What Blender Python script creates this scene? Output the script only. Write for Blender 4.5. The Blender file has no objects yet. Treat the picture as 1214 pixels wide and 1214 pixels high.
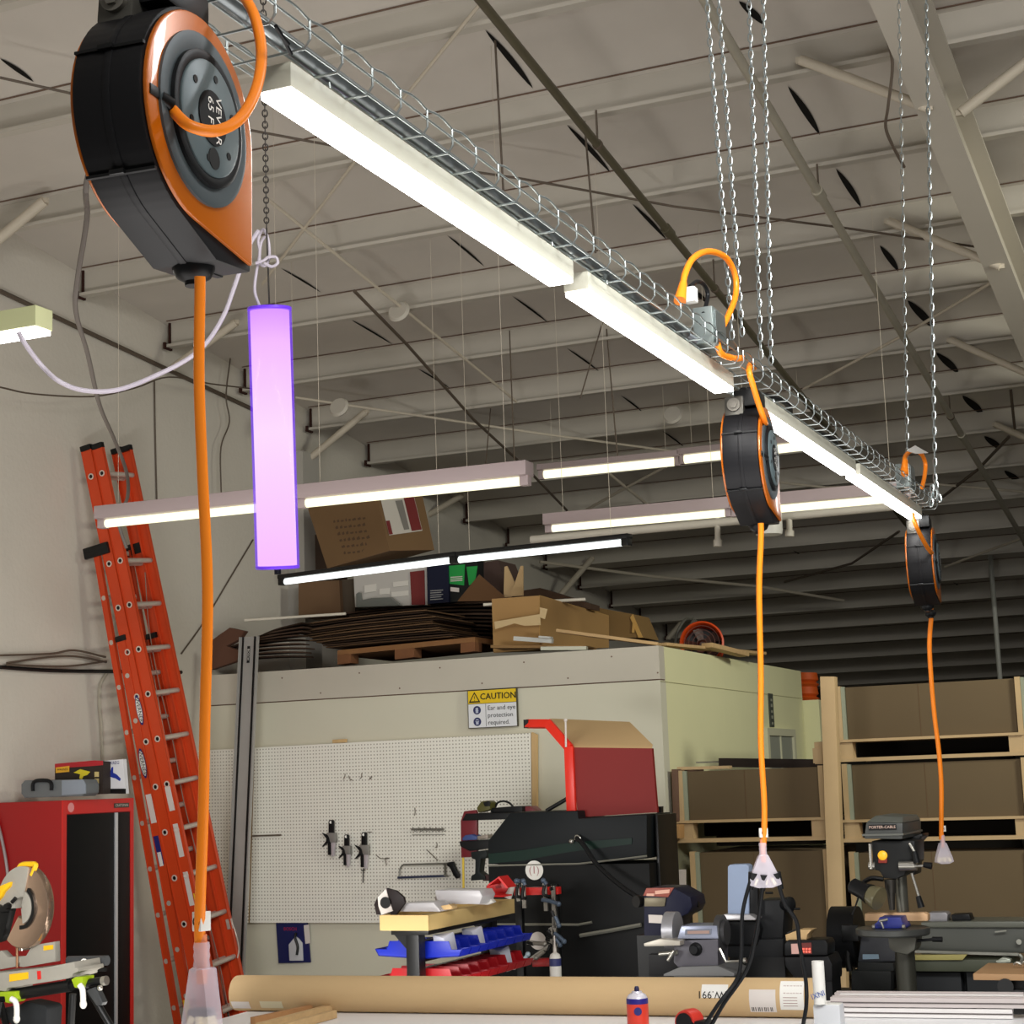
import bpy, bmesh, math, random
from mathutils import Vector, Matrix
random.seed(7)
SC = bpy.context.scene
COL = SC.collection
V = Vector
# ---------------------------------------------------------------- camera geometry
W = 1214.0; FPX = 2040.0; CAM = V((0, 0, 1.65))
def _axes(yaw, pitch, roll):
    f = V((-math.sin(yaw)*math.cos(pitch), math.cos(yaw)*math.cos(pitch), math.sin(pitch)))
    r = V((math.cos(yaw), math.sin(yaw), 0)); u = r.cross(f)
    return r*math.cos(roll)+u*math.sin(roll), u*math.cos(roll)-r*math.sin(roll), f
CR, CU, CF = _axes(math.radians(23.4), math.radians(8.95), math.radians(-2.0))
def ray(x, y): return CR*((x-607)/FPX) - CU*((y-607)/FPX) + CF
def onX(x, y, v): d = ray(x, y); return CAM + d*(v/d.x)
def onY(x, y, v): d = ray(x, y); return CAM + d*(v/d.y)
def onZ(x, y, v): d = ray(x, y); return CAM + d*((v-CAM.z)/d.z)
def dep(x, y, v): return CAM + ray(x, y)*v
SL = .129
def onRoof(x, y, H): d = ray(x, y); return CAM + d*((H-CAM.z)/(d.z+SL*d.y))
def cr(ox, oy, s): return lambda x, y: (ox+x/s, oy+y/s)
cam = bpy.data.cameras.new('camera'); cam.sensor_width = 36; cam.lens = 36*FPX/W; cam.clip_start = .05; cam.clip_end = 200
co = bpy.data.objects.new('camera', cam); COL.objects.link(co)
co.matrix_world = Matrix(((CR.x, CU.x, -CF.x, CAM.x), (CR.y, CU.y, -CF.y, CAM.y), (CR.z, CU.z, -CF.z, CAM.z), (0, 0, 0, 1)))
SC.camera = co
# ---------------------------------------------------------------- materials
def lin(c):
    o = []
    for v in c[:3]:
        v /= 255.
        o.append(v/12.92 if v <= .04045 else ((v+.055)/1.055)**2.4)
    return (*o, 1)
MATS = {}
def mat(name, col, rough=.5, metal=0, noise=0, nscale=8, bump=0, bscale=40, emit=0, alpha=1, trans=0, coat=0, stretch=None):
    if name in MATS: return MATS[name]
    m = bpy.data.materials.new(name); m.use_nodes = True
    nt = m.node_tree; b = nt.nodes['Principled BSDF']
    b.inputs['Base Color'].default_value = lin(col); b.inputs['Roughness'].default_value = rough; b.inputs['Metallic'].default_value = metal
    b.inputs['Alpha'].default_value = alpha; b.inputs['Transmission Weight'].default_value = trans; b.inputs['Coat Weight'].default_value = coat
    tc = nt.nodes.new('ShaderNodeTexCoord'); vec = tc.outputs['Object']
    if stretch:
        mp = nt.nodes.new('ShaderNodeMapping'); mp.inputs['Scale'].default_value = stretch
        nt.links.new(vec, mp.inputs['Vector']); vec = mp.outputs['Vector']
    if noise:
        n = nt.nodes.new('ShaderNodeTexNoise'); n.inputs['Scale'].default_value = nscale; n.inputs['Detail'].default_value = 6
        nt.links.new(vec, n.inputs['Vector'])
        mx = nt.nodes.new('ShaderNodeMix'); mx.data_type = 'RGBA'
        c = lin(col)
        mx.inputs[6].default_value = (*[v*(1-noise) for v in c[:3]], 1); mx.inputs[7].default_value = (*[min(1, v*(1+noise)) for v in c[:3]], 1)
        nt.links.new(n.outputs['Fac'], mx.inputs[0]); nt.links.new(mx.outputs[2], b.inputs['Base Color'])
    if bump:
        n2 = nt.nodes.new('ShaderNodeTexNoise'); n2.inputs['Scale'].default_value = bscale; n2.inputs['Detail'].default_value = 4
        nt.links.new(vec, n2.inputs['Vector'])
        bp = nt.nodes.new('ShaderNodeBump'); bp.inputs['Strength'].default_value = bump; bp.inputs['Distance'].default_value = .02
        nt.links.new(n2.outputs['Fac'], bp.inputs['Height']); nt.links.new(bp.outputs['Normal'], b.inputs['Normal'])
    if emit:
        b.inputs['Emission Color'].default_value = lin(col); b.inputs['Emission Strength'].default_value = emit
    if max(col[:3]) < 60 and not metal: b.inputs['Specular IOR Level'].default_value = .22
    MATS[name] = m
    return m
def emis(name, col, s):
    if name in MATS: return MATS[name]
    m = bpy.data.materials.new(name); m.use_nodes = True; nt = m.node_tree; nt.nodes.clear()
    e = nt.nodes.new('ShaderNodeEmission'); e.inputs[0].default_value = (*col, 1); e.inputs[1].default_value = s
    o = nt.nodes.new('ShaderNodeOutputMaterial'); nt.links.new(e.outputs[0], o.inputs[0]); MATS[name] = m
    return m
# ---------------------------------------------------------------- mesh builder (world coordinates)
def catmull(pts, sub=6):
    pts = [V(p) for p in pts]
    if len(pts) < 3 or sub < 2: return pts
    P = [pts[0]*2-pts[1]]+pts+[pts[-1]*2-pts[-2]]; out = []
    for i in range(1, len(P)-2):
        a, b, c, d = P[i-1:i+3]
        for k in range(sub):
            t = k/sub
            out.append(.5*((2*b)+(c-a)*t+(2*a-5*b+4*c-d)*t*t+(3*b-a-3*c+d)*t**3))
    out.append(pts[-1]); return out
def frame(d):
    d = d.normalized(); a = V((0, 0, 1)) if abs(d.z) < .9 else V((1, 0, 0))
    u = d.cross(a).normalized(); return u, d.cross(u).normalized(), d
_txt = {}
class MB:
    def __init__(s): s.bm = bmesh.new(); s.M = Matrix.Identity(4)
    def v(s, p): return s.bm.verts.new(s.M @ V(p))
    def face(s, vs):
        try: return s.bm.faces.new(vs)
        except ValueError: return None
    def quad(s, *pts): s.face([s.v(p) for p in pts]); return s
    def _bev(s, fs, bev):
        if bev:
            es = list({e for f in fs if f for e in f.edges})
            bmesh.ops.bevel(s.bm, geom=es, offset=bev, segments=2, affect='EDGES', profile=.6)
    def hexa(s, p, bev=0):
        v = [s.v(q) for q in p]
        fs = [s.face([v[i] for i in f]) for f in ((3,2,1,0),(4,5,6,7),(0,1,5,4),(1,2,6,5),(2,3,7,6),(3,0,4,7))]
        s._bev(fs, bev); return s
    def box(s, c, d, R=None, bev=0):
        R = R or Matrix.Identity(3); c = V(c); h = V(d)/2
        return s.hexa([c+R@V((h.x*i, h.y*j, h.z*k)) for k in (-1, 1) for i, j in ((-1,-1),(1,-1),(1,1),(-1,1))], bev)
    def box2(s, lo, hi, bev=0):
        lo = V(lo); hi = V(hi); return s.box((lo+hi)/2, hi-lo, None, bev)
    def prism(s, pts, vec, bev=0):
        vec = V(vec); a = [s.v(p) for p in pts]; b = [s.v(V(p)+vec) for p in pts]; n = len(a)
        fs = [s.face(a[::-1]), s.face(b)]+[s.face([a[i], a[(i+1) % n], b[(i+1) % n], b[i]]) for i in range(n)]
        bmesh.ops.recalc_face_normals(s.bm, faces=[f for f in fs if f])
        s._bev(fs, bev); return s
    def pp(s, pts, Y, t, bev=0):               # outline seen in the plane y=Y, t metres deep
        return s.prism([onY(x, y, Y) for x, y in pts], (0, t, 0), bev)
    def ring(s, c, u, w, r, n): return [s.v(c+u*(r*math.cos(2*math.pi*i/n))+w*(r*math.sin(2*math.pi*i/n))) for i in range(n)]
    def loft(s, rings, cap=True, closed=False):
        n = len(rings[0]); k = len(rings)
        for a in range(k if closed else k-1):
            A, B = rings[a], rings[(a+1) % k]
            for i in range(n): s.face([A[i], A[(i+1) % n], B[(i+1) % n], B[i]])
        if cap and not closed: s.face(rings[0][::-1]); s.face(rings[-1])
        return s
    def cyl(s, p0, p1, r0, r1=None, n=16):
        p0 = V(p0); p1 = V(p1); u, w, d = frame(p1-p0)
        return s.loft([s.ring(p0, u, w, r0, n), s.ring(p1, u, w, r0 if r1 is None else r1, n)])
    def lathe(s, prof, o, axis, n=32, cap=True):
        o = V(o); u, w, d = frame(V(axis)); return s.loft([s.ring(o+d*h, u, w, max(r, 1e-4), n) for r, h in prof], cap)
    def tube(s, pts, r, n=8, sub=6):
        p = catmull(pts, sub); R = []; u = None
        for i, q in enumerate(p):
            d = (p[min(i+1, len(p)-1)]-p[max(i-1, 0)])
            if d.length < 1e-9: continue
            d.normalize()
            if u is None: u = frame(d)[0]
            else:
                u = u-d*u.dot(d)
                u = u.normalized() if u.length > 1e-6 else frame(d)[0]
            R.append(s.ring(q, u, d.cross(u), r, n))
        return s.loft(R)
    def bar(s, p0, p1, w, h, up=(0, 0, 1), bev=0):  # rectangular bar, w across, h along up
        p0 = V(p0); p1 = V(p1); d = (p1-p0).normalized(); x = d.cross(V(up)).normalized(); u = x.cross(d)
        return s.hexa([p+x*(w/2*i)+u*(h/2*j) for p in (p0, p1) for i, j in ((-1,-1),(1,-1),(1,1),(-1,1))], bev)
    def sphere(s, c, r, sc=(1, 1, 1), n=12):
        c = V(c); R = []
        for k in range(1, n//2+2):
            a = math.pi*k/(n//2+2)
            R.append([s.v(c+V((r*sc[0]*math.sin(a)*math.cos(2*math.pi*i/n), r*sc[1]*math.sin(a)*math.sin(2*math.pi*i/n), r*sc[2]*math.cos(a)))) for i in range(n)])
        return s.loft(R)
    def link(s, c, d, side, L, Wd, r):
        c = V(c); P = []
        for i in range(10):
            a = 2*math.pi*i/10; q = c+d*(math.sin(a)*L/2)+side*(math.cos(a)*Wd/2); t = (d*math.cos(a)*L-side*math.sin(a)*Wd).normalized()
            o = t.cross(d.cross(side)).normalized(); P.append(s.ring(q, o, d.cross(side), r, 5))
        return s.loft(P, closed=True)
    def chain(s, p0, p1, pitch=.026, r=.0026):
        p0 = V(p0); p1 = V(p1); u, w, d = frame(p1-p0); n = int((p1-p0).length/pitch)
        for i in range(n): s.link(p0+d*(pitch*(i+.5)), d, u if i % 2 else w, pitch*1.25, .014, r)
        return s
    def text(s, t, o, right, up, size, align='CENTER'):
        k = (t, align)
        if k not in _txt:
            c = bpy.data.curves.new('t', 'FONT'); c.body = t; c.align_x = align; c.align_y = 'CENTER'; c.resolution_u = 2
            ob = bpy.data.objects.new('t', c); COL.objects.link(ob)
            me = bpy.data.meshes.new_from_object(ob.evaluated_get(bpy.context.evaluated_depsgraph_get()))
            _txt[k] = ([v.co.copy() for v in me.vertices], [tuple(p.vertices) for p in me.polygons])
            bpy.data.objects.remove(ob); bpy.data.curves.remove(c); bpy.data.meshes.remove(me)
        vs, ps = _txt[k]; o = V(o); right = V(right).normalized(); up = V(up).normalized()
        vv = [s.v(o+right*(p.x*size)+up*(p.y*size)) for p in vs]
        for p in ps: s.face([vv[i] for i in p])
        return s
ROOT = {}
def finish(mb, name, m, inv, ang=38):
    bm = mb.bm; bm.transform(inv)
    bmesh.ops.remove_doubles(bm, verts=bm.verts, dist=1e-6)
    bm.normal_update(); ca = math.radians(ang)
    for f in bm.faces: f.smooth = True
    for e in bm.edges: e.smooth = len(e.link_faces) == 2 and e.calc_face_angle(0) < ca
    me = bpy.data.meshes.new(name); bm.to_mesh(me); bm.free()
    if m: me.materials.append(m)
    o = bpy.data.objects.new(name, me); COL.objects.link(o); return o
def tag(o, label, cat, group=None, kind=None):
    if label: o['label'] = label
    if cat: o['category'] = cat
    if group: o['group'] = group
    if kind: o['kind'] = kind
    return o
def thing(name, label, cat, loc, group=None, rz=0):
    o = bpy.data.objects.new(name, None); COL.objects.link(o); o.empty_display_size = .1
    o.location = V(loc); o.rotation_euler = (0, 0, rz); ROOT[o.name] = Matrix.Translation(V(loc)) @ Matrix.Rotation(rz, 4, 'Z')
    return tag(o, label, cat, group)
def part(mb, name, m, parent, label=None):
    M = ROOT[parent.name]; o = finish(mb, name, m, M.inverted()); o.parent = parent; ROOT[o.name] = M
    if label: o['label'] = label
    return o
def single(mb, name, m, label, cat, group=None, kind=None):
    xs = [v.co for v in mb.bm.verts]
    c = V(((min(p.x for p in xs)+max(p.x for p in xs))/2, (min(p.y for p in xs)+max(p.y for p in xs))/2, min(p.z for p in xs)))
    o = finish(mb, name, m, Matrix.Translation(-c)); o.location = c; ROOT[o.name] = Matrix.Translation(c)
    return tag(o, label, cat, group, kind)
def struct(mb, name, m): return single(mb, name, m, None, None, None, 'structure')
def hull2(pts):
    pts = sorted(set(pts)); 
    def half(ps):
        h = []
        for p in ps:
            while len(h) > 1 and (h[-1][0]-h[-2][0])*(p[1]-h[-2][1])-(h[-1][1]-h[-2][1])*(p[0]-h[-2][0]) <= 0: h.pop()
            h.append(p)
        return h
    a = half(pts); b = half(pts[::-1]); return a[:-1]+b[:-1]
# ---------------------------------------------------------------- colours
M_CEIL = mat('painted_insulation', (206,199,189), .85, 0, .10, 1.6, .5, 2.2)
M_PURL = mat('painted_steel', (192,186,174), .6, 0, .07, 3)
M_GIRD = mat('girder_paint', (205,198,184), .65, 0, .05, 3)
M_WALL = mat('off_white_wall', (210,204,192), .9, 0, .07, 1.2, .15, 30)
M_BOXW = mat('storage_wall_paint', (208,205,186), .75, 0, .05, 1.5, .06, 14)
M_SIDEW = mat('storage_side_paint', (228,226,182), .75, 0, .06, 1.5, .06, 14)
M_DARKGAP = mat('dark_gap', (22,19,17), .9)
M_SEAM = mat('seam_brown', (112,90,76), .9, 0, .3, 12)
M_FLOOR = mat('concrete_floor', (128,124,118), .6, 0, .15, 2, .1, 20)
M_PIPE = mat('dull_steel_pipe', (176,170,154), .45, .15, .15, 6)
M_ROD = mat('painted_rod', (200,190,172), .6)
M_DROD = mat('dark_rod', (92,80,68), .6)
M_GALV = mat('galvanised_steel', (178,186,186), .33, .9, .12, 30)
M_GALVD = mat('galvanised_conduit', (140,146,148), .3, .95, .2, 14)
M_BLACK = mat('black_plastic', (20,21,23), .42)
M_BLK2 = mat('black_metal', (14,15,16), .4, .2)
M_WHITE = mat('white_plastic', (228,226,220), .4)
M_PAPER = mat('white_paper', (232,230,224), .8)
M_CARD = mat('cardboard', (160,122,82), .85, 0, .08, 6, .05, 60)
M_CARDT = mat('tan_cardboard', (198,168,124), .8, 0, .06, 6)
M_CARDR = mat('brown_cardboard_box', (104,88,64), .9, 0, .05, 4)
M_CARDD = mat('dark_cardboard', (74,54,40), .9, 0, .2, 6)
M_PINE = mat('pine_lumber', (205,172,122), .7, 0, .16, 5, 0, 40, stretch=(6, 6, .8))
M_PINEH = mat('pine_lumber_flat', (190,158,112), .75, 0, .18, 5, 0, 40, stretch=(.8, 6, 6))
M_ORANGE = mat('orange_cord', (255,138,22), .42, 0, .05, 4)
# ---------------------------------------------------------------- room shell
RX0, RX1, RY0, RY1 = -7.5, 11.0, -3.0, 28.0
def roofz(y): return 6.61-SL*y
b = MB()
NX, NY = 60, 90
g = [[b.v((RX0+(RX1-RX0)*i/NX, RY0+(RY1-RY0)*j/NY, roofz(RY0+(RY1-RY0)*j/NY))) for i in range(NX+1)] for j in range(NY+1)]
for j in range(NY):
    for i in range(NX): b.face([g[j][i], g[j+1][i], g[j+1][i+1], g[j][i+1]])
ceil = struct(b, 'ceiling', M_CEIL)
# torn dark seams in the insulation
def slit(x0, y0, x1, y1, w=.05):
    p = onRoof(x0, y0, 6.61); q = onRoof(x1, y1, 6.61); d = (q-p); n = V((1, 0, 0)); b = MB(); k = 10; A = []; B = []
    for i in range(k+1):
        t = i/k; h = .78*w*math.sin(math.pi*t)**.7 if 0 < t < 1 else 0; c = p+d*t+n*(.006*math.sin(math.pi*t))-V((0, 0, .006))
        A.append(b.v(c-n*h/2)); B.append(b.v(c+n*h/2))
    for i in range(k): b.face([A[i], B[i], B[i+1], A[i+1]])
    part(b, 'insulation_gap', M_DARKGAP, ceil)
for s_ in [(575,34,632,104,.05),(672,147,724,204,.045),(750,241,790,283,.04),(0,68,40,96,.05),(84,133,92,147,.06),(876,0,905,28,.06),
           (934,101,972,159,.055),(991,199,1021,245,.055),(1043,290,1065,321,.06),(1076,355,1106,388,.09),(1110,417,1136,442,.09),(1141,468,1165,491,.10),(1167,516,1187,533,.10),(1191,557,1209,572,.10),
           (817,340,838,358,.06)]: slit(*s_)
for s_ in [(530,278,574,315),(607,350,650,382),(333,317,381,346),(414,377,466,408),(672,412,711,440),(495,436,534,460),(736,468,762,488),(785,510,812,530),(1030,625,1048,640),(940,652,953,660),(1130,690,1142,697)]: slit(*s_, .028)
# Z purlins
PY = [9.68+1.060*k for k in range(-5, 17)]
for i, y in enumerate(PY):
    zb = 6.41-SL*y; x0 = RX0+.06; x1 = RX1
    prof = [(-.062,.022),(-.066,.022),(-.066,0),(0,0),(0,.196),(.055,.19),(.055,.194),(-.004,.2),(-.004,.004),(-.062,.004)]
    b = MB(); b.prism([(x0, y+a, zb+c) for a, c in prof], (x1-x0, 0, 0))
    p = struct(b, 'roof_beam', M_PURL)
    b = MB(); b.box2((x0, y-.066, zb+.2005), (x1, y-.054, zb+.2055)); part(b, 'insulation_seam', M_SEAM, p)
    b = MB(); b.prism([(x0-.02, y+a, zb+c) for a, c in [(-.085,.035),(-.085,-.014),(.014,-.014),(.014,.178),(.075,.178),(.075,.205),(-.014,.205),(-.014,.014),(-.062,.014),(-.062,.035)]], (.019, 0, 0)); part(b, 'end_shadow', mat('gap_shadow', (58,34,28), .9), p)  # dark Z outline in place of the gap shadow at the purlin end
# rafter girder on the right
def slope(x, y, dz): return V((x, y, 6.41-SL*y+dz))
def beam(x, w, z0, z1, y0=4.0, y1=27.6):
    b = MB(); b.hexa([slope(x-w/2,y0,z0),slope(x+w/2,y0,z0),slope(x+w/2,y1,z0),slope(x-w/2,y1,z0),slope(x-w/2,y0,z1),slope(x+w/2,y0,z1),slope(x+w/2,y1,z1),slope(x-w/2,y1,z1)]); return b
gd = struct(beam(-1.285, .16, -.35, -.335), 'ceiling_beam', M_GIRD)
part(beam(-1.285, .012, -.335, -.02), 'web', M_GIRD, gd); part(beam(-1.285, .20, -.02, -.002), 'top_flange', M_GIRD, gd)
for i in range(len(PY)-1):  # girder stiffeners at braces
    pass
# walls and floor
def wallmesh(pts, t): b = MB(); b.prism(pts, t); return b
wl = struct(wallmesh([(RX0, RY0, 0), (RX0, RY1, 0), (RX0, RY1, roofz(RY1)), (RX0, RY0, roofz(RY0))], (-.15, 0, 0)), 'wall_left', M_WALL)
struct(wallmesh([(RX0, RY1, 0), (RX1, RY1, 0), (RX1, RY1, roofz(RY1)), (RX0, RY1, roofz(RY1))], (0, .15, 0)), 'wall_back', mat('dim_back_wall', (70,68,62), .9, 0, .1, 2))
b = MB(); b.box2((RX0-.15, RY0, -.1), (RX1, RY1+.15, 0)); struct(b, 'floor', M_FLOOR)
# storage room in the corner
BX, BY, BT = -3.79, 11.2, 2.545
b = MB(); b.box2((RX0+.001, BY, .0), (BX, BY+.12, 2.31)); wf = struct(b, 'wall_front', M_BOXW)
b = MB(); b.box2((RX0+.001, BY-.012, 2.318), (BX+.004, BY+.10, BT)); part(b, 'top_board', mat('top_board_paint', (196,190,176), .75, 0, .06, 2), wf)
b = MB(); b.box2((RX0+.001, BY+.004, 2.31), (BX, BY+.1, 2.318)); part(b, 'seam', M_SEAM, wf)
b = MB()
for i in range(11): b.cyl((-7.1+i*.33, BY-.0125, 2.36+.13*(i % 2)), (-7.1+i*.33, BY-.014, 2.36+.13*(i % 2)), .006, n=8)
part(b, 'nail_heads', M_SEAM, wf)
b = MB(); b.box2((BX-.12, BY+.12, 0), (BX, 15.1, 2.545)); ws = struct(b, 'wall_side', M_SIDEW)
b = MB(); b.box2((BX, BY+.0, 2.30), (BX+.004, 15.1, 2.304)); part(b, 'seam', mat('side_seam', (170,165,125), .9), ws)
b = MB(); b.box2((RX0+.001, BY+.1, BT-.05), (BX-.12, 15.1, BT-.012)); struct(b, 'slab', M_CARDD)
# framed opening in the side wall
a0 = onX(907, 872, BX); a1 = onX(936, 872, BX); zt = a0.z; zb_ = onX(920, 899, BX).z-.1
b = MB(); b.box2((BX, a0.y, zb_), (BX+.02, a1.y, zt)); w1 = struct(b, 'window_1', mat('window_grey', (150,152,140), .5))
b = MB()
for lo, hi in (((BX, a0.y-.06, zt), (BX+.04, a1.y+.06, zt+.06)), ((BX, a0.y-.06, zb_), (BX+.04, a0.y, zt)), ((BX, a1.y, zb_), (BX+.04, a1.y+.06, zt)), ((BX, (a0.y+a1.y)/2-.01, zb_), (BX+.03, (a0.y+a1.y)/2+.01, zt))): b.box2(lo, hi)
part(b, 'window_frame', mat('frame_cream', (205,203,175), .6), w1)
# vertical notice on the side wall
p = onX(910, 822, BX); q = onX(917, 862, BX)
b = MB(); b.box2((BX, p.y, q.z), (BX+.01, q.y, p.z)); t = single(b, 'wall_notice', mat('notice_dark', (70,74,66), .7), 'narrow dark upright printed notice on the side of the white storage room', 'notice')
b = MB()
for i in range(5): b.box2((BX+.011, p.y+.04, q.z+.02+i*.048), (BX+.013, q.y-.04, q.z+.02+i*.048+.02+.006*(i % 2)))
part(b, 'lettering', mat('notice_pale', (150,152,135), .7), t)
# ---------------------------------------------------------------- pipes and bracing under the roof
def rod(px, r, name, label, cat, m, H=6.36, sub=1, group=None):
    b = MB(); b.tube([onRoof(x, y, h) for x, y, h in [(p[0], p[1], p[2] if len(p) > 2 else H) for p in px]], r, 8, sub)
    return single(b, name, m, label, cat, group)
def longpipe(x, H, r, label, m, y0, y1, col_ys, hang_ys):
    t = thing('sprinkler_pipe', label, 'pipe', (x, y0, H-SL*y0))
    b = MB(); b.cyl((x, y0, H-SL*y0), (x, y1, H-SL*y1), r, n=14); part(b, 'pipe', m, t)
    for y in col_ys:
        b = MB(); b.cyl((x, y-.05, H-SL*(y-.05)), (x, y+.05, H-SL*(y+.05)), r*1.35, n=14); part(b, 'coupling', m, t)
    for y in hang_ys:
        b = MB(); b.cyl((x, y, H-SL*y), (x, y, 6.41-SL*y), .006, n=6)
        b.lathe([(r*1.2, -.012), (r*1.25, 0), (r*1.2, .012)], (x, y, H-SL*y), (0, 1, -SL), 14); part(b, 'hanger', M_DROD, t)
longpipe(-3.10, 6.21, .024, 'dark steel pipe under the roof, left of the two long parallel pipes', mat('dark_pipe', (92,86,68), .45, .2, .15, 6), 4.5, 18.5, [9.72, 13.1], [8.53, 10.67, 13.87])
longpipe(-2.13, 6.23, .026, 'pale steel pipe under the roof, right of the two long parallel pipes', M_PIPE, 4.5, 24, [9.6, 14.4], [9.60, 13.87, 18.14])
rod([(573,0),(463,136),(311,337)], .010, 'bracing_rod', 'thin pale bracing rod slanting down behind the first lamp of the rig', 'bracing rod', M_ROD)
rod([(316,235),(478,366),(593,460),(612,476)], .011, 'bracing_rod', 'thin pale bracing rod slanting down right above the first lit ceiling fixture', 'bracing rod', M_ROD)
rod([(0,92),(90,112),(300,155),(557,203),(619,212),(800,245),(1000,270),(1167,294)], .008, 'bracing_cable', 'long thin dark cable crossing the whole roof from left to girder', 'cable', M_DROD, 6.30)
rod([(350,471),(640,514),(798,535),(850,540)], .011, 'bracing_rod', 'thin rod running right from the purple tube above the strip lights', 'bracing rod', M_ROD)
rod([(953,461),(1068,399),(1179,333)], .012, 'bracing_rod', 'pale rod rising to the right girder between the two chain groups', 'bracing rod', M_ROD)
rod([(420,345),(482,408),(562,498),(624,555),(672,605)], .012, 'bracing_rod', 'dark rod slanting down to the gap between lit fixtures', 'bracing rod', M_DROD, 6.30)
rod([(640,666),(770,683),(897,695),(1000,712)], .018, 'bracing_rod', 'pale rod crossing the dark roof above the orange fan', 'bracing rod', M_ROD)
rod([(682,612),(735,582),(790,553)], .014, 'bracing_rod', 'short pale rod crossing behind strip light, rising to the right', 'bracing rod', M_ROD)
rod([(720,560),(772,602)], .014, 'bracing_rod', 'short pale rod crossing behind strip light, falling to the right', 'bracing rod', M_ROD)
rod([(930,690),(1010,668),(1066,630)], .014, 'bracing_rod', 'dark rod rising to the far cord reel', 'bracing rod', M_DROD)
rod([(1110,595),(1160,556),(1196,518)], .014, 'bracing_rod', 'dark rod rising right beyond the end of the rig', 'bracing rod', M_DROD)
rod([(1120,672),(1214,637)], .014, 'bracing_rod', 'faint pale rod rising right of the far cord reel', 'bracing rod', M_ROD)
rod([(925,572),(980,578),(1110,574),(1214,583)], .012, 'bracing_rod', 'pale rod behind the last two lamps of the rig', 'bracing rod', M_ROD)
# flange braces
def brace(u, l, r, label, H=6.46):
    p = onRoof(*u, H); q = onY(*l, p.y-.02); b = MB(); d = (p-q).normalized()
    b.cyl(q, p, r, n=12); b.box(p, (.05, .02, .03)); b.box(q, (.05, .02, .03))
    single(b, 'flange_brace', M_ROD if u[1] < 500 else M_ROD, label, 'brace')
brace((949,71),(1100,128),.027,'white tube brace to the right girder, nearest on its left side')
brace((1053,262),(1186,316),.027,'white tube brace to the right girder, second on its left side')
brace((1126,403),(1225,446),.027,'white tube brace to the right girder, third on its left side')
brace((1180,503),(1240,530),.027,'white tube brace to the right girder, fourth on its left side')
brace((1232,62),(1139,134),.03,'white tube brace rising right from the right girder')
brace((53,238),(-14,294),.034,'white tube brace at top of left wall beside the nearest cord reel')
brace((280,382),(205,436),.030,'white tube brace at top of left wall behind the purple tube')
brace((434,488),(352,556),.030,'white tube brace wrapped with wire on the left wall')
brace((548,587),(502,614),.030,'white tube brace on the left wall above the tilted carton')
brace((702,662),(664,706),.034,'white tube brace above the open carton on the storage room')
brace((812,733),(792,757),.034,'dim white tube brace left of the orange fan')
# left wall: conduits, wires and one strip of column shade
def wwire(px, r, name, label, m, off=.012, sub=5, X=RX0):
    b = MB(); b.tube([onX(x, y, X+off) for x, y in px], r, 6, sub); return single(b, name, m, label, 'cable')
wwire([(0,345),(293,482),(330,500)], .016, 'wall_conduit_or_shade', 'thin dark conduit sloping down along top of left wall', M_DROD, .02, 1)
wwire([(183,452),(184,520),(186,598)], .006, 'wall_cable', 'thin dark upright cable on left wall right of ladder top', M_DROD)
wwire([(0,777),(60,775),(88,771),(125,779)], .008, 'wall_cable', 'topmost dark cable strung along left wall beside the ladder', M_DROD, .05)
wwire([(8,786),(50,780),(88,778),(126,785)], .008, 'wall_cable', 'second dark cable along left wall, humped in its middle', M_DROD, .04)
wwire([(8,788),(60,790),(90,789),(126,784)], .008, 'wall_cable', 'third dark cable along left wall, sagging in its middle', M_DROD, .05)
wwire([(0,791),(60,795),(130,796),(215,797)], .014, 'wall_cable', 'thick black cable running level on left wall behind ladder', M_BLK2, .03)
wwire([(126,799),(119,812),(118,835),(120,860),(122,905)], .012, 'wall_conduit_or_shade', 'grey upright strip for a column shadow on left wall left of ladder', M_PIPE, .02)  # grey tube drawn where a column shadow falls on the wall
wwire([(273,425),(268,470),(272,500),(262,530),(262,575),(263,592)], .006, 'wall_cable', 'thin wavy dark wire down left wall beside the purple tube', M_DROD, .1)
wwire([(300,640),(270,690),(240,740),(215,775)], .006, 'wall_cable', 'thin dark wire slanting down left wall below the strip light', M_DROD)
wwire([(0,459),(40,467),(110,470),(160,460),(200,447),(250,455),(300,461)], .006, 'wall_cable', 'thin dark sagging wire crossing left wall above ladder', M_DROD, .3)
b = MB(); b.tube([onRoof(142,92,6.52)]+[dep(*p) for p in [(106,200,6.6),(103,260,6.8),(92,330,7.2),(90,370,7.4),(104,420,7.8),(118,480,8.4),(135,520,9.2),(150,560,10.2),(151,590,10.8),(140,615,10.9),(150,650,10.9)]], .011, 8)
single(b, 'hanging_cable', mat('grey_cable', (112,104,98), .6), 'grey cable dangling from the roof down to top of orange ladder', 'cable')
b = MB(); b.tube([onRoof(1040,-60,6.5)]+[dep(*p) for p in [(1043,0,8),(1050,40,8.2),(1058,75,8.3),(1053,125,8.4),(1050,150,8.5),(1058,172,8.6),(1072,198,8.8)]], .008, 6)
single(b, 'hanging_cable', M_DROD, 'thin grey wire dangling by left edge of the right girder', 'cable')
b = MB(); b.tube([onRoof(1168,282,6.35)]+[dep(*p) for p in [(1170,292,13),(1178,322,13.2),(1192,405,13.6),(1200,480,14),(1203,508,14.2)]], .012, 6)
single(b, 'hanging_cable', M_DROD, 'dark wire hanging down from the right girder', 'cable')
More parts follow.
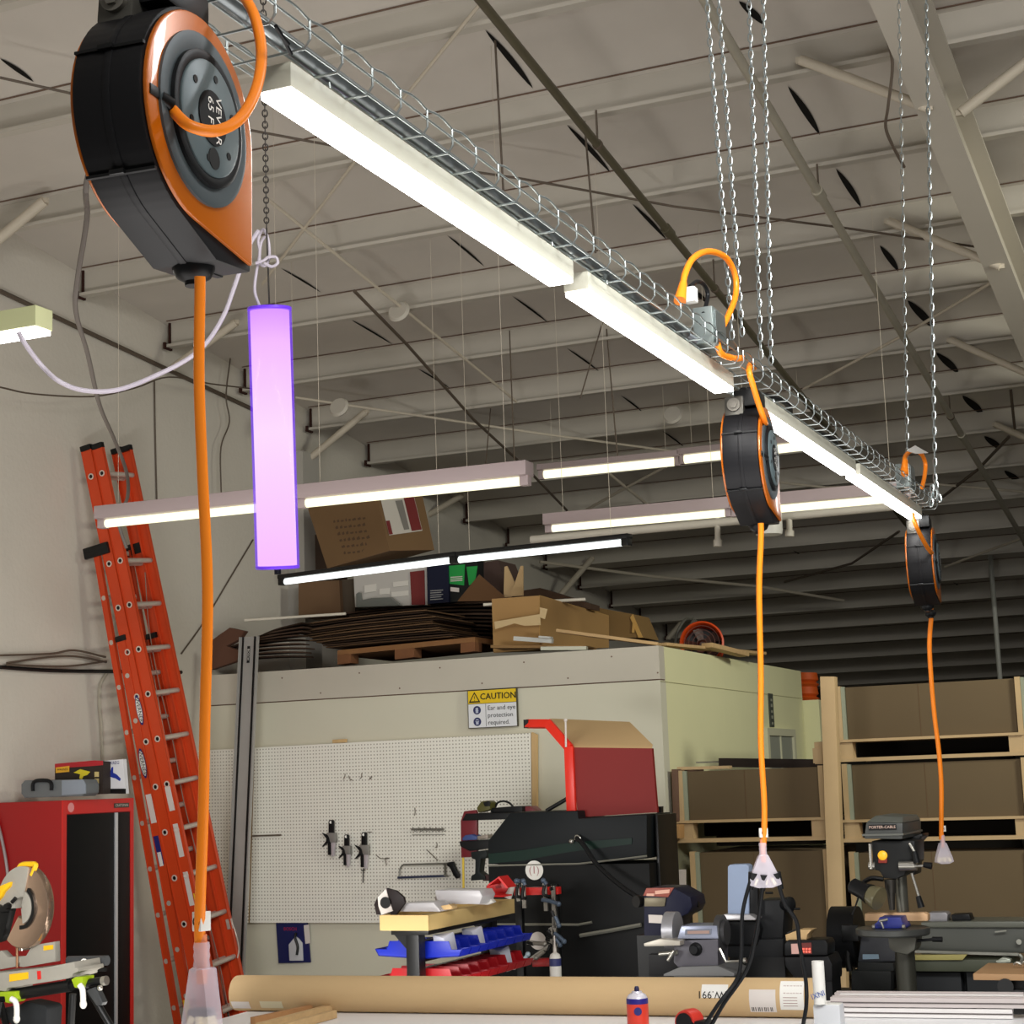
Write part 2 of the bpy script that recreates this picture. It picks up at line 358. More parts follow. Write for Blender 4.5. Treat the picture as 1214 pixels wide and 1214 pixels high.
for n_, (x0, y0, x1, y1, H) in enumerate([(587,48,597,232,6.3),(692,135,706,300,6.3)]):
    p = onRoof(x0, y0, 6.55); b = MB(); b.cyl(p, onY(x1, y1, p.y), .006, n=6)
    single(b, 'hanging_wire', M_DROD, ['thin wire hanging from torn seam down behind the cable tray', 'thin wire hanging beside the dark pipe behind the cable tray'][n_], 'wire')
for n_, (x0, y0, x1, y1) in enumerate([(715,380,688,472),(719,390,732,540),(604,392,610,552),(582,480,575,560)]):
    p = onRoof(x0, y0, 6.5); b = MB(); b.cyl(p, onY(x1, y1, p.y-.2), .005, n=6)
    single(b, 'hanging_wire', M_DROD, ['slanted thin wire below the second lamp of the rig', 'upright thin wire below the second lamp of the rig', 'thin wire hanging down to right end of a strip light', 'thin wire hanging left of the gap between strip lights'][n_], 'wire')
b = MB(); p = onY(1172, 632, 20); q = onY(1171, 806, 20); b.cyl(p, V((p.x, 20, roofz(20)-.6)), .027, n=12); b.cyl(V((p.x, 20, 0)), p, .027, n=12)
single(b, 'upright_pipe', mat('grey_pipe', (215,216,206), .5), 'slim grey upright pipe in the dark beyond the pallets', 'pipe')

p = onX(352, 560, RX0+.1); q = onX(371, 560, RX0+.1)
b = MB(); b.box2((RX0+.001, p.y, 0), (RX0+.16, q.y, 6.41-SL*q.y-.25)); struct(b, 'trim_1', mat('column_grey', (176,172,164), .6))
b = MB()
for k in range(4): b.tube([V((-6.95+.05*k, 10.55+.03*k, .02+.015*k))+V((.16*math.cos(a), .16*math.sin(a), .10*max(0, math.sin(a+k)))) for a in [2*math.pi*i/10 for i in range(11)]], .012, 6, 3)
single(b, 'cable_coil', M_BLACK, 'black cable coil on the floor behind foot of the ladder', 'cable')
# ---------------------------------------------------------------- lighting rig
RXC = -1.312
M_HOUS = mat('lamp_housing', (196,194,178), .5)
M_LED = emis('led_diffuser', (1, .97, .93), 14)
def led(y0, y1, label, dz=(0, 0)):
    t = thing('linear_lamp', label, 'lamp', (RXC, y0, 2.71), 'linear lamps under the cable tray')
    def bx(x0, x1, z0, z1, ya, yb):
        b = MB(); b.hexa([(x, y, z+(dz[0] if y == ya else dz[1])) for z in (z0, z1) for x, y in ((x0, ya), (x1, ya), (x1, yb), (x0, yb))], .002); return b
    part(bx(RXC-.029, RXC+.029, 2.7165, 2.757, y0, y1), 'housing', M_HOUS, t)
    part(bx(RXC-.0275, RXC+.0275, 2.706, 2.7165, y0+.004, y1-.004), 'diffuser', M_LED, t)
    for yc in (y0+.12, y1-.12):
        b = MB(); b.tube([(RXC-.03, yc, 2.757), (RXC-.03, yc, 2.766), (RXC+.03, yc, 2.766), (RXC+.03, yc, 2.757)], .002, 6, 1); part(b, 'hanger_clip', M_GALV, t)
led(2.17, 3.345, 'glowing white linear lamp of the rig, nearest, beside the big cord reel', (.0, 0))
led(3.43, 4.555, 'glowing white linear lamp of the rig, second, ending at the middle cord reel')
led(4.86, 6.10, 'glowing white linear lamp of the rig, third, right of the middle cord reel')
led(6.17, 7.38, 'glowing white linear lamp of the rig, last, ending at the far cord reel')
# cable tray in two lengths
TX0, TX1, TZ0, TZ1 = -1.385, -1.237, 2.764, 2.811
def tray(y0, y1, label):
    t = thing('cable_tray', label, 'cable tray', ((TX0+TX1)/2, y0, TZ0), 'wire cable tray of the rig')
    b = MB(); r = .0021
    for x in (TX0+.012, TX0+.05, TX1-.05, TX1-.012): b.tube([(x, y0, TZ0), (x, y1, TZ0)], r, 6, 1)
    for x in (TX0, TX1):
        b.tube([(x, y0, TZ0+.024), (x, y1, TZ0+.024)], r, 6, 1)
        n = int((y1-y0)/.1); pts = []
        for i in range(n*8+1):
            u = (i % 8)/8; pts.append((x, y0+.1*i/8, TZ1-.006*abs(math.cos(math.pi*u))**3))
        b.tube(pts, r, 6, 1)
    part(b, 'long_wires', M_GALV, t)
    c0 = None
    for i in range(int((y1-y0)/.1)+1):
        y = y0+.1*i
        if c0 is None:
            b = MB(); b.tube([(TX0, y, TZ1-.006), (TX0, y, TZ0+.010), (TX0+.01, y, TZ0-.003), (TX1-.01, y, TZ0-.003), (TX1, y, TZ0+.010), (TX1, y, TZ1-.006)], r, 6, 1)
            c0 = part(b, 'cross_wire', M_GALV, t)
        else:
            c = c0.copy(); COL.objects.link(c); c.location = (0, .1*i, 0)
tray(1.55, 4.45, 'galvanised wire cable tray of the rig, near length with grey conduit inside')
tray(4.5, 7.5, 'galvanised wire cable tray of the rig, far length past the middle reel')
b = MB(); b.cyl((-1.285, 1.6, 2.784), (-1.285, 3.55, 2.782), .0145, n=16); t = single(b, 'conduit', M_GALVD, 'smooth grey steel conduit lying in near cable tray', 'conduit')
b = MB(); b.cyl((-1.29, 3.56, 2.782), (-1.29, 4.15, 2.782), .013, n=16); b.cyl((-1.29, 3.52, 2.782), (-1.29, 3.57, 2.782), .0175, n=16)
single(b, 'conduit', M_GALVD, 'short grey conduit in cable tray above the second lamp', 'conduit')
b = MB(); b.tube([(-1.31, 4.0, 2.778), (-1.30, 4.25, 2.785), (-1.32, 4.4, 2.775)], .012, 8); b.tube([(-1.33, 4.0, 2.775), (-1.34, 4.2, 2.782), (-1.32, 4.4, 2.776)], .008, 8)
single(b, 'cable_bundle', mat('grey_cable_jacket', (120,122,128), .35, .4), 'loose grey cables in the tray before the junction box', 'cable')
b = MB(); b.tube([(-1.33, 4.9, 2.775), (-1.30, 5.2, 2.80), (-1.34, 5.45, 2.776), (-1.30, 5.8, 2.79), (-1.33, 6.2, 2.775), (-1.31, 6.7, 2.78)], .010, 8)
single(b, 'cable_bundle', M_BLACK, 'black cables lying in the far length of cable tray', 'cable')
b = MB(); b.tube([dep(327,31,2.33), dep(334,42,2.35), dep(342,52,2.37)], .003, 6, 3); b.tube([dep(327,31,2.33), dep(333,40,2.36), dep(345,64,2.40)], .003, 6, 3)
single(b, 'cable_tie', M_BLACK, 'black cable tie tail sticking up beside the near conduit', 'cable tie')
# ---------------------------------------------------------------- cord reels
M_RIM = mat('reel_rim', (16,16,19), .5, 0, .08, 20); M_RIM.node_tree.nodes['Principled BSDF'].inputs['Specular IOR Level'].default_value = .3
M_ORFACE = mat('reel_orange', (190,98,8), .28, .1, .03, 10, coat=.3)
M_DISC = mat('reel_disc', (70,80,84), .45, .1)
M_DISC2 = mat('reel_hub_plate', (92,106,110), .4, .1)
M_CLEAR = mat('clear_plastic', (240,232,244), .15, 0, alpha=.45)
M_SILV = mat('bright_steel', (190,188,180), .3, .9)
def circ(R, n=64): return [(R*math.cos(2*math.pi*i/n), R*math.sin(2*math.pi*i/n)) for i in range(n)]
def reel_parts():
    P = []
    def add(n, m, b, par=None): P.append((n, m, b, par))
    body = hull2(circ(.152)+[(.150, -.172), (.05, -.182)])
    b = MB(); b.prism([(-.050, y, z) for y, z in body], (.100, 0, 0), .004); add('drum_body', M_RIM, b)
    b = MB()                                     # raised centre rib round the rim
    b.prism([(-.006, y*1.012, z*1.012) for y, z in body], (.012, 0, 0), .003); add('rim_rib', M_RIM, b)
    face = hull2(circ(.147)+[(.143, -.166)])
    for s in (1, -1):
        b = MB(); b.prism([(s*.050 if s > 0 else -.057, y, z) for y, z in face], (.007, 0, 0), .0045); add('side_panel', M_ORFACE, b)
    b = MB(); b.lathe([(.119, 0), (.119, .004), (.112, .0055), (.094, .004), (.090, -.004)], (.057, 0, 0), (1, 0, 0), 48); add('face_disc', M_DISC, b)
    b = MB(); b.lathe([(.094, .003), (.094, .010), (.088, .012), (.080, .010)], (.057, 0, 0), (1, 0, 0), 48); add('hub_ring', M_BLACK, b)
    b = MB(); b.lathe([(.080, .006), (.080, .0125), (.077, .014)], (.057, 0, 0), (1, 0, 0), 48); add('hub_plate', M_DISC2, b)
    for i in range(6):
        a = math.radians(20+60*i); b = MB(); b.cyl((.071, .060*math.cos(a), .060*math.sin(a)), (.0722, .060*math.cos(a), .060*math.sin(a)), .0055, n=10); add('hub_hole', M_BLK2, b, 'hub_plate')
    b = MB(); b.cyl((.071, .004, -.056), (.0724, .004, -.056), .015, n=16); add('hub_dial', M_BLK2, b)
    b = MB(); b.cyl((.071, 0, 0), (.073, 0, 0), .038, n=32); add('badge', mat('badge_black', (14,14,16), .5), b)
    b = MB(); b.text('VEVOR', (.0735, .014, 0), (0, 0, -1), (0, 1, 0), .022); b.text('65 FT.', (.0735, -.008, 0), (0, 0, -1), (0, 1, 0), .022); add('lettering', M_PAPER, b, 'badge')
    b = MB(); b.box((.0578, -.122, -.008), (.003, .036, .014), bev=.0012); b.cyl((.056, -.112, -.010), (.064, -.096, -.016), .009, n=12); add('cord_slot', M_BLK2, b)
    for z in (.055, -.105):                      # clasps across the rim
        b = MB()
        y = -math.sqrt(.152**2-z*z) if z > -.1 else -.113
        b.box((0, y-.001, z), (.102, .006, .004)); b.box((-.004, y-.004, z+.001), (.022, .008, .007), bev=.0015)
        add('rim_clasp', M_BLK2, b)
    b = MB(); b.hexa([(-.048,-.098,.115),(.006,-.098,.115),(.006,-.05,.13),(-.048,-.05,.13),(-.048,-.092,.172),(.006,-.092,.172),(.006,-.06,.172),(-.048,-.06,.172)], .004); add('bracket', mat('bracket_grey', (92,90,84), .4, .6, .1, 10), b)
    b = MB(); b.cyl((-.02, -.095, .146), (-.02, -.104, .146), .019, n=20); b.cyl((-.02, -.104, .146), (-.02, -.109, .146), .012, n=6); add('bolt', mat('bolt_grey', (120,116,108), .5, .4), b)
    b = MB(); b.box((.012, -.02, .168), (.07, .12, .05), bev=.006); b.box((.0, .05, .192), (.05, .06, .026), bev=.004); b.cyl((0, .0, .19), (0, .0, .212), .02, n=12); add('ceiling_mount', M_BLK2, b)
    b = MB(); b.lathe([(.028, .004), (.030, -.010), (.024, -.022), (.013, -.028), (.012, -.034)], (.0, .075, -.172), (0, 0, 1), 20); add('cord_outlet', M_BLACK, b)
    return P
protos = None
def make_reel(y, z, label, rz=math.radians(5)):
    global protos
    t = thing('cord_reel', label, 'cord reel', (RXC+.005, y, z), 'retractable cord reels', rz)
    made = {}
    if protos is None:
        protos = []
        for n, m, b, par in reel_parts():
            o = finish(b, n, m, Matrix.Identity(4)); protos.append((o, par)); o.parent = made.get(par, t); made[n] = o; ROOT[o.name] = ROOT[t.name]
    else:
        for o, par in protos:
            c = o.copy(); COL.objects.link(c); c.parent = made.get(par, t); made[o.name.split('.')[0]] = c
    return t
def tap(t, x, y, zt, rz, w, sw=.024, so=.004):
    """clear triple-tap connector with sticker, hanging at the end of the cord"""
    R = Matrix.Translation((x, y, zt)) @ Matrix.Rotation(rz, 4, 'Z')
    b = MB(); b.M = R
    b.lathe([(.0105, 0), (.0115, -.006), (.0105, -.012), (.0115, -.018), (.0105, -.024), (.0115, -.030), (.012, -.036)], (0, 0, 0), (0, 0, 1), 14)
    b.prism([(-.013, -.012, -.034), (.013, -.012, -.034), (w*.5, -.014, -.098), (w*.56, -.015, -.118), (w*.25, -.015, -.127), (-w*.25, -.015, -.127), (-w*.56, -.015, -.118), (-w*.5, -.014, -.098)], (0, .028, 0), .003)
    k = part(b, 'connector', M_CLEAR, t, 'clear plastic three-way socket')
    b = MB(); b.M = R; b.cyl((0, 0, .01), (0, 0, -.055), .0075, n=12); part(b, 'core', mat('cord_core', (236,140,96), .5), k)
    b = MB(); b.M = R
    for i in (-1, 0, 1):
        b.box((i*w*.33, 0, -.108), (w*.16, .018, .02), Matrix.Rotation(-i*.5, 3, 'Y'))
    part(b, 'socket', mat('socket_cream', (235,225,190), .4, emit=.12), k)
    b = MB(); b.M = R; b.box((so, -.0, .028), (sw, .019, .026), bev=.001); s = part(b, 'sticker', M_PAPER, t, 'white paper sticker')
    b = MB(); b.M = R; b.lathe([(.0065, 0), (.0065, .0006), (.005, .0006), (.005, 0)], (so, -.0098, .028), (0, -1, 0), 16, False); b.cyl((so, -.0096, .028), (so, -.0106, .028), .0022, n=8); part(b, 'print', M_BLK2, s)
R1 = make_reel(1.875, 2.553, 'black and orange cord reel, largest and nearest, upper left')
R2 = make_reel(4.765, 2.548, 'black and orange cord reel, middle one, between the second and third lamps')
R3 = make_reel(7.44, 2.525, 'black and orange cord reel, smallest and farthest, at end of the rig')
def cord(t, pts, r=.0078, name='cord'):
    b = MB(); b.tube(pts, r, 10, 6); return part(b, name, M_ORANGE, t)
cord(R1, [dep(237,328,2.35), dep(237,345,2.35), dep(236,450,2.35), dep(240,560,2.35), dep(246,700,2.35), dep(243,850,2.35), dep(241,960,2.35), dep(237,1078,2.35), dep(237,1122,2.35)])
cord(R1, [onX(196,120,-1.255), onX(206,132,-1.235), onX(225,149,-1.20), onX(256,155,-1.18), onX(285,140,-1.17), onX(304,105,-1.17), onX(310,62,-1.19), onX(302,20,-1.21), onX(288,-6,-1.24), onX(278,-20,-1.27)], .0078, 'supply_cord')
p = dep(239,1117,2.35); tap(R1, p.x, p.y, p.z, math.radians(-12), .050, .017, 0)
b = MB(); q = dep(239,1195,2.35); b.box2((q.x-.014, q.y-.014, q.z-.06), (q.x+.014, q.y+.014, q.z), .003); part(b, 'plug', M_BLACK, R1); 
cord(R2, [dep(902,620,4.95), dep(902,640,4.95), dep(900,700,4.95), dep(902,800,4.95), dep(902,880,4.95), dep(906,950,4.95), dep(906,985,4.95), dep(905,1003,4.95)], .0085)
cord(R2, [onX(908,503,-1.255), onX(906,498,-1.235), onX(899,478,-1.235), onX(893,458,-1.235), onX(888,440,-1.24), onX(890,432,-1.26), onX(894,436,-1.30)], .0085, 'supply_cord')
p = dep(904,999,4.95); tap(R2, p.x, p.y, p.z, math.radians(23), .085)
cord(R3, [dep(1103,712,7.7), dep(1104,730,7.7), dep(1102,770,7.7), dep(1107,840,7.7), dep(1113,890,7.7), dep(1116,930,7.7), dep(1116,970,7.7), dep(1116,995,7.7)], .0105)
cord(R3, [onX(1106,657,-1.25), onX(1100,650,-1.23), onX(1090,632,-1.23), onX(1084,618,-1.24), onX(1082,610,-1.27)], .009, 'supply_cord')
p = dep(1117,990,7.7); tap(R3, p.x, p.y, p.z, math.radians(38), .075)
b = MB(); p = dep(1103,727,7.7); b.sphere(p, .026, (1, 1, .75), 14); b.cyl(p+V((0,0,-.022)), p+V((0,0,.022)), .014); part(b, 'stopper_ball', M_BLACK, R3)
# black appliance cords plugged into the middle tap
bc = [[(893,1038),(888,1050),(880,1085),(879,1130),(874,1160),(852,1190),(835,1216)], [(905,1040),(903,1060),(896,1110),(885,1150),(858,1190),(842,1218)], [(920,1038),(930,1070),(944,1092),(948,1120),(955,1160),(956,1190),(952,1216)]]
bl = ['black cord from left socket of middle tap, hanging to the table', 'black cord from centre socket of middle tap, hanging to the table', 'black cord from right socket of middle tap, curving to the white bottle']
for px, l in zip(bc, bl):
    n = len(px); t = thing('appliance_cord', l, 'cord', dep(*px[0], 4.93), 'black cords in the middle tap')
    b = MB(); b.tube([dep(x, y, 4.93-.05*i/n if i < 5 else 4.88) for i, (x, y) in enumerate(px)], .006, 8); part(b, 'cord', M_BLACK, t)
    b = MB(); p = dep(*px[0], 4.93); q = dep(px[0][0]+(px[1][0]-px[0][0])*.6, px[0][1]+16, 4.93); b.cyl(p+V((0, 0, .008)), q, .014, .008, 10); part(b, 'plug', M_BLACK, t)
# chains
def chain(px0, px1, Y0, Y1, label, pitch=.026, r=.0021, m=None):
    p = onY(*px0, Y0); q = onY(*px1, Y1); d = (p-q).normalized(); top = q+d*((roofz(q.y)-.05-q.z)/(d.z+SL*d.y))
    b = MB(); b.chain(q, top, pitch, r); single(b, 'hanging_chain', m or M_GALV, label, 'chain', 'chains holding the cable tray')
chain((838,0),(868,402),4.62,4.62,'galvanised chain to cable tray, first of four at middle reel')
chain((852,0),(880,398),4.72,4.72,'galvanised chain to cable tray, second of four at middle reel')
chain((888,0),(902,425),4.86,4.86,'galvanised chain to cable tray, third of four at middle reel')
chain((905,0),(914,432),4.96,4.96,'galvanised chain to cable tray, fourth of four at middle reel')
chain((1098,0),(1109,590),7.35,7.35,'galvanised chain, thick, at far end of cable tray',.034,.0034)
chain((1068,130),(1076,560),7.2,7.2,'galvanised chain, thin, left of paper tag at far tray end',.034,.0015)
# hook cluster where chains meet the tray
b = MB(); b.chain(onY(1109,570,7.35), onY(1116,600,7.35), .03, .004); b.chain(onY(1105,575,7.35), onY(1104,602,7.35), .03, .004)
single(b, 'chain_hook', M_GALV, 'bunched chain links hooked to far tray end', 'chain')
# junction boxes on the tray
def outlet(y, loop_px, X, lab, tag_=False):
    t = thing('junction_box', lab, 'outlet box', (-1.25, y, 2.79))
    b = MB(); b.box2((-1.30, y-.05, 2.775), (-1.245, y+.07, 2.875), .004); part(b, 'box', mat('box_steel', (150,160,158), .4, .7), t)
    b = MB(); b.box2((-1.243, y-.035, 2.785), (-1.241, y+.055, 2.865)); part(b, 'cover', M_GALV, t)
    return t
outlet(4.30, None, -1.25, 'grey steel outlet box standing on cable tray left of the middle reel')
t = thing('plug_lead', 'orange plug lead arching above the tray beside the middle reel', 'cord', onX(810,350,-1.25))
b = MB(); b.tube([onX(*p,-1.25) for p in [(809,345),(812,325),(822,306),(840,298),(860,305),(871,325),(872,350),(863,375),(853,395),(851,408),(856,420),(872,425),(880,424)]], .0085, 10); part(b, 'lead', M_ORANGE, t)
b = MB(); b.cyl(onX(806,357,-1.25), onX(810,336,-1.25), .016, .010, 12); part(b, 'plug', M_ORANGE, t)
b = MB(); p = onX(819,350,-1.25); b.box(p, (.03, .03, .04), bev=.004); single(b, 'plug_adapter', M_WHITE, 'small white plug adapter beside orange plug above the tray', 'plug')
b = MB(); b.tube([onX(*p,-1.27) for p in [(818,340),(826,334),(834,337),(839,348),(837,362),(834,372)]], .006, 8); single(b, 'short_lead', M_BLACK, 'short black lead looping over outlet box near middle reel', 'cord')
outlet(6.98, None, -1.25, 'grey steel outlet box standing on cable tray near the far reel')
t = thing('plug_lead', 'orange plug lead looping above the tray beside the far reel', 'cord', onX(1072,558,-1.25))
b = MB(); b.tube([onX(*p,-1.25) for p in [(1072,560),(1072,548),(1074,540),(1082,534),(1092,538),(1097,550),(1096,565),(1093,578)]], .009, 8); part(b, 'lead', M_ORANGE, t)
b = MB(); b.cyl(onX(1072,562,-1.25), onX(1073,546,-1.25), .018, .011, 12); part(b, 'plug', M_ORANGE, t)
b = MB(); b.prism([onX(*p,-1.22) for p in [(1075,534),(1085,528),(1101,537),(1086,538),(1083,537)]], (-.004, .004, 0)); single(b, 'paper_tag', M_PAPER, 'crumpled white paper tag on top of far orange lead', 'paper tag')
# ---------------------------------------------------------------- purple tube
A = dep(319.5, 367, 5.0); B = dep(329, 672, 5.0); ax = (A-B).normalized(); L = (A-B).length; RT = .0635
t = thing('hanging_tube_lamp', 'glowing purple cylinder lamp hanging upright on a dark chain', 'lamp', B)
m = bpy.data.materials.new('purple_core'); m.use_nodes = True; nt = m.node_tree; nt.nodes.clear()
tc = nt.nodes.new('ShaderNodeTexCoord'); sx = nt.nodes.new('ShaderNodeSeparateXYZ'); rp = nt.nodes.new('ShaderNodeValToRGB'); mr = nt.nodes.new('ShaderNodeMapRange')
mr.inputs[1].default_value = 0; mr.inputs[2].default_value = L
rp.color_ramp.elements[0].color = (.95, .58, 1, 1); rp.color_ramp.elements[1].color = (.66, .30, 1, 1)
e = rp.color_ramp.elements.new(.5); e.color = (1, .80, 1, 1); e = rp.color_ramp.elements.new(.85); e.color = (.92, .56, 1, 1)
em = nt.nodes.new('ShaderNodeEmission'); em.inputs[1].default_value = 1.45; ou = nt.nodes.new('ShaderNodeOutputMaterial')
nt.links.new(tc.outputs['Object'], sx.inputs[0]); nt.links.new(sx.outputs[2], mr.inputs[0]); nt.links.new(mr.outputs[0], rp.inputs[0]); nt.links.new(rp.outputs[0], em.inputs[0]); nt.links.new(em.outputs[0], ou.inputs[0])
b = MB(); b.lathe([(RT*.89, .004), (RT*.89, L-.004)], B, ax, 40); part(b, 'light_core', m, t)
m = bpy.data.materials.new('purple_sleeve'); m.use_nodes = True; nt = m.node_tree; nt.nodes.clear()
tr = nt.nodes.new('ShaderNodeBsdfTransparent'); tr.inputs[0].default_value = (.97, .93, 1, 1); em = nt.nodes.new('ShaderNodeEmission'); em.inputs[0].default_value = (.22, .05, 1, 1); em.inputs[1].default_value = 1.2
gl = nt.nodes.new('ShaderNodeBsdfGlossy'); gl.inputs[1].default_value = .1
mx = nt.nodes.new('ShaderNodeMixShader'); mx.inputs[0].default_value = .34; m2 = nt.nodes.new('ShaderNodeMixShader'); m2.inputs[0].default_value = .02; ou = nt.nodes.new('ShaderNodeOutputMaterial')
nt.links.new(tr.outputs[0], mx.inputs[1]); nt.links.new(em.outputs[0], mx.inputs[2]); nt.links.new(mx.outputs[0], m2.inputs[1]); nt.links.new(gl.outputs[0], m2.inputs[2]); nt.links.new(m2.outputs[0], ou.inputs[0])
b = MB(); b.lathe([(RT, 0), (RT, L)], B, ax, 40, False);  part(b, 'sleeve', m, t)
m = mat('purple_cap', (96,50,200), .3, emit=.35)
for h, n_ in ((-.006, 'bottom_cap'), (L-.002, 'top_cap')):
    b = MB(); b.lathe([(RT*.98, 0), (RT*1.01, .002), (RT*1.01, .007), (RT*.98, .009)], B+ax*h, ax, 40); part(b, n_, m, t)
b = MB(); b.cyl(B-ax*.022, B-ax*.006, .010); part(b, 'bottom_knob', M_BLK2, t)
b = MB(); p = A+ax*.006; q = dep(316,270,4.95); b.tube([p, q], .0025, 6, 1); q2 = dep(312,0,4.2); d_ = q2-q; q2 = q+d_*((roofz(q.y)-.02-q.z)/(d_.z+SL*d_.y)); b.chain(q, q2, .022, .002); part(b, 'suspension_chain', mat('dark_chain', (66,62,58), .5, .6), t)
b = MB(); b.tube([dep(*p,4.97) for p in [(308,364),(302,345),(304,322),(308,300),(306,285),(312,272),(318,285),(319,305),(314,315),(308,310),(309,290),(314,280)]], .0045, 8)
b.tube([dep(*p,4.95) for p in [(313,312),(322,316),(329,312),(327,305),(318,305),(312,309),(303,312)]], .0045, 8); part(b, 'power_cable', mat('cable_pale', (176,168,178), .5), t)
b = MB(); b.tube([dep(*p) for p in [(22,394,4.45),(30,408,4.45),(48,432,4.5),(70,452,4.5),(100,463,4.55),(140,462,4.6),(185,445,4.7),(225,424,4.75),(248,402,4.8),(266,372,4.85),(276,345,4.88),(284,322,4.9),(296,290,4.9),(306,274,4.93)]], .0065, 8)
single(b, 'white_cable', mat('cable_pale', (176,168,178), .5), 'white cable sagging between left edge lamp and the purple tube', 'cable')
# ---------------------------------------------------------------- lamp cut by the left edge
E_ = dep(42, 376, 4.5); t = thing('linear_lamp', 'white linear lamp cut off by left edge of the view', 'lamp', E_)
yw = E_.y
b = MB(); b.hexa([(x, y, z) for z in (E_.z-.022, E_.z+.034) for x, y in ((E_.x-1.2, yw), (E_.x+.0, yw), (E_.x+.0, yw+.07), (E_.x-1.2, yw+.07))], .002); part(b, 'housing', mat('edge_lamp_housing', (182,184,140), .5), t)
b = MB(); b.box2((E_.x-1.19, yw+.004, E_.z-.034), (E_.x-.004, yw+.066, E_.z-.0225)); part(b, 'diffuser', M_LED, t)
b = MB(); b.cyl((E_.x-.6, yw+.035, E_.z+.034), (E_.x-.6, yw+.035, roofz(yw+.035)), .003, n=6); part(b, 'hanger_wire', M_DROD, t)
# ---------------------------------------------------------------- strip lights on the roof
M_TUBE = emis('fluorescent_tube', (1, .96, .66), 1.5)
M_TUBEW = emis('white_tube', (.95, 1, .97), 2.2)
M_FIX = mat('fixture_white', (166,150,150), .5)
def strip(p0, p1, Y0, Y1, label, r=.024, hh=.075, ww=.11, tubem=None, hang=True, m=None, gp='strip lights on the roof'):
    P = onY(*p0, Y0); Q = onY(*p1, Y1); d = (Q-P).normalized()
    t = thing('strip_light', label, 'strip light', (P+Q)/2, gp)
    up = V((0, 0, 1)); z = V((0, 0, r+hh/2))
    b = MB(); b.bar(P-d*.03+z, Q+d*.03+z, ww, hh, up, .006); h = part(b, 'housing', m or M_FIX, t)
    b = MB(); b.cyl(P+d*.02, Q-d*.02, r, n=16); part(b, 'tube', tubem or M_TUBE, t)
    b = MB()
    for e, s in ((P, 1), (Q, -1)): b.bar(e-d*s*.028, e+d*s*.02, .05, r*2.2, up, .004)
    part(b, 'lamp_holder', m or M_FIX, t)
    if hang:
        b = MB()
        for k in (.08, .92):
            q = P.lerp(Q, k)+z; b.cyl(q, (q.x, q.y, roofz(q.y)-.02), .0013, n=6)
        part(b, 'hanger_wire', M_ROD, t)
strip((123,621),(349,598),8.0,8.0,'yellowish strip light in front of top of the orange ladder')
strip((360,597),(622,570),8.0,8.0,'yellowish strip light just right of the purple tube')
strip((643,563),(803,547),13.,13.,'yellowish strip light in the back row, left of its neighbour',.035,.05)
strip((809,545),(962,528),13.,13.,'yellowish strip light in the back row, crossed by the middle reel',.035,.05)
strip((652,627),(864,608),10.5,10.5,'yellowish strip light left of the middle reel cord')
strip((872,608),(1074,590),10.5,10.5,'yellowish strip light ending behind the last rig lamp')
strip((336,690),(538,664),10.,9.7,'slim cool white strip light above the cardboard pile, left half',.020,.03,.06,M_TUBEW,True,M_BLK2)
strip((542,664),(742,643),9.7,9.45,'slim cool white strip light above the cardboard pile, right half',.020,.03,.06,M_TUBEW,True,M_BLK2)
# white pipe with drops behind the strip lights
t = thing('sprinkler_pipe', 'white pipe with short drops behind the right strip lights', 'pipe', onY(700, 633, 11.2), None)
b = MB(); b.cyl(onY(630,640,11.2), onY(1060,600,11.2), .03, n=12); part(b, 'pipe', M_PURL, t)
b = MB(); b.cyl(onY(850,592,11.2), onY(851,642,11.2), .02, n=10); b.cyl(onY(851,640,11.2), onY(851,648,11.2), .03, n=10); part(b, 'drop', M_PURL, t)
b = MB(); b.cyl(onY(935,585,11.2), onY(936,630,11.2), .02, n=10); b.cyl(onY(936,629,11.2), onY(936,636,11.2), .03, n=10); part(b, 'drop', M_PURL, t)
b = MB(); b.lathe([(.085, 0), (.09, .03), (.09, .16), (.06, .17)], onY(912,634,11.0), (0, 0, 1), 20); single(b, 'roof_sensor', M_WHITE, 'white cylinder hanging under strip light behind the middle reel', 'sensor')
for n_, (x, y, Y) in enumerate([(799,494,13.4), (475,372,10.55), (404,485,11.6)]):
    p = onY(x, y, Y); b = MB(); b.lathe([(.02, 0), (.075, .01), (.085, .03), (.07, .05)], p, (0, -1, .35), 18)
    single(b, 'junction_plate', M_PURL, ['round white plate on a purlin left of the middle reel', 'round white plate where two bracing rods cross', 'small round white plate on a purlin right of the purple tube'][n_], 'plate')
# ---------------------------------------------------------------- extension ladder
M_LAD = mat('ladder_red', (206,68,26), .45, 0, .08, 4)
M_RUNG = mat('ladder_aluminium', (200,188,176), .4, .25, .1, 20)
M_STK = mat('sticker_white', (214,206,200), .7); M_YEL = mat('sticker_yellow', (232,196,30), .6); M_NAVY = mat('navy_blue', (34,38,110), .5)
T0 = onX(121, 561, -7.24); B0 = onX(255, 1203, -6.62)
U = (T0-B0).normalized(); Nn = (V((1, 0, 0))-U*U.x).normalized(); Vv = Nn.cross(U).normalized()   # along, out of wall, across
if Vv.y < 0: Vv = -Vv
Lr = (T0-B0).length; st = Lr/12; LW = .36
lad = thing('extension_ladder', 'tall orange extension ladder with metal rungs leaning against left wall', 'ladder', (B0.x, B0.y+.18, 0))
def LP(a, w, n): return B0+U*a+Vv*w+Nn*n            # along, across, normal
def lbox(b, a0, a1, w0, w1, n0, n1, bev=0): return b.hexa([LP(a, w, n) for a in (a0, a1) for w, n in ((w0, n0), (w1, n0), (w1, n1), (w0, n1))], bev)
a_low = -B0.z/U.z
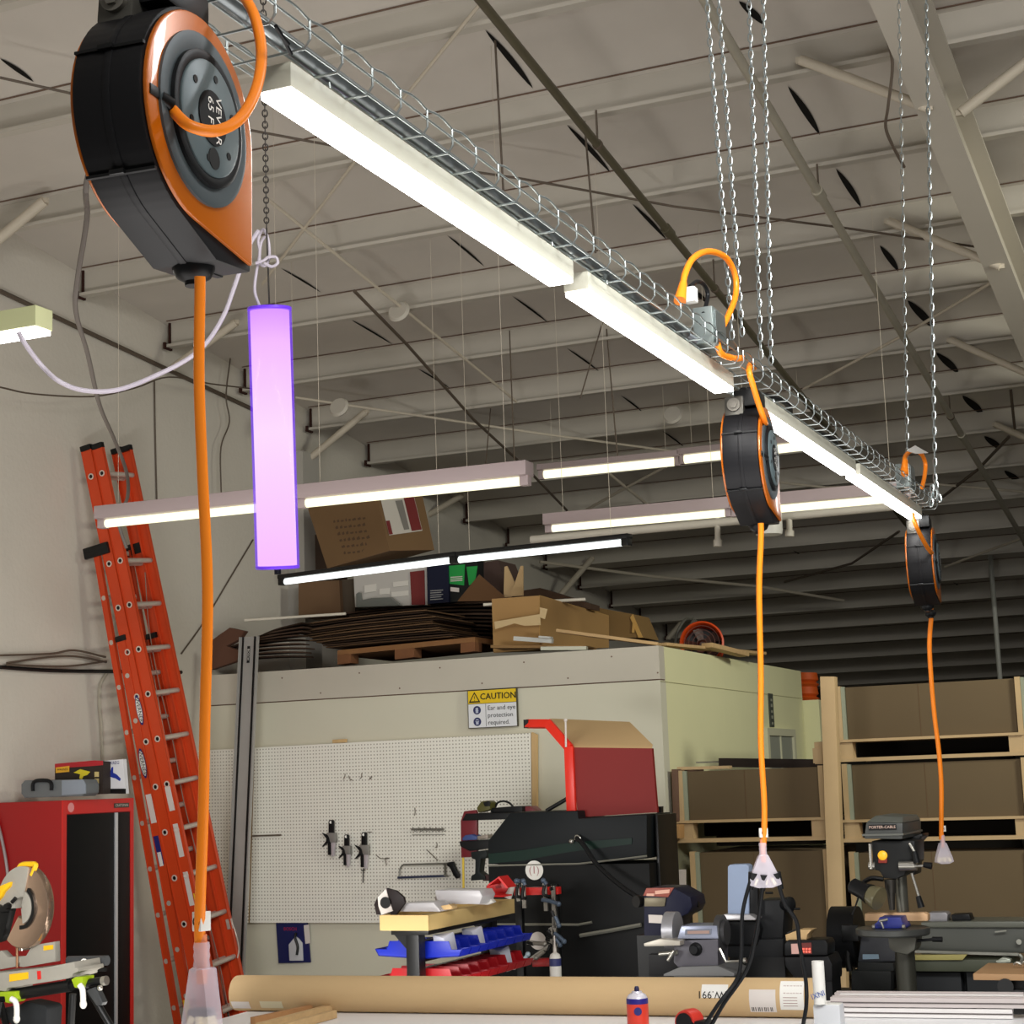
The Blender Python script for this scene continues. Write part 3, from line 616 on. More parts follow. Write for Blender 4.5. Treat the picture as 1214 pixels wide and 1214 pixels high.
def section(off, a0, a1, wadd, name, off_r=0, tilt=0, eye=True, hd=.042):
    ss = lambda a: -.088*(off+tilt*(1-a/Lr))
    s0, s1 = ss(a0), ss(a1)
    def rb(b, a0_, a1_, w0, w1, d0, d1, bev=0):
        return b.hexa([LP(a, w, ss(a)+n) for a in (a0_, a1_) for w, n in ((w0, d0), (w1, d0), (w1, d1), (w0, d1))], bev)
    for w, sg in ((0-wadd, 1), (LW+wadd, -1)):
        b = MB(); rb(b, a0, a1, w+.003*sg, w+.007*sg, -hd, hd); rb(b, a0, a1, w, w+.030*sg, hd-.006, hd); rb(b, a0, a1, w, w+.030*sg, -hd, .006-hd)
        o = part(b, 'rail', M_LAD, lad)
        b = MB(); rb(b, a1-.02, a1+.02, w-.004*sg, w+.034*sg, -.044, .044, .006); part(b, 'end_cap', M_BLK2, o)
        if sg == 1 and eye:
            for i in range(-1, 14):
                a = i*st+off_r
                if a0+.05 < a < a1-.03:
                    b = MB(); b.lathe([(.022, 0), (.022, .003), (.014, .004), (.013, .001)], LP(a, w, ss(a)), -Vv, 16, False); part(b, 'rung_eyelet', mat('eyelet_pale', (222,206,194), .4, .2), o)
                    b = MB(); b.cyl(LP(a, w-.0004, ss(a)), LP(a, w-.002, ss(a)), .0145, n=14); part(b, 'rung_hole', M_BLK2, o)
    for i in range(-1, 14):
        a = i*st+off_r
        if a0+.05 < a < a1-.03:
            b = MB(); b.cyl(LP(a, .002-wadd, ss(a)), LP(a, LW+wadd-.002, ss(a)), .0175, n=12); part(b, 'rung', M_RUNG, lad)
aT = (onX(119, 529, -7.27)-B0).dot(U)
section(0, a_low+.0, aT, 0, 'fly')
section(1, a_low+.0, aT+.01, .010, 'mid')
section(1.0, a_low+.0, 2.6, .013, 'third', st*.5, 1.25, False, .034)
section(1.75, a_low+.0, (onX(112, 650, -7.33)-B0).dot(U), .016, 'base', st*.3, 1.75, False, .022)
for w in (-.03, LW+.0):
    b = MB(); a = (onX(112, 650, -7.33)-B0).dot(U); lbox(b, a-.06, a+.02, w, w+.03, -.27, -.06, .01); part(b, 'guide_bracket', M_BLK2, lad)
def stick(px0, px1, sec, w, m, far=False, lbl='label'):
    """sticker along the near rail between two picture heights"""
    b = MB(); off = -.088*sec if sec < 1.5 else None; a0 = (onX(*px1, -6.95)-B0).dot(U); a1 = (onX(*px0, -6.95)-B0).dot(U)
    if off is None: off = -.088*(1.0+1.25*(1-(a0+a1)/2/Lr))
    ww = LW+.0055 if far else (-.0142 if sec > 1.5 else -.010*sec-.0012)
    if far: lbox(b, a0, a1, LW-.0075, LW-.0065, off-w/2, off+w/2)
    else: lbox(b, a0, a1, ww, ww-.001, off-w/2, off+w/2)
    return part(b, lbl, m, lad), a0, a1, off, ww
for s_ in [((169,943),(178,977),2,.045,M_STK),((188,935),(196,963),0,.045,M_STK),((193,980),(203,1018),0,.04,M_STK),((205,1036),(215,1074),0,.038,M_STK),((178,993),(187,1027),2,.04,M_NAVY),((209,1186),(216,1214),2,.05,M_YEL),((225,1057),(232,1082),-.35,.012,M_YEL),((183,1012),(188,1028),2,.03,M_PAPER)]: stick(*s_)
for p0, p1, sec in (((162,822),(172,858),1),((160,887),(169,923),2)):
    o, a0, a1, off, ww = stick(p0, p1, 1, .001, M_NAVY, lbl='maker_badge'); bpy.data.objects.remove(o)
    am = (a0+a1)/2; c = LP(am, ww-.002 if sec == 1 else -.0155, -.088 if sec == 1 else -.088*(1+1.25*(1-am/Lr))); b = MB(); h = (a1-a0)/2
    def ell(k, z): return [c-Vv*z+U*(h*k*math.cos(2*math.pi*i/24))+Nn*(.024*k*math.sin(2*math.pi*i/24)) for i in range(24)]
    if sec == 1: pass
    b.prism(ell(1, 0), -Vv*.001); o = part(b, 'maker_badge', M_NAVY, lad)
    b = MB(); b.prism(ell(.84, .0012), -Vv*.0006); part(b, 'badge_face', M_PAPER, o)
    b = MB(); b.text('WERNER', c-Vv*.0025, -U, Nn, .042); part(b, 'badge_lettering', M_BLK2, o)
for s_ in [((160,563),(166,580),0,.04,M_STK),((171,637),(176,651),0,.04,M_STK),((246,986),(256,1026),0,.04,M_STK),((257,1052),(266,1080),0,.06,M_YEL)]:
    b = MB(); X_ = -7.2+(s_[0][1]-561)/640*.6; a1 = (onX(*s_[0], X_)-B0).dot(U); a0 = (onX(*s_[1], X_)-B0).dot(U)
    lbox(b, a0, a1, LW-.0056, LW-.0066, -s_[3]/2, s_[3]/2); part(b, 'label', s_[4], lad)
b = MB(); a = st*1.6; lbox(b, a, a+.07, LW-.02, LW-.006, .0, .05, .004); b.tube([LP(a+.04, LW-.02, .05), LP(a-.05, LW-.03, .07), LP(a-.14, LW-.02, .06), LP(a-.2, LW-.03, .04)], .004, 6); part(b, 'rung_lock', M_RUNG, lad)
b = MB(); b.tube([LP(aT-.9, .3, -.03)]+[LP(aT-.9-.4*i, .22+.02*(i % 2), -.05) for i in range(1, 9)], .003, 6); part(b, 'rope', mat('rope_dull', (140,124,112), .9), lad)
# ---------------------------------------------------------------- red cabinet
M_RED = mat('gloss_red', (158,8,12), .42, 0, .04, 3, coat=.08); M_RED2 = mat('frame_red', (206,34,30), .35)
M_DOOR = mat('black_door', (5,6,9), .5, 0)
cx1 = -6.93; c0 = onX(75, 945, cx1); c1 = onX(158.5, 945, cx1); cy0, cy1, cz = c0.y, c1.y, 1.64; cx0 = -7.44
cab = thing('storage_cabinet', 'tall glossy red tool cabinet with black doors beside the ladder', 'cabinet', ((cx0+cx1)/2, (cy0+cy1)/2, 0))
b = MB(); b.box2((cx0, cy0, 0), (cx1-.012, cy1, cz), .004); part(b, 'body', M_RED, cab)
b = MB(); fw = .035
b.box2((cx1-.012, cy0, 0), (cx1, cy0+fw, cz)); b.box2((cx1-.012, cy1-fw, 0), (cx1, cy1, cz)); b.box2((cx1-.012, cy0+fw, cz-.085), (cx1, cy1-fw, cz)); b.box2((cx1-.012, cy0+fw, 0), (cx1, cy1-fw, .1)); part(b, 'front_frame', M_RED2, cab)
ym = onX(136, 1000, cx1).y
b = MB(); b.box2((cx1-.010, cy0+fw+.003, .103), (cx1-.002, ym, cz-.09), .002); part(b, 'door', M_DOOR, cab)
b = MB(); b.box2((cx1-.010, ym+.03, .103), (cx1-.002, cy1-fw-.003, cz-.09), .002); part(b, 'door', mat('smoky_door', (22,16,18), .4), cab)
b = MB(); b.box2((cx1-.010, ym+.002, .103), (cx1+.006, ym+.028, cz-.09), .002); part(b, 'handle_strip', mat('pale_strip', (205,205,210), .35, .3), cab)
pz = onX(145, 948, cx1)
b = MB(); b.box2((cx1, pz.y-.09, cz-.06), (cx1+.003, pz.y+.07, cz-.03)); o = part(b, 'name_plate', mat('plate_dark', (70,60,52), .5), cab)
b = MB(); b.text('CRAFTSMAN', (cx1+.004, pz.y-.01, cz-.045), (0, 1, 0), (0, 0, 1), .024); part(b, 'lettering', M_STK, o)
b = MB(); b.lathe([(.03, 0), (.03, .002)], (cx1, cy0+.075, cz-.045), (1, 0, 0), 20); part(b, 'round_label', mat('pink_label', (230,150,150), .6), cab)
b = MB(); p = onY(5, 1000, cy0-.01); b.tube([onY(*q, cy0-.012) for q in [(-6,965),(1,990),(7,1020),(10,1045)]], .010, 6); part(b, 'side_handle', mat('handle_grey', (150,140,140), .4, .4), cab)
# things on the cabinet
t = thing('tool_case', 'grey plastic tool case with black handle on the red cabinet', 'case', onY(62, 944, 8.72))
b = MB(); b.pp([(25,930),(29,925),(98,924),(101,930),(101,940),(97,944),(29,946),(25,941)], cy0+.03, .14, .006); part(b, 'case_body', mat('case_grey', (104,108,110), .55, 0, .05, 8), t)
b = MB(); b.pp([(73,925),(98,924),(101,930),(101,941),(73,943)], cy0+.022, .012, .003); part(b, 'case_lid', mat('case_light', (138,146,158), .45), t)
b = MB(); b.tube([onY(*p, cy0+.012) for p in [(39,938),(39,930),(42,926),(50,925),(58,926),(61,930),(61,937)]], .012, 8); part(b, 'handle', M_BLACK, t)
# boxes: front faces on plane
t = thing('carton', 'black and yellow printed tool carton standing on the red cabinet', 'box', onY(92, 942, cy0+.25))
yb = cy0+.22
b = MB(); b.pp([(65,906),(111,902),(122,903),(122,941),(65,944)], yb, .18); part(b, 'box', mat('carton_dark', (52,44,40), .6), t)
b = MB(); b.pp([(65,905.5),(112,901.5),(122,902),(122,907),(112,908),(65,911)], yb-.003, .002); part(b, 'red_band', mat('band_red', (176,30,40), .5), t)
b = MB(); b.pp([(66,910),(82,908),(82,915),(66,916.5)], yb-.005, .002); o = part(b, 'logo_patch', mat('logo_yellow', (230,170,40), .5), t)
c = onY(74, 912.3, yb-.007); b = MB(); b.text('WAGNER', c, (1, 0, 0), (0, 0, 1), .020); part(b, 'lettering', M_BLK2, o)
b = MB(); b.pp([(87,916),(95,912),(107,915),(103,919),(99,920),(97,924),(94,923),(95,918)], yb-.005, .002); part(b, 'tool_picture', mat('picture_yellow', (220,200,40), .5), t)
b = MB()
for i in range(3): b.pp([(112,915+8*i),(117,915+8*i),(117,921+8*i),(112,921+8*i)], yb-.005, .002)
part(b, 'small_pictures', mat('picture_tan', (200,180,120), .6), t)
t = thing('carton', 'white carton with blue tool picture standing beside the ladder', 'box', onX(136, 940, -7.1))
yb = cy0+.30
b = MB(); b.pp([(123,902),(146,900),(149,941),(122,941)], yb, .035); part(b, 'box', mat('carton_white', (222,222,226), .6), t)
b = MB(); b.pp([(120,903),(123,902),(122,941),(119,941)], yb-.001, .03); part(b, 'blue_side', mat('carton_blue', (40,60,170), .5), t)
b = MB(); b.pp([(129,924),(132,910),(134,909),(134,916),(138,918),(143,923),(142,926),(137,923),(131,921)], yb-.003, .002); part(b, 'tool_picture', mat('picture_blue', (30,50,150), .5), t)
b = MB(); b.pp([(124,935),(149,935),(149,941),(124,941)], yb-.003, .002); part(b, 'dark_strip', M_BLK2, t)
b = MB(); b.text('KREG', onY(136, 904.5, yb-.004), (1, 0, 0), (0, 0, 1), .028); part(b, 'lettering', M_NAVY, t)
# ---------------------------------------------------------------- mitre saw on stand
c3 = cr(0, 1000, 5.673)
YS = 6.9
saw = thing('mitre_saw', 'yellow and grey mitre saw with round blade guard in front of red cabinet', 'power saw', onY(20, 1175, YS+.1))
M_CAST = mat('cast_aluminium', (156,152,142), .5, .1, .08, 20); M_DEW = mat('tool_yellow', (236,184,16), .45)
gx, gz = c3(150, 428); gc = onY(gx, gz, YS+.02)
rr = (onY(*c3(305, 428), YS).x-gc.x)
b = MB(); n = 40
def arcpts(r0, r1, a0, a1): return [gc+V((.78*r*math.cos(a), 0, r*math.sin(a))) for r, A in ((r1, [math.radians(a0+(a1-a0)*i/n) for i in range(n+1)]), (r0, [math.radians(a1+(a0-a1)*i/n) for i in range(n+1)])) for a in A]
b.prism(arcpts(.35*rr, rr*1.28, -128, 128), (0, .05, 0), .006); part(b, 'blade_guard', mat('guard_bronze', (200,172,150), .22, .9), saw)
b = MB(); b.prism([p+V((0, -.008, 0)) for p in arcpts(.30*rr, 1.27*rr, 75, 185)], (0, .07, 0), .004); b.prism([p+V((0, -.012, 0)) for p in arcpts(.05*rr, .52*rr, -80, 70)], (0, .014, 0), .003); part(b, 'upper_guard', M_CAST, saw)
b = MB(); b.prism([p+V((0, -.013, 0)) for p in arcpts(.56*rr, .68*rr, -95, 60)], (0, .012, 0)); b.lathe([(.014, 0), (.018, -.01), (.012, -.03)], gc+V((-.4*rr, -.02, .05*rr)), (0, 1, 0), 16)
b.tube([onY(*c3(*p), YS-.02) for p in [(80,395),(105,368)]], .010, 8); part(b, 'arbor_cover', M_BLK2, saw)
b = MB(); b.tube([onY(*c3(*p), YS+.03) for p in [(105,222),(130,165),(150,142),(225,138),(240,150),(215,215)]], .013, 8, 3); part(b, 'handle', M_DEW, saw)
b = MB(); b.pp([c3(*p) for p in [(-30,320),(0,285),(65,258),(60,290),(20,330),(5,360),(-30,400)]], YS-.01, .06, .004); part(b, 'motor_cover', M_DEW, saw)
b = MB(); b.pp([c3(*p) for p in [(-60,470),(60,450),(70,430),(20,620),(0,660),(-60,680)]], YS+.03, .05, .004); b.pp([c3(*p) for p in [(-40,400),(60,440),(70,455),(-40,470)]], YS-.005, .03, .003); part(b, 'arm', M_BLK2, saw)
b = MB(); b.pp([c3(*p) for p in [(-80,728),(15,722),(55,765),(130,760),(130,800),(100,830),(-80,862)]], YS+.07, .04, .003); part(b, 'fence', M_CAST, saw)
b = MB(); b.pp([c3(*p) for p in [(130,762),(175,755),(215,685),(368,660),(372,795),(160,832),(130,830)]], YS+.075, .04, .003); part(b, 'fence', M_CAST, saw)
b = MB(); b.pp([c3(*p) for p in [(292,688),(355,682),(355,712),(292,720)]], YS+.070, .004); part(b, 'label', M_DEW, saw)
b = MB(); b.cyl(onY(*c3(115,640), YS+.05), onY(*c3(115,835), YS+.05), .006); part(b, 'blade_shaft', mat('copper_shaft', (150,110,80), .4, .5), saw)
b = MB(); b.cyl(onY(*c3(140,640), YS+.1), onY(*c3(150,720), YS+.1), .014); b.cyl(onY(*c3(265,625), YS+.1), onY(*c3(268,670), YS+.1), .006); b.cyl(onY(*c3(130,712), YS+.1), onY(*c3(205,702), YS+.1), .008); part(b, 'clamp_post', M_SILV, saw)
b = MB(); b.hexa([onY(*c3(*p), y) for y, q in ((YS-.06, [(-80,880),(45,868),(490,838),(500,858),(60,905),(-80,925)]),) for p in q[:4]]+[onY(*c3(*p), YS+.2) for p in [(-80,865),(45,860),(490,800),(500,830)]]) if 0 else b.pp([c3(*p) for p in [(-80,872),(40,865),(300,835),(498,795),(505,840),(520,835),(528,862),(490,878),(480,900),(440,912),(45,975),(38,995),(-80,985)]], YS-.02, .2, .004); part(b, 'table', M_CAST, saw)
b = MB(); b.pp([c3(*p) for p in [(62,880),(188,865),(188,910),(62,930)]], YS-.024, .004); part(b, 'label', M_DEW, saw)
b = MB(); b.pp([c3(*p) for p in [(248,858),(270,856),(275,912),(252,916)]], YS-.024, .004); part(b, 'scale_mark', M_RED2, saw)
std = thing('saw_stand', 'black folding saw stand with green brackets and white levers', 'stand', onY(40, 1214, YS) * 1)
b = MB(); b.cyl(onY(*c3(-60,1040), YS+.02), onY(*c3(480,955), YS+.02), .028); b.cyl(onY(*c3(480,955), YS+.02), onY(*c3(700,920), YS+.02), .019); part(b, 'rail_tube', M_BLK2, std)
b = MB(); b.cyl(onY(*c3(690,925), YS+.02), onY(*c3(718,921), YS+.02), .022); b.sphere(onY(*c3(672,972), YS), .014); part(b, 'end_knob', M_SILV, std)
b = MB(); b.cyl(onY(*c3(460,790), YS+.22), onY(*c3(722,786), YS+.22), .024); part(b, 'roller', mat('roller_grey', (66,68,70), .45), std)
b = MB(); b.cyl(onY(*c3(565,800), YS+.17), onY(*c3(568,790), YS+.24), .018); part(b, 'roller_clamp', M_SILV, std)
b = MB(); b.cyl(onY(*c3(500,850), YS+.18), onY(*c3(715,848), YS+.18), .008); b.cyl(onY(*c3(500,830), YS+.2), onY(*c3(620,828), YS+.2), .012); b.cyl(onY(*c3(590,795), YS+.22), onY(*c3(585,960), YS+.05), .012); part(b, 'support_arm', M_BLK2, std)
M_GRN = mat('bracket_green', (150,176,20), .45)
for px_ in ([(-20,1000),(105,995),(108,1045),(80,1075),(35,1070),(30,1030),(-20,1028)], [(478,915),(505,898),(555,897),(553,940),(535,975),(500,970)]):
    b = MB(); b.pp([c3(*p) for p in px_], YS-.035, .09, .004); part(b, 'bracket', M_GRN, std)
for px_ in ([(75,1045),(100,1060),(112,1100),(112,1180)], [(535,950),(552,975),(558,1010),(560,1080)]):
    b = MB(); b.tube([onY(*c3(*p), YS-.05) for p in px_], .014, 10); b.sphere(onY(*c3(*px_[-1]), YS-.05), .017, (1, 1, 1.3)); part(b, 'lever', M_WHITE, std)
def toFloor(p, q): d = q-p; return p+d*(p.z/-d.z) if d.z < 0 else q
for a_, b_ in (((490,1010),(478,1214)), ((600,985),(745,1230))):
    p = onY(*c3(*a_), YS+.02); q = toFloor(p, onY(*c3(*b_), YS+.02)); b = MB(); b.cyl(p, q, .017, n=12); o = part(b, 'leg', M_BLK2, std)
    b = MB(); b.cyl(q, q+(p-q).normalized()*.06, .023); part(b, 'foot', M_BLACK, o)
b = MB(); p = onY(*c3(0,1060), YS+.02); q = V((p.x-.15, p.y, 0)); b.cyl(p, q, .017, n=12); part(b, 'leg', M_BLK2, std)
b = MB(); p = onY(*c3(0,1060), YS+.3); b.cyl(onY(*c3(0,1060), YS+.02), V((p.x, p.y+.25, 0)), .017, n=12); part(b, 'leg', M_BLK2, std)
b = MB(); b.pp([c3(*p) for p in [(580,990),(640,965),(690,1070),(680,1090),(650,1092)]], YS-.01, .04, .003); part(b, 'hinge_plate', mat('hinge_grey', (74,76,78), .4, .5), std)
b = MB(); b.pp([c3(*p) for p in [(130,1085),(170,1060),(300,1090),(318,1110),(310,1250),(140,1250),(0,1180),(0,1110)]], YS+.15, .12, .008); single(b, 'tool_bag', mat('bag_charcoal', (40,42,44), .7), 'dark charcoal box slung under the saw stand', 'box')
# ---------------------------------------------------------------- pegboards and rail
m = bpy.data.materials.new('pegboard_white'); m.use_nodes = True; nt = m.node_tree; bs = nt.nodes['Principled BSDF']; bs.inputs['Roughness'].default_value = .6
tc = nt.nodes.new('ShaderNodeTexCoord'); mp = nt.nodes.new('ShaderNodeVectorMath'); mp.operation = 'SCALE'; mp.inputs[3].default_value = 1/.0254
fr = nt.nodes.new('ShaderNodeVectorMath'); fr.operation = 'FRACTION'; sb = nt.nodes.new('ShaderNodeVectorMath'); sb.operation = 'SUBTRACT'; sb.inputs[1].default_value = (.5, .5, .5)
ml = nt.nodes.new('ShaderNodeVectorMath'); ml.operation = 'MULTIPLY'; ml.inputs[1].default_value = (1, 0, 1); ln = nt.nodes.new('ShaderNodeVectorMath'); ln.operation = 'LENGTH'
rp = nt.nodes.new('ShaderNodeValToRGB'); rp.color_ramp.elements[0].position = .17; rp.color_ramp.elements[0].color = lin((150,144,132)); rp.color_ramp.elements[1].position = .23; rp.color_ramp.elements[1].color = lin((240,238,228))
nt.links.new(tc.outputs['Object'], mp.inputs[0]); nt.links.new(mp.outputs[0], fr.inputs[0]); nt.links.new(fr.outputs[0], sb.inputs[0]); nt.links.new(sb.outputs[0], ml.inputs[0]); nt.links.new(ml.outputs[0], ln.inputs[0]); nt.links.new(ln.outputs['Value'], rp.inputs[0]); nt.links.new(rp.outputs[0], bs.inputs['Base Color'])
M_PEG = m
PYY = BY-.045
def board(px, label):
    pts = [onY(x, y, PYY) for x, y in px]
    t = thing('pegboard', label, 'pegboard', (sum((p for p in pts), V((0, 0, 0)))/4))
    b = MB(); b.prism(pts, (0, .006, 0)); part(b, 'panel', M_PEG, t)
    b = MB(); q = [p+V((0, .0065, 0)) for p in pts]; b.prism(q, (0, .026, 0)); part(b, 'frame', M_PINE, t)
    return t
board([(302,886.5),(629,869),(631,1094),(296,1094)], 'large white pegboard on the storage room wall with tools hung on it')
board([(200,891.5),(300,886.8),(294,1094),(196,1094)], 'white pegboard showing between ladder and tall aluminium rail')
b = MB(); b.pp([(630,868),(636,871),(637,1094),(632,1094)], PYY+.003, .03); single(b, 'wood_batten', M_PINE, 'narrow wooden batten along right edge of the large pegboard', 'batten')
b = MB(); b.pp([(394,877),(410,876),(410,880),(394,881)], PYY-.004, .02); single(b, 'wood_block', M_PINE, 'tiny wooden block on top edge of the large pegboard', 'block')
# guide rail
p0 = onY(296, 755, 11.0); p1 = onY(276, 1250, 10.75); p1.z = .0
d = (p0-p1).normalized(); t = thing('guide_rail', 'tall grey aluminium guide rail leaning upright against the storage room', 'rail', p1)
def rbar(off, w, h, z, n, m, a=0, e=1):
    b = MB(); x = V((1, 0, 0)); x = (x-d*x.dot(d)).normalized(); o = x*off+d.cross(x)*-0; yv = V((0, -1, 0))*z
    b.bar(p1.lerp(p0, a)+o+yv, p1.lerp(p0, e)+o+yv, w, h, (0, 1, 0)); return part(b, n, m, t)
M_ALU = mat('rail_aluminium', (168,166,162), .5, .15, .08, 12)
rbar(0, .165, .008, 0, 'rail_plate', M_ALU)
for o_ in (-.078, .078): rbar(o_, .008, .022, .008, 'edge_rib', M_ALU)
for o_ in (-.052, .052): rbar(o_, .014, .010, .006, 'glide_strip', M_BLK2)
q_ = rbar(.0, .022, .004, .007, 'maker_badge', M_BLK2, .93, .975)
b = MB(); c_ = p1.lerp(p0, .9525); b.text('BOSCH', c_+V((0, -.0105, 0)), -d, (1, 0, 0), .026); part(b, 'lettering', M_PAPER, q_)
# clamps on the pegboard
c4 = cr(360, 900, 6.07); M_CLG = mat('clamp_grey', (140,138,134), .45, .3)
def gun(dx, dy, label, s=1.0):
    f = lambda x, y: c4(195+(x-195)*s+dx, 560+(y-560)*s+dy)
    Y = PYY-.05; t = thing('bar_clamp', label, 'clamp', onY(*f(195, 560), Y), 'black hand clamps on the pegboard')
    b = MB(); b.pp([f(*p) for p in [(178,450),(184,438),(206,438),(214,450),(214,530),(178,530)]], Y, .02, .003); part(b, 'grip', M_BLACK, t)
    b = MB(); b.cyl(onY(*f(195,455), Y-.002), onY(*f(195,455), Y+.001), .010, n=12); part(b, 'hang_hole', M_PAPER, t)
    b = MB(); b.pp([f(*p) for p in [(158,530),(225,530),(228,600),(190,600),(180,560)]], Y-.005, .035, .004); part(b, 'jaw_body', M_CLG, t)
    b = MB(); b.pp([f(*p) for p in [(172,590),(195,590),(192,690),(174,690)]], Y+.005, .02, .002); part(b, 'bar', M_BLACK, t)
    b = MB(); b.pp([f(*p) for p in [(196,600),(222,600),(214,700),(198,700)]], Y, .025, .003); part(b, 'sliding_jaw', mat('jaw_pale', (196,190,196), .35, .3), t)
    b = MB(); b.pp([f(*p) for p in [(128,530),(165,545),(186,580),(180,605),(160,610),(135,632),(132,626),(160,590),(162,570)]], Y, .02, .002); part(b, 'trigger', M_BLACK, t)
    return t
gun(0, 0, 'black and grey clamp on pegboard, leftmost and highest of three')
gun(110, 90, 'black and grey clamp on pegboard, middle and smallest of three', .88)
t = gun(236, 88, 'black and grey clamp on pegboard, rightmost of three, with thin rod below')
b = MB(); b.cyl(onY(*c4(430,785), PYY-.04), onY(*c4(427,890), PYY-.04), .004, n=6); b.box(onY(*c4(428,800), PYY-.04), (.03, .01, .006)); part(b, 'thin_rod', M_BLK2, t)
# hacksaw
t = thing('hacksaw', 'grey framed hacksaw with black handle hanging on the pegboard', 'saw', onY(*c4(850,850), PYY-.03)); Y = PYY-.035
b = MB(); b.tube([onY(*c4(*p), Y) for p in [(690,840),(692,800),(705,770),(725,757)]], .006, 8); b.bar(onY(*c4(725,760), Y), onY(*c4(1030,752), Y), .010, .014); b.bar(onY(*c4(1015,752), Y), onY(*c4(1018,830), Y), .010, .012, (1, 0, 0)); b.bar(onY(*c4(1010,832), Y), onY(*c4(1040,845), Y), .01, .012); part(b, 'frame', mat('saw_frame', (128,128,120), .4, .6), t)
b = MB(); b.bar(onY(*c4(675,853), Y), onY(*c4(1030,840), Y), .003, .016); part(b, 'blade', mat('saw_blade', (70,78,104), .35, .7), t)
b = MB(); b.pp([c4(*p) for p in [(1028,745),(1072,737),(1085,775),(1118,835),(1115,855),(1095,862),(1075,835),(1050,780),(1030,768)]], Y-.012, .028, .006); part(b, 'handle', M_BLACK, t)
# hooks
def hook(px, label, r=.0028):
    b = MB(); n = len(px); b.tube([onY(*c4(*p), PYY-.004-.03*min(i, 2)/2) for i, p in enumerate(px)], r, 6, 2); single(b, 'hanging_hook', M_DROD, label, 'hook')
hook([(298,105),(295,130),(285,145)], 'small wire hook high on pegboard, upper left pair, left one')
hook([(325,120),(330,140),(348,152)], 'small wire hook high on pegboard, upper left pair, right one')
hook([(418,100),(416,130),(405,140)], 'small wire hook high on pegboard above rightmost clamp')
hook([(480,125),(475,145),(492,125)], 'tiny wire hook high on pegboard beyond the rightmost clamp')
hook([(800,350),(802,385),(798,405)], 'single short peg hook left of the hook strip')
hook([(958,600),(960,635),(945,632)], 'single short peg hook above the hacksaw')
hook([(520,688),(555,715),(612,715),(585,712),(598,765)], 'long crossed wire hook right of the three clamps')
hook([(885,650),(965,728)], 'long thin slanted wire peg above hacksaw')
hook([(460,525),(490,525)], 'short wire peg beside grip of rightmost clamp')
b = MB(); Y = PYY-.012; b.bar(onY(*c4(775,505), Y), onY(*c4(1008,505), Y), .01, .014); b.cyl(onY(*c4(780,545), Y), onY(*c4(1015,543), Y), .002, n=6)
for i in range(6): b.tube([onY(*c4(790+42*i,500), Y), onY(*c4(782+42*i,488), Y-.03), onY(*c4(800+42*i,520), Y-.05), onY(*c4(812+42*i,512), Y-.05)], .0025, 6, 2)
single(b, 'hanging_strip', mat('strip_grey', (120,118,110), .5, .4), 'narrow grey multi-hook strip on right half of the pegboard', 'hook strip')
b = MB(); b.cyl(onY(299,991,PYY-.02), onY(333,990,PYY-.02), .006, n=8); single(b, 'hanging_rod', M_DROD, 'dark level rod on pegboard beside the aluminium rail', 'rod')
# blue blister pack
Y = BY-.03; t = thing('hanging_package', 'dark blue tool package hanging under the large pegboard', 'package', onY(348, 1141, Y))
b = MB(); b.pp([(327,1093),(364,1092),(368,1141),(330,1142)], Y, .012, .002); part(b, 'card', mat('package_navy', (22,28,84), .4), t)
b = MB(); b.pp([(342,1120),(350,1110),(354,1113),(358,1118),(359,1139),(343,1139)], Y-.012, .012, .003); part(b, 'blister', mat('blister_white', (200,202,206), .3), t)
b = MB(); b.text('BOSCH', onY(344, 1101.5, Y-.001), (1, 0, 0), (0, 0, 1), .034); part(b, 'lettering', mat('bosch_red', (170,30,60), .5), t)
b = MB(); b.tube([onY(*p, Y-.02) for p in [(351,1106),(350,1112),(353,1122),(352,1132)]], .010, 8); part(b, 'tool', M_BLK2, t)
b = MB(); b.pp([(360,1097),(366,1096),(368,1118),(362,1119)], Y-.004, .004); part(b, 'side_label', M_STK, t)
# caution sign
Y = BY-.036; S = [onY(*p, Y) for p in [(554.5,818.5),(612.5,815.5),(613.5,861),(555,864)]]
x0 = (S[0].x+S[3].x)/2; x1 = (S[1].x+S[2].x)/2; z1 = (S[0].z+S[1].z)/2; z0 = (S[2].z+S[3].z)/2; w = x1-x0; h = z1-z0
t = thing('caution_sign', 'yellow and white caution sign about ear and eye protection', 'sign', ((x0+x1)/2, Y, z0))
b = MB(); b.box2((x0, Y, z0), (x1, Y+.02, z1)); part(b, 'edge', mat('sign_dark_edge', (60,56,40), .5), t)
b = MB(); b.box2((x0+.005, Y-.002, z0+.005), (x1-.005, Y, z0+h*.63)); part(b, 'white_panel', mat('sign_white', (226,228,232), .5), t)
b = MB(); b.box2((x0+.005, Y-.002, z0+h*.645), (x1-.005, Y, z1-.005)); part(b, 'yellow_panel', mat('sign_yellow', (232,196,20), .5), t)
RX = V((1, 0, 0)); UZ = V((0, 0, 1))
b = MB(); b.text('CAUTION', (x0+w*.625, Y-.004, z0+h*.81), RX, UZ, .062); b.text('CAUTION', (x0+w*.631, Y-.0041, z0+h*.81), RX, UZ, .062); b.text('CAUTION', (x0+w*.628, Y-.0042, z0+h*.815), RX, UZ, .062)
b.text('Ear and eye', (x0+w*.405, Y-.004, z0+h*.51), RX, UZ, .046, 'LEFT'); b.text('protection', (x0+w*.405, Y-.004, z0+h*.32), RX, UZ, .046, 'LEFT'); b.text('required.', (x0+w*.405, Y-.004, z0+h*.13), RX, UZ, .046, 'LEFT')
b.box2((x0+w*.365, Y-.003, z0+.01), (x0+w*.372, Y-.002, z0+h*.62)); part(b, 'lettering', M_BLK2, t)
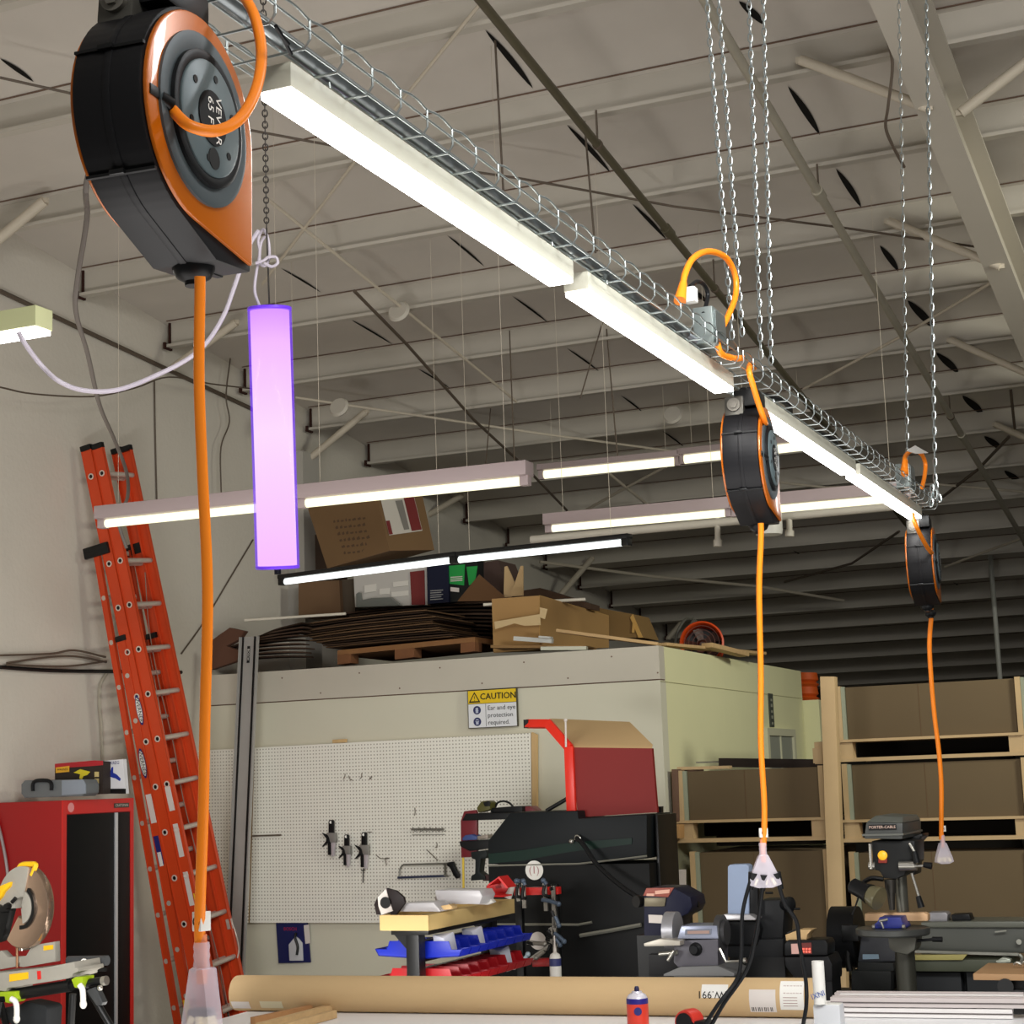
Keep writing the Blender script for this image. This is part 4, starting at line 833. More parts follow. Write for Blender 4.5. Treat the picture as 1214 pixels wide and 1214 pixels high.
tc_ = V((x0+w*.145, Y-.003, z0+h*.80)); b = MB()
def tri(k): return [tc_+V((0, 0, .036*k)), tc_+V((-.040*k, 0, -.030*k)), tc_+V((.040*k, 0, -.030*k))]
o_, i_ = tri(1.15), [q+V((0, 0, -.001)) for q in tri(.78)]
for k in range(3): b.quad(o_[k], o_[(k+1) % 3], i_[(k+1) % 3], i_[k])
b.text('!', tc_+V((0, 0, -.008)), RX, UZ, .05); part(b, 'warning_triangle', M_BLK2, t)
b = MB(); W_ = MB()
for zz in (.47, .17):
    c = V((x0+w*.19, Y-.003, z0+h*zz)); b.lathe([(.030, 0), (.030, -.001)], c, (0, 1, 0), 24); c = c+V((0, -.0015, 0))
    W_.lathe([(.014, 0), (.014, -.0008)], c+V((0, 0, .004)), (0, 1, 0), 16); W_.box(c+V((0, -.0004, -.012)), (.02, .0008, .016))
o = part(b, 'blue_discs', mat('sign_blue', (36,44,96), .5), t); part(W_, 'head_pictograms', mat('pictogram', (190,196,214), .5), o)
b = MB()
for zz in (.47, .17):
    c = V((x0+w*.19, Y-.0062, z0+h*zz+.006))
    if zz > .3:
        for s in (-1, 1): b.box(c+V((s*.013, 0, 0)), (.006, .0006, .012))
    else: b.box(c, (.024, .0006, .007))
part(b, 'pictogram_gear', mat('sign_blue', (36,44,96), .5), o)
# ---------------------------------------------------------------- goods stored on top of the room
def cbox(A, B, Cl, D, E, G, Yn, Yl, Yr):
    """carton from its near edge A-B, left edge C-D and right edge E-G (picture points) at three depths"""
    a, b_, c, d_, e, g = onY(*A, Yn), onY(*B, Yn), onY(*Cl, Yl), onY(*D, Yl), onY(*E, Yr), onY(*G, Yr)
    return [b_, g, g+d_-b_, d_, a, e, e+c-a, c]
c5 = cr(240, 560, 3.372)
H = cbox((447,590),(462,653),(364,600),(388,674),(500,584),(515,652), 12.0, 12.1, 12.5)
t = thing('carton', 'large brown carton tilted high on the pile with handwriting and label', 'box', H[0])
b = MB(); b.hexa(H); part(b, 'box', mat('carton_tilted', (120,92,60), .85, 0, .06, 5), t)
b = MB()
def onface(P0, ux, uy, u, v, off): return P0+ux*u+uy*v+off
P0, ux, uy = H[4], H[5]-H[4], H[0]-H[4]; nn = ux.cross(uy).normalized(); nn = nn if nn.y < 0 else -nn
b.quad(*[onface(P0, ux, uy, u, v, nn*.004) for u, v in ((.06,.02),(.80,.02),(.80,.72),(.06,.72))]); o = part(b, 'label', mat('label_grey', (206,200,190), .7), t)
b = MB(); b.quad(*[onface(P0, ux, uy, u, v, nn*.006) for u, v in ((.56,.03),(.79,.03),(.79,.70),(.56,.70))]); b.quad(*[onface(P0, ux, uy, u, v, nn*.006) for u, v in ((.06,.45),(.14,.45),(.14,.71),(.06,.71))]); part(b, 'red_print', mat('print_maroon', (120,40,40), .7), o)
b = MB(); b.quad(*[onface(P0, ux, uy, u, v, nn*.006) for u, v in ((.36,.10),(.52,.10),(.52,.66),(.40,.66))]); part(b, 'grey_print', mat('print_grey', (130,126,120), .7), o)
P0, ux, uy = H[7], H[4]-H[7], H[3]-H[7]; nn = ux.cross(uy).normalized(); nn = nn if nn.y < 0 else -nn
b = MB(); random.seed(3)
for k in range(6):
    u = .30
    while u < .72:
        l = random.uniform(.02, .05); v = .28+.1*k; b.quad(*[onface(P0, ux, uy, uu, vv, nn*.003) for uu, vv in ((u, v), (u+l, v-.03*random.random()), (u+l, v+.022), (u, v+.03))]); u += l+.025
part(b, 'handwriting', mat('pen_dark', (92,70,50), .9), t)
def plain(px, Y, dz, label, m, cat='box', name='carton', bev=0):
    b = MB(); b.pp(px, Y, dz, bev); return single(b, name, m, label, cat)
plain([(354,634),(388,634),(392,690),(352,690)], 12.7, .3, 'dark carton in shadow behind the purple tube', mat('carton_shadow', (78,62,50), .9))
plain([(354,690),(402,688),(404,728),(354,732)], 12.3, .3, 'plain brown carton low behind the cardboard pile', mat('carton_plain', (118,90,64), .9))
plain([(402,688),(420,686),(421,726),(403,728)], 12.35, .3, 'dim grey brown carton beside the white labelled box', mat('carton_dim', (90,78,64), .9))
t = thing('carton', 'white carton covered with labels and dark red print behind the cardboard pile', 'box', onY(462, 718, 12.2))
b = MB(); b.pp([(419,676),(506,668),(507,717),(421,720)], 12.2, .35); part(b, 'box', mat('carton_offwhite', (200,196,190), .7), t)
b = MB(); b.pp([(486,678),(503,676),(504,717),(488,717)], 12.19, .005); part(b, 'red_print', mat('print_maroon', (120,40,40), .7), t)
b = MB()
for q in ([(432,694),(446,692),(446,701),(432,703)], [(450,698),(462,697),(462,704),(450,705)], [(466,690),(484,688),(484,694),(466,696)], [(464,702),(484,700),(484,706),(464,708)]): b.pp(q, 12.19, .005)
part(b, 'shipping_labels', mat('label_dirty', (226,222,214), .7), t)
b = MB(); b.pp([(422,704),(425,702),(426,712),(440,709),(462,708),(475,718),(422,720)], 12.1, .06, .004); single(b, 'hardware_bag', mat('bag_grey', (120,124,120), .35, .3), 'grey bag of shiny hardware before the white labelled carton', 'bag')
t = thing('carton', 'dark navy carton with pale lettering between white and green cartons', 'box', onY(518, 716, 12.2))
b = MB(); b.pp([(506,672),(531,668),(532,714),(507,716)], 12.15, .35); part(b, 'box', mat('carton_navy', (24,28,50), .6), t)
b = MB()
for k in range(5): b.pp([(510,700+2.6*k),(525-2*(k % 2),699+2.6*k),(525-2*(k % 2),700+2.6*k),(510,701+2.6*k)], 12.14, .004)
part(b, 'print', mat('print_pale', (150,150,150), .7), t)
t = thing('carton', 'black carton with bright green panel on top of the storage room', 'box', onY(548, 712, 12.2))
b = MB(); b.pp([(531,668),(566,664),(566,712),(532,714)], 12.18, .35); part(b, 'box', mat('carton_black', (26,28,28), .6), t)
b = MB(); b.pp([(531.5,671),(551,669),(550,694),(533,692)], 12.17, .005); b.pp([(553,672),(566,671),(563,690),(556,694)], 12.17, .005); part(b, 'green_panel', mat('panel_green', (20,150,64), .5), t)
b = MB()
for k in range(3): b.pp([(534,684+2.2*k),(548,683+2.2*k),(548,684+2.2*k),(534,685+2.2*k)], 12.165, .004)
b.pp([(534,696),(544,697),(544,702),(534,701)], 12.165, .004); part(b, 'print', M_STK, t)
plain([(566,668),(590,664),(600,690),(600,712),(566,712)], 12.3, .35, 'dark brown carton with its lid up behind open flaps', mat('carton_dkbrown', (70,52,46), .85))
plain([(542,713),(568,681),(597,706),(597,712)], 12.0, .01, 'brown triangular open cardboard flap behind the big carton', mat('flap_brown', (100,70,42), .9), 'cardboard flap', 'cardboard_flap')
plain([(598,672),(601,671),(610,690),(606,708),(597,708)], 12.05, .012, 'upright pale cardboard flap, left of the pair', M_CARDT, 'cardboard flap', 'cardboard_flap')
plain([(617,671),(620,671),(620,706),(605,707)], 12.03, .012, 'upright pale cardboard flap, right of the pair', M_CARDT, 'cardboard flap', 'cardboard_flap')
plain([(620,700),(640,697),(700,716),(700,722),(620,712)], 12.4, .2, 'dark flat cardboard behind the big carton', M_CARDD, 'cardboard', 'cardboard_sheet')
plain([(566,706),(585,708),(640,697),(640,712),(566,716)], 12.45, .2, 'dark folded cardboard under open flaps', M_CARDD, 'cardboard', 'cardboard_sheet')
# white rods
b = MB(); b.cyl(onY(290,735.5,11.25), onY(410,727.5,11.45), .011, n=10); single(b, 'white_rod', mat('rod_white', (222,216,200), .5), 'thin white rod sticking out left over the cardboard pile', 'rod')
b = MB(); b.cyl(onY(573,717,11.6), onY(694,710.5,11.9), .012, n=10); single(b, 'white_rod', mat('rod_white', (222,216,200), .5), 'thin pale rod lying behind the big carton', 'rod')
# cardboard sheets
M_SH = [mat('sheet_%s' % k, c_, .9, 0, .15, 6) for k, c_ in (('light', (104,78,52)), ('mid', (74,54,37)), ('dark', (52,38,28)))]
def sheet(a, b_, sag, Y, depth, m, th, name, label, group):
    p, q = onY(*a, Y), onY(*b_, Y); b = MB(); n = 14; F_ = []; 
    for i in range(n+1):
        u = i/n; c = p.lerp(q, u)+V((0, 0, sag*4*u*(1-u))); c.y += .012*math.sin(9*u+a[1]); F_.append([b.v(c+o) for o in (V((0, 0, 0)), V((0, 0, th)), V((0, depth, th)), V((0, depth, 0)))])
    b.loft(F_); return single(b, name, m, label, 'cardboard sheet', group)
ORD = ['topmost', 'second', 'third', 'fourth', 'fifth', 'sixth', 'seventh', 'eighth', 'ninth', 'tenth', 'eleventh', 'twelfth', 'lowest']
random.seed(5)
for i in range(13):
    f = i/12
    sheet((384-38*f+random.uniform(-5,5), 768-24*f), (536-30*f+random.uniform(-9,4), 755-31*f), .003+.010*f, 11.48+random.uniform(-.02,.02), .68, M_SH[i % 3 if random.random() < .7 else 0], .008, 'cardboard_sheet', 'brown flattened cardboard sheet in the pile on the pallet, %s from the top' % ORD[12-i] if 0 < i < 12 else 'brown flattened cardboard sheet, %s of the pile on the pallet' % ORD[12-i], 'flattened cardboard on the pallet')
for i in range(10):
    f = i/9
    sheet((440-30*f+random.uniform(-4,4), 756-28*f), (584+random.uniform(-4,2)+3*f, 757-42*f), .02, 12.26+random.uniform(-.01,.01), .5, M_SH[2] if i % 3 else M_CARDD, .014, 'cardboard_sheet', 'dark cardboard sheet in the stack behind the pallet pile, %s from the top' % ORD[9-i] if i < 9 else 'dark cardboard sheet, topmost of the stack behind the pallet pile', 'dark cardboard behind the pallet pile')
for i in range(9):
    f = i/8
    sheet((254+30*f*f+random.uniform(-3,5), 787-20*f-6*math.sin(3*f)), (360+random.uniform(-6,2), 779-40*f), .02, 11.31+random.uniform(-.01,.01), .14, M_CARDD if i % 4 else M_SH[2], .010, 'cardboard_sheet', 'dark drooping cardboard sheet behind the tall aluminium rail, %s from the top' % ORD[8-i] if i < 8 else 'dark drooping cardboard sheet behind the tall aluminium rail, topmost one', 'dark cardboard at left end of the pile')
b = MB(); b.pp([(252,758),(272,744),(290,748),(283,758),(268,766),(286,772),(280,784),(250,794),(248,772)], 11.22, .06, .006); single(b, 'crumpled_cardboard', mat('crumple_brown', (96,64,48), .9), 'crumpled brown paper at left end of the cardboard pile', 'cardboard')
# pallet under the pile
t = thing('pallet', 'wooden pallet under the cardboard pile on the storage room', 'pallet', onY(482, 787, 11.42))
b = MB(); b.hexa([onY(400,777,11.4), onY(563,761,11.4), onY(563,761,11.4)+V((0,.9,0)), onY(400,777,11.4)+V((0,.9,0)), onY(400,771,11.4), onY(563,755,11.4), onY(563,755,11.4)+V((0,.9,0)), onY(400,771,11.4)+V((0,.9,0))]); part(b, 'deck', mat('pallet_wood', (140,98,58), .8, 0, .2, 6), t)
for px in ([(400,776),(416,775),(416,786),(400,788)], [(468,770),(491,767),(491,779),(468,782)], [(546,763),(563,761),(563,772),(546,774)]):
    b = MB(); b.pp(px, 11.4, .12); part(b, 'block', mat('pallet_block', (128,84,52), .85, 0, .2, 8), t)
# big cartons
H = cbox((640,706),(640,770),(583,710),(585,774),(722,730),(722,768), 11.35, 11.42, 13.0)
t = thing('carton', 'big taped brown carton on front edge of the storage room', 'box', H[0])
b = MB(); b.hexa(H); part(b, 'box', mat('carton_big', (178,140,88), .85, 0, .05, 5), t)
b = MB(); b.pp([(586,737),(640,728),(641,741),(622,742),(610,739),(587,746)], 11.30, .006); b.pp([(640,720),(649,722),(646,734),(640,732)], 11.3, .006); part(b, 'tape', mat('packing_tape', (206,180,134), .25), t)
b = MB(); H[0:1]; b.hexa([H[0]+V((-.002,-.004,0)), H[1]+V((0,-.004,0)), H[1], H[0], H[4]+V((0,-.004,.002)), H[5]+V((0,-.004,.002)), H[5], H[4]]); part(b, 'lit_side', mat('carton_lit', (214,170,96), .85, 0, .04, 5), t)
H = cbox((750,727),(760,756),(690,717),(690,756),(756,727),(761,756), 13.1, 13.2, 13.4)
t = thing('carton', 'smaller brown carton behind the big taped carton', 'box', H[0])
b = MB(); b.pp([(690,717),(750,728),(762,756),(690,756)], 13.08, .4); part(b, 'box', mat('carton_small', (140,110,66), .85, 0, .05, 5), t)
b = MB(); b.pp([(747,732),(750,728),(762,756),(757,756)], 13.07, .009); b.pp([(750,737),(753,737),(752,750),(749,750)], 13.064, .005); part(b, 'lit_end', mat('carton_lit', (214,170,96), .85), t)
# planks and aluminium offcuts
def plank(a, b_, w, h, Y0, Y1, label, m=M_PINEH, name='plank', cat='plank'):
    b = MB(); b.bar(onY(*a, Y0), onY(*b_, Y1), w, h, (0, 0, 1), .003); return single(b, name, m, label, cat)
plank((662,748),(782,764), .14, .022, 11.22, 11.32, 'long pale plank lying across front of the big carton')
plank((783,764),(902,775), .10, .022, 11.6, 13.3, 'pale plank running back along right edge of storage room')
plank((838,765),(882,776), .09, .035, 12.2, 12.8, 'short pale board end beside orange fan')
plank((590,768),(700,768), .30, .02, 11.3, 11.35, 'brown flat board under planks on storage room edge', mat('board_brown', (140,108,66), .8, 0, .1, 4))
b = MB(); b.bar(onY(610,757,11.15), onY(655,760,11.15), .04, .03); b.bar(onY(640,755,11.13), onY(654,756,11.13), .05, .012); single(b, 'aluminium_offcut', mat('offcut_white', (206,208,204), .35, .4), 'white aluminium offcut poking out before the big carton', 'offcut')
b = MB(); b.bar(onY(642,769,11.18), onY(696,768.5,11.22), .05, .025); single(b, 'aluminium_offcut', mat('offcut_pale', (190,190,172), .4, .3), 'pale aluminium offcut below the longer plank', 'offcut')
# orange fan
t = thing('floor_fan', 'round orange drum fan lying on the storage room by the planks', 'fan', onY(832, 768, 12.7)); fc = onY(832, 762, 12.7); fa = V((.25, -1, .12)).normalized(); fr_ = .165
b = MB(); b.lathe([(fr_*.94, 0), (fr_*1.02, .005), (fr_*1.02, .022), (fr_, .03)] if 0 else [(fr_*.93, -.28), (fr_*.93, -.03), (fr_*1.03, -.02), (fr_*1.03, .0), (fr_*.95, .006), (fr_*.9, -.01), (fr_*.9, -.27)], fc, fa, 36, False); part(b, 'housing', mat('fan_orange', (206,70,16), .45), t)
b = MB(); b.lathe([(fr_*.9, -.2), (.001, -.2)], fc, fa, 30, False); part(b, 'back_shade', M_BLK2, t)
b = MB(); u_, w_, d_ = frame(fa)
for k in range(5):
    a = 2*math.pi*k/5; r_ = u_*math.cos(a)+w_*math.sin(a); s_ = d_.cross(r_); b.hexa([fc-d_*.1+r_*.03-s_*.02, fc-d_*.1+r_*.13-s_*.05, fc-d_*.1+r_*.13+s_*.03+d_*.03, fc-d_*.1+r_*.03+s_*.02+d_*.02]+[fc-d_*.105+r_*.03-s_*.02, fc-d_*.105+r_*.13-s_*.05, fc-d_*.105+r_*.13+s_*.03+d_*.03, fc-d_*.105+r_*.03+s_*.02+d_*.02])
b.lathe([(.03, 0), (.04, .02), (.02, .04)], fc-d_*.1, fa, 16); part(b, 'blades', mat('fan_dark', (60,30,20), .5), t)
b = MB()
for k in range(4): b.lathe([(fr_*(.2+.2*k), .0), (fr_*(.2+.2*k)+.004, .0), (fr_*(.2+.2*k)+.004, -.004), (fr_*(.2+.2*k), -.004)], fc, fa, 30, False)
part(b, 'grille', mat('fan_grille', (90,40,20), .5), t)
b = MB(); b.tube([onY(*p, 12.75) for p in [(800,768),(803,750),(812,735),(822,733)]], .012, 6); b.pp([(800,768),(822,733),(826,735),(808,768)], 12.9, .02); single(b, 'fan_guard', mat('guard_grey', (84,84,76), .6), 'grey flap standing left of orange fan', 'panel')
# orange duct at the back
b = MB(); pa = onY(960, 828, 15.36); pr = []
for k in range(13): pr += [(.095+.014*(k % 2)+.01*math.sin(k*2.1), .021*k)]
b.lathe(pr, pa+V((-.03, 0, -.02)), (.05, 0, 1), 20); single(b, 'flexible_duct', mat('duct_orange', (200,84,20), .6, 0, .2, 12), 'crumpled orange flexible duct beside tall wooden post', 'duct')
b = MB(); p_ = onX(948, 797, BX); b.box2((pa.x-.3, 15.11, 0), (pa.x+.14, 15.6, pa.z-.025)); struct(b, 'partition', M_SIDEW)
c7 = cr(700, 914, 4.047); c9 = cr(914, 914, 4.047); c2 = cr(420, 914, 4.047); cM = cr(530, 840, 4.496); cB = cr(560, 1014, 6.07)
def PPX(b, c, pts, Y, t, bev=0): return b.pp([c(*p) for p in pts], Y, t, bev)
def at(c, x, y, Y): return onY(*c(x, y), Y)
# ---------------------------------------------------------------- black machine with red hood
YM = 9.3
M_MB = mat('machine_black', (9,10,11), .55, 0, .2, 3); M_MG = mat('machine_green', (8,36,28), .4)
xr = at(cM, 1065, 550, YM).x; xl = at(cM, 218, 850, YM).x; zs = at(cM, 500, 832, YM).z
mc = thing('workshop_machine', 'large black workshop machine under a raised red and tan hood', 'machine', ((xl+xr)/2, YM+.5, 0))
b = MB(); b.box2((xl, YM, 0), (xr, YM+.42, zs), .01); part(b, 'base_cabinet', M_MB, mc)
b = MB(); PPX(b, cM, [(218,830),(218,705),(335,555),(695,545),(700,585),(1065,563),(1065,800),(700,828)], YM+.005, .42, .008); part(b, 'upper_body', mat('machine_slate', (13,18,21), .5), mc)
b = MB(); PPX(b, cM, [(222,790),(218,775),(400,755),(650,715),(985,690),(985,722),(650,765),(400,812),(222,826)], YM-.002, .006); part(b, 'green_band', M_MG, mc)
b = MB(); b.box2((xr+.002, YM+.12, 0), (xr+.02, YM+.46, at(cM, 1120, 560, YM+.4).z), .004); PPX(b, cM, [(1118,522),(1142,522),(1142,600),(1118,600)], YM+.40, .04); part(b, 'side_column', M_BLK2, mc)
M_TRIM = mat('trim_silver', (150,150,140), .4, .6)
b = MB(); b.tube([at(cM, x, y, YM-.006) for x, y in [(220,838),(480,832),(700,828),(900,806),(1065,786)]], .006, 6, 1); part(b, 'trim_line', M_TRIM, mc)
b = MB(); b.tube([at(cB, x, y, YM-.006) for x, y in [(130,498),(560,498),(760,500),(860,482)]], .008, 6, 1); part(b, 'trim_line', M_TRIM, mc)
b = MB(); b.tube([at(cB, x, y, YM-.05) for x, y in [(775,578),(1000,540),(1214,500)]], .012, 6, 1); part(b, 'grey_bar', M_TRIM, mc)
for q in ((466,862),):
    b = MB(); c = at(cM, *q, YM-.006); b.lathe([(.055, 0), (.055, .004)], c, (0, -1, 0), 28); o = part(b, 'round_sticker', M_PAPER, mc)
    b = MB(); cc = c+V((0, -.006, 0)); b.text('(1)', cc, (1, 0, 0), (0, 0, 1), .06); part(b, 'sticker_print', mat('print_rose', (170,120,120), .7), o)
b = MB(); c = at(cB, 473, 615, YM-.006); b.lathe([(.05, 0), (.05, .004)], c, (0, -1, 0), 28); part(b, 'round_sticker', M_STK, mc)
b = MB(); b.sphere(at(cM, 664, 708, YM-.01), .016); b.tube([at(cM, x, y, YM-.03) for x, y in [(684,700),(690,680),(705,688),(710,705)]], .008, 6); part(b, 'cable_socket', M_SILV, mc)
b = MB(); b.tube([at(cM, x, y, YM-.05-.05*i) for i, (x, y) in enumerate([(690,690),(730,730),(790,820),(860,890),(940,955),(1030,1015)])], .013, 8); part(b, 'power_cable', M_BLACK, mc)
# hood
hd = mc
def hp(x, y, Y): return at(cM, x, y, Y)
Yh = YM+.12; Yb = Yh+.55
tl, tr_ = hp(545,70,Yb), hp(968,88,Yb); ml_, mr_ = hp(668,207,Yh), hp(1092,212,Yh); bl_, br_ = hp(697,580,Yh), hp(1120,553,Yh)
b = MB(); b.prism([ml_, mr_, br_, bl_], (0, .03, 0)); part(b, 'hood_panel', mat('hood_red', (128,18,14), .6, 0, .06, 2), hd)
b = MB(); b.hexa([ml_, mr_, tr_, tl]+[p+V((0, .02, .02)) for p in (ml_, mr_, tr_, tl)]); part(b, 'hood_top', mat('hood_tan', (202,170,124), .7, 0, .04, 4), hd)
b = MB(); M_BR = mat('hood_bright_red', (232,44,24), .35)
def seg(p, q, w=.05): b.bar(p, q, .03, w, (.8, 0, .6), .003)
seg(hp(665,560,Yh-.01), hp(650,200,Yh-.01), .055); seg(hp(652,210,Yh-.01), hp(535,75,Yh+.05), .055); seg(hp(540,82,Yh+.05), hp(425,82,Yh+.1), .05); part(b, 'hood_frame', M_BR, hd)
b = MB(); b.box(hp(427,82,Yh+.1), (.03, .04, .05)); part(b, 'end_cap', M_BLK2, hd)
b = MB(); b.cyl(hp(530,545,Yh), hp(658,470,Yh), .012, n=10); part(b, 'gas_strut', M_BLK2, hd)
b = MB(); b.cyl(hp(632,60,Yh-.03), hp(634,205,Yh-.03), .006, n=8); b.sphere(hp(632,62,Yh-.03), .011); part(b, 'thin_rod', M_STK, hd)

# ---------------------------------------------------------------- dark red tool rack behind
YT = 10.2
M_WINE = mat('wine_red', (112,18,32), .4)
tk = thing('tool_rack', 'dark red tool rack with black trays left of the black machine', 'rack', at(cM, 200, 790, YT))
b = MB(); PPX(b, cM, [(72,600),(90,548),(150,540),(158,560),(158,790),(75,795)], YT, .03, .003); part(b, 'side_panel', M_WINE, tk)
b = MB(); PPX(b, cM, [(100,560),(335,555),(335,590),(78,598)], YT-.01, .25, .004); PPX(b, cM, [(65,708),(225,700),(225,745),(120,760),(70,735)], YT-.02, .2, .004); part(b, 'tray', M_BLACK, tk)
b = MB(); PPX(b, cM, [(345,530),(440,520),(470,545),(345,552)], YT+.1, .12, .004); part(b, 'rear_panel', M_WINE, tk)
b = MB(); b.box2((at(cM,150,600,YT).x, YT+.6, at(cM,150,790,YT).z), (at(cM,160,600,YT).x, YT+.85, at(cM,150,600,YT).z)); b.bar(at(cM,115,700,YT+.01), at(cM,115,700,YT+.75), .05, .05); part(b, 'wall_arm', M_BLK2, tk)
t = thing('cordless_tool', 'small olive and black power tool on top of the dark red rack', 'power tool', at(cM, 190, 555, YT+.1))
b = MB(); PPX(b, cM, [(155,530),(180,495),(215,490),(232,500),(228,540),(165,556)], YT+.02, .1, .01); part(b, 'body', mat('tool_olive', (84,80,30), .5), t)
b = MB(); PPX(b, cM, [(190,500),(222,492),(230,502),(226,520),(200,522)], YT+.012, .012, .003); part(b, 'grip', M_BLACK, t)
t = thing('tool_tray', 'black carry tray with thin handle on top of the dark red rack', 'tray', at(cM, 300, 555, YT+.1))
b = MB(); PPX(b, cM, [(232,530),(340,522),(400,520),(400,552),(232,556)], YT+.05, .15, .005); part(b, 'tray', M_BLACK, t)
b = MB(); b.tube([at(cM, x, y, YT+.1) for x, y in [(258,525),(270,502),(300,494),(330,502),(352,522)]], .007, 6); part(b, 'handle', M_BLK2, t)
t = thing('cordless_drill', 'black cordless drill hanging under the dark red rack', 'drill', at(cM, 170, 915, YT-.05))
b = MB(); PPX(b, cM, [(125,765),(205,755),(215,780),(205,800),(180,800),(172,870),(200,890),(205,912),(125,918),(128,892),(148,880),(150,805),(130,800)], YT-.05, .08, .006); part(b, 'body', mat('drill_black', (26,32,32), .5), t)
b = MB(); PPX(b, cM, [(190,885),(260,892),(258,918),(190,920)], YT-.04, .06, .004); part(b, 'battery', mat('battery_maroon', (60,24,26), .5), t)
t = thing('blue_tool', 'blue topped hand tool lying on lower tray of the dark red rack', 'tool', at(cM, 125, 700, YT-.02))
b = MB(); PPX(b, cM, [(80,690),(95,675),(130,670),(158,682),(158,700),(82,704)], YT-.04, .1, .006); part(b, 'body', mat('tool_blue', (54,74,130), .45), t)
b = MB(); PPX(b, cM, [(158,680),(215,672),(218,690),(160,700)], YT-.03, .08, .004); part(b, 'blade', mat('blade_grey', (150,140,130), .4, .4), t)
b = MB(); PPX(b, cM, [(80,795),(90,795),(92,965),(82,965)], YT-.06, .006); single(b, 'hanging_strip', mat('tape_yellow', (214,184,60), .5), 'thin yellow strip hanging below the dark red rack', 'tape')
# ---------------------------------------------------------------- assembly stand with bins
YA = 7.6; zA = 1.005
fl = onY(450, 1085, YA); fr = onY(507.5, 1085, YA); X0, X1 = fl.x, fr.x; zt = (fl.z+fr.z)/2; zb = onY(507, 1103.5, YA).z; Y2 = onX(610, 1069, X1).y
st_ = thing('work_stand', 'pale wooden tray top on black post stand holding blue and red bins', 'stand', ((X0+X1)/2, (YA+Y2)/2, 0))
M_PLY = mat('pale_plywood', (216,186,124), .6, 0, .08, 5)
b = MB(); w = .018
b.box2((X0, YA, zb), (X1, YA+w, zt), .002); b.box2((X1-w, YA+w, zb), (X1, Y2, zt), .002); b.box2((X0, YA+w, zb), (X0+w, Y2, zt), .002); b.box2((X0+w, Y2-w, zb), (X1-w, Y2, zt), .002); part(b, 'tray_frame', M_PLY, st_)
b = MB(); b.box2((X0+w, YA+w, zb), (X1-w, Y2-w, zt-.025)); part(b, 'tray_base', M_PLY, st_)
b = MB(); b.box2((X0+.05, YA+.02, zb-.022), (X1-.01, Y2-.05, zb), .002); part(b, 'steel_frame', M_BLK2, st_)
xm = onY(488, 1130, YA+.02).x
for yy, n_ in ((YA+.03, 'post'), (Y2-.15, 'post')):
    b = MB(); b.box2((xm-.035, yy, .04), (xm+.035, yy+.07, zb-.022), .004); b.prism([(xm-.035, yy+.02, zb-.022), (xm-.11, yy+.02, zb-.022), (xm-.035, yy+.02, zb-.1)], (0, .03, 0)); o = part(b, n_, M_BLK2, st_)
    b = MB(); b.box2((xm-.3, yy-.0, 0), (xm+.3, yy+.07, .04), .006); part(b, 'foot', M_BLK2, o)
for zz in (zb-.16, zb-.29):
    b = MB(); b.box2((xm-.012, YA+.10, zz), (xm+.012, Y2-.15, zz+.10)); part(b, 'bin_rail', M_BLK2, st_)
M_BLUE = mat('bin_blue', (16,40,178), .4); M_BRED = mat('bin_red', (178,20,28), .4)
def bin_(sx, x, y, z, wd, L, m, name):
    """open-fronted bin: back at x, mouth towards sx"""
    b = MB(); t_ = .004; h = .085
    side = [(0, 0), (L*.92, .012), (L, .045), (L*.72, .045), (L*.66, h), (0, h)]
    for yy in (y, y+wd-t_): b.prism([(x+sx*a, yy, z+c) for a, c in side], (0, t_, 0), .001)
    b.hexa([(x+sx*a, yy, z+c) for c0 in (0, t_) for a, c, yy in ((0, c0, y), (L*.92, c0+.012, y), (L*.92, c0+.012, y+wd), (0, c0, y+wd))])
    b.hexa([(x+sx*a, yy, z+c) for a, yy, c in ((L*.92, y, .012), (L*.92, y+wd, .012), (L, y+wd, .047), (L, y, .047), (L*.92-t_, y, .012), (L*.92-t_, y+wd, .012), (L-t_, y+wd, .047), (L-t_, y, .047))])
    b.box2((min(x, x+sx*t_), y, z), (max(x, x+sx*t_), y+wd, z+h)); return b
labs = ['nearest', 'second', 'third', 'fourth', 'fifth', 'sixth', 'seventh', 'farthest']
zbl = onY(528, 1136, YA+.2).z-.0; wdt = (Y2-YA-.16)/8
for k in range(8):
    single(bin_(1, xm+.014, YA+.12+wdt*k, zb-.145, wdt-.008, .21, M_BLUE, ''), 'storage_bin', M_BLUE, 'blue open bin on right side of the work stand, %s in its row' % labs[k], 'bin', 'blue bins on the work stand')
    single(bin_(1, xm+.014, YA+.12+wdt*k, zb-.275, wdt-.008, .21, M_BRED, ''), 'storage_bin', M_BRED, 'red open bin on right side of the work stand, %s in its row' % labs[k], 'bin', 'red bins on the work stand')
for k in range(2):
    single(bin_(-1, xm-.014, YA+.12+wdt*k, zb-.145, wdt-.008, .24, M_BLUE, ''), 'storage_bin', M_BLUE, 'blue open bin on left side of the work stand, %s one' % ('nearer', 'farther')[k], 'bin', 'blue bins on the work stand')
    single(bin_(-1, xm-.014, YA+.12+wdt*k, zb-.275, wdt-.008, .22, M_BRED, ''), 'storage_bin', M_BRED, 'red open bin on left side of the work stand, %s one' % ('nearer', 'farther')[k], 'bin', 'red bins on the work stand')
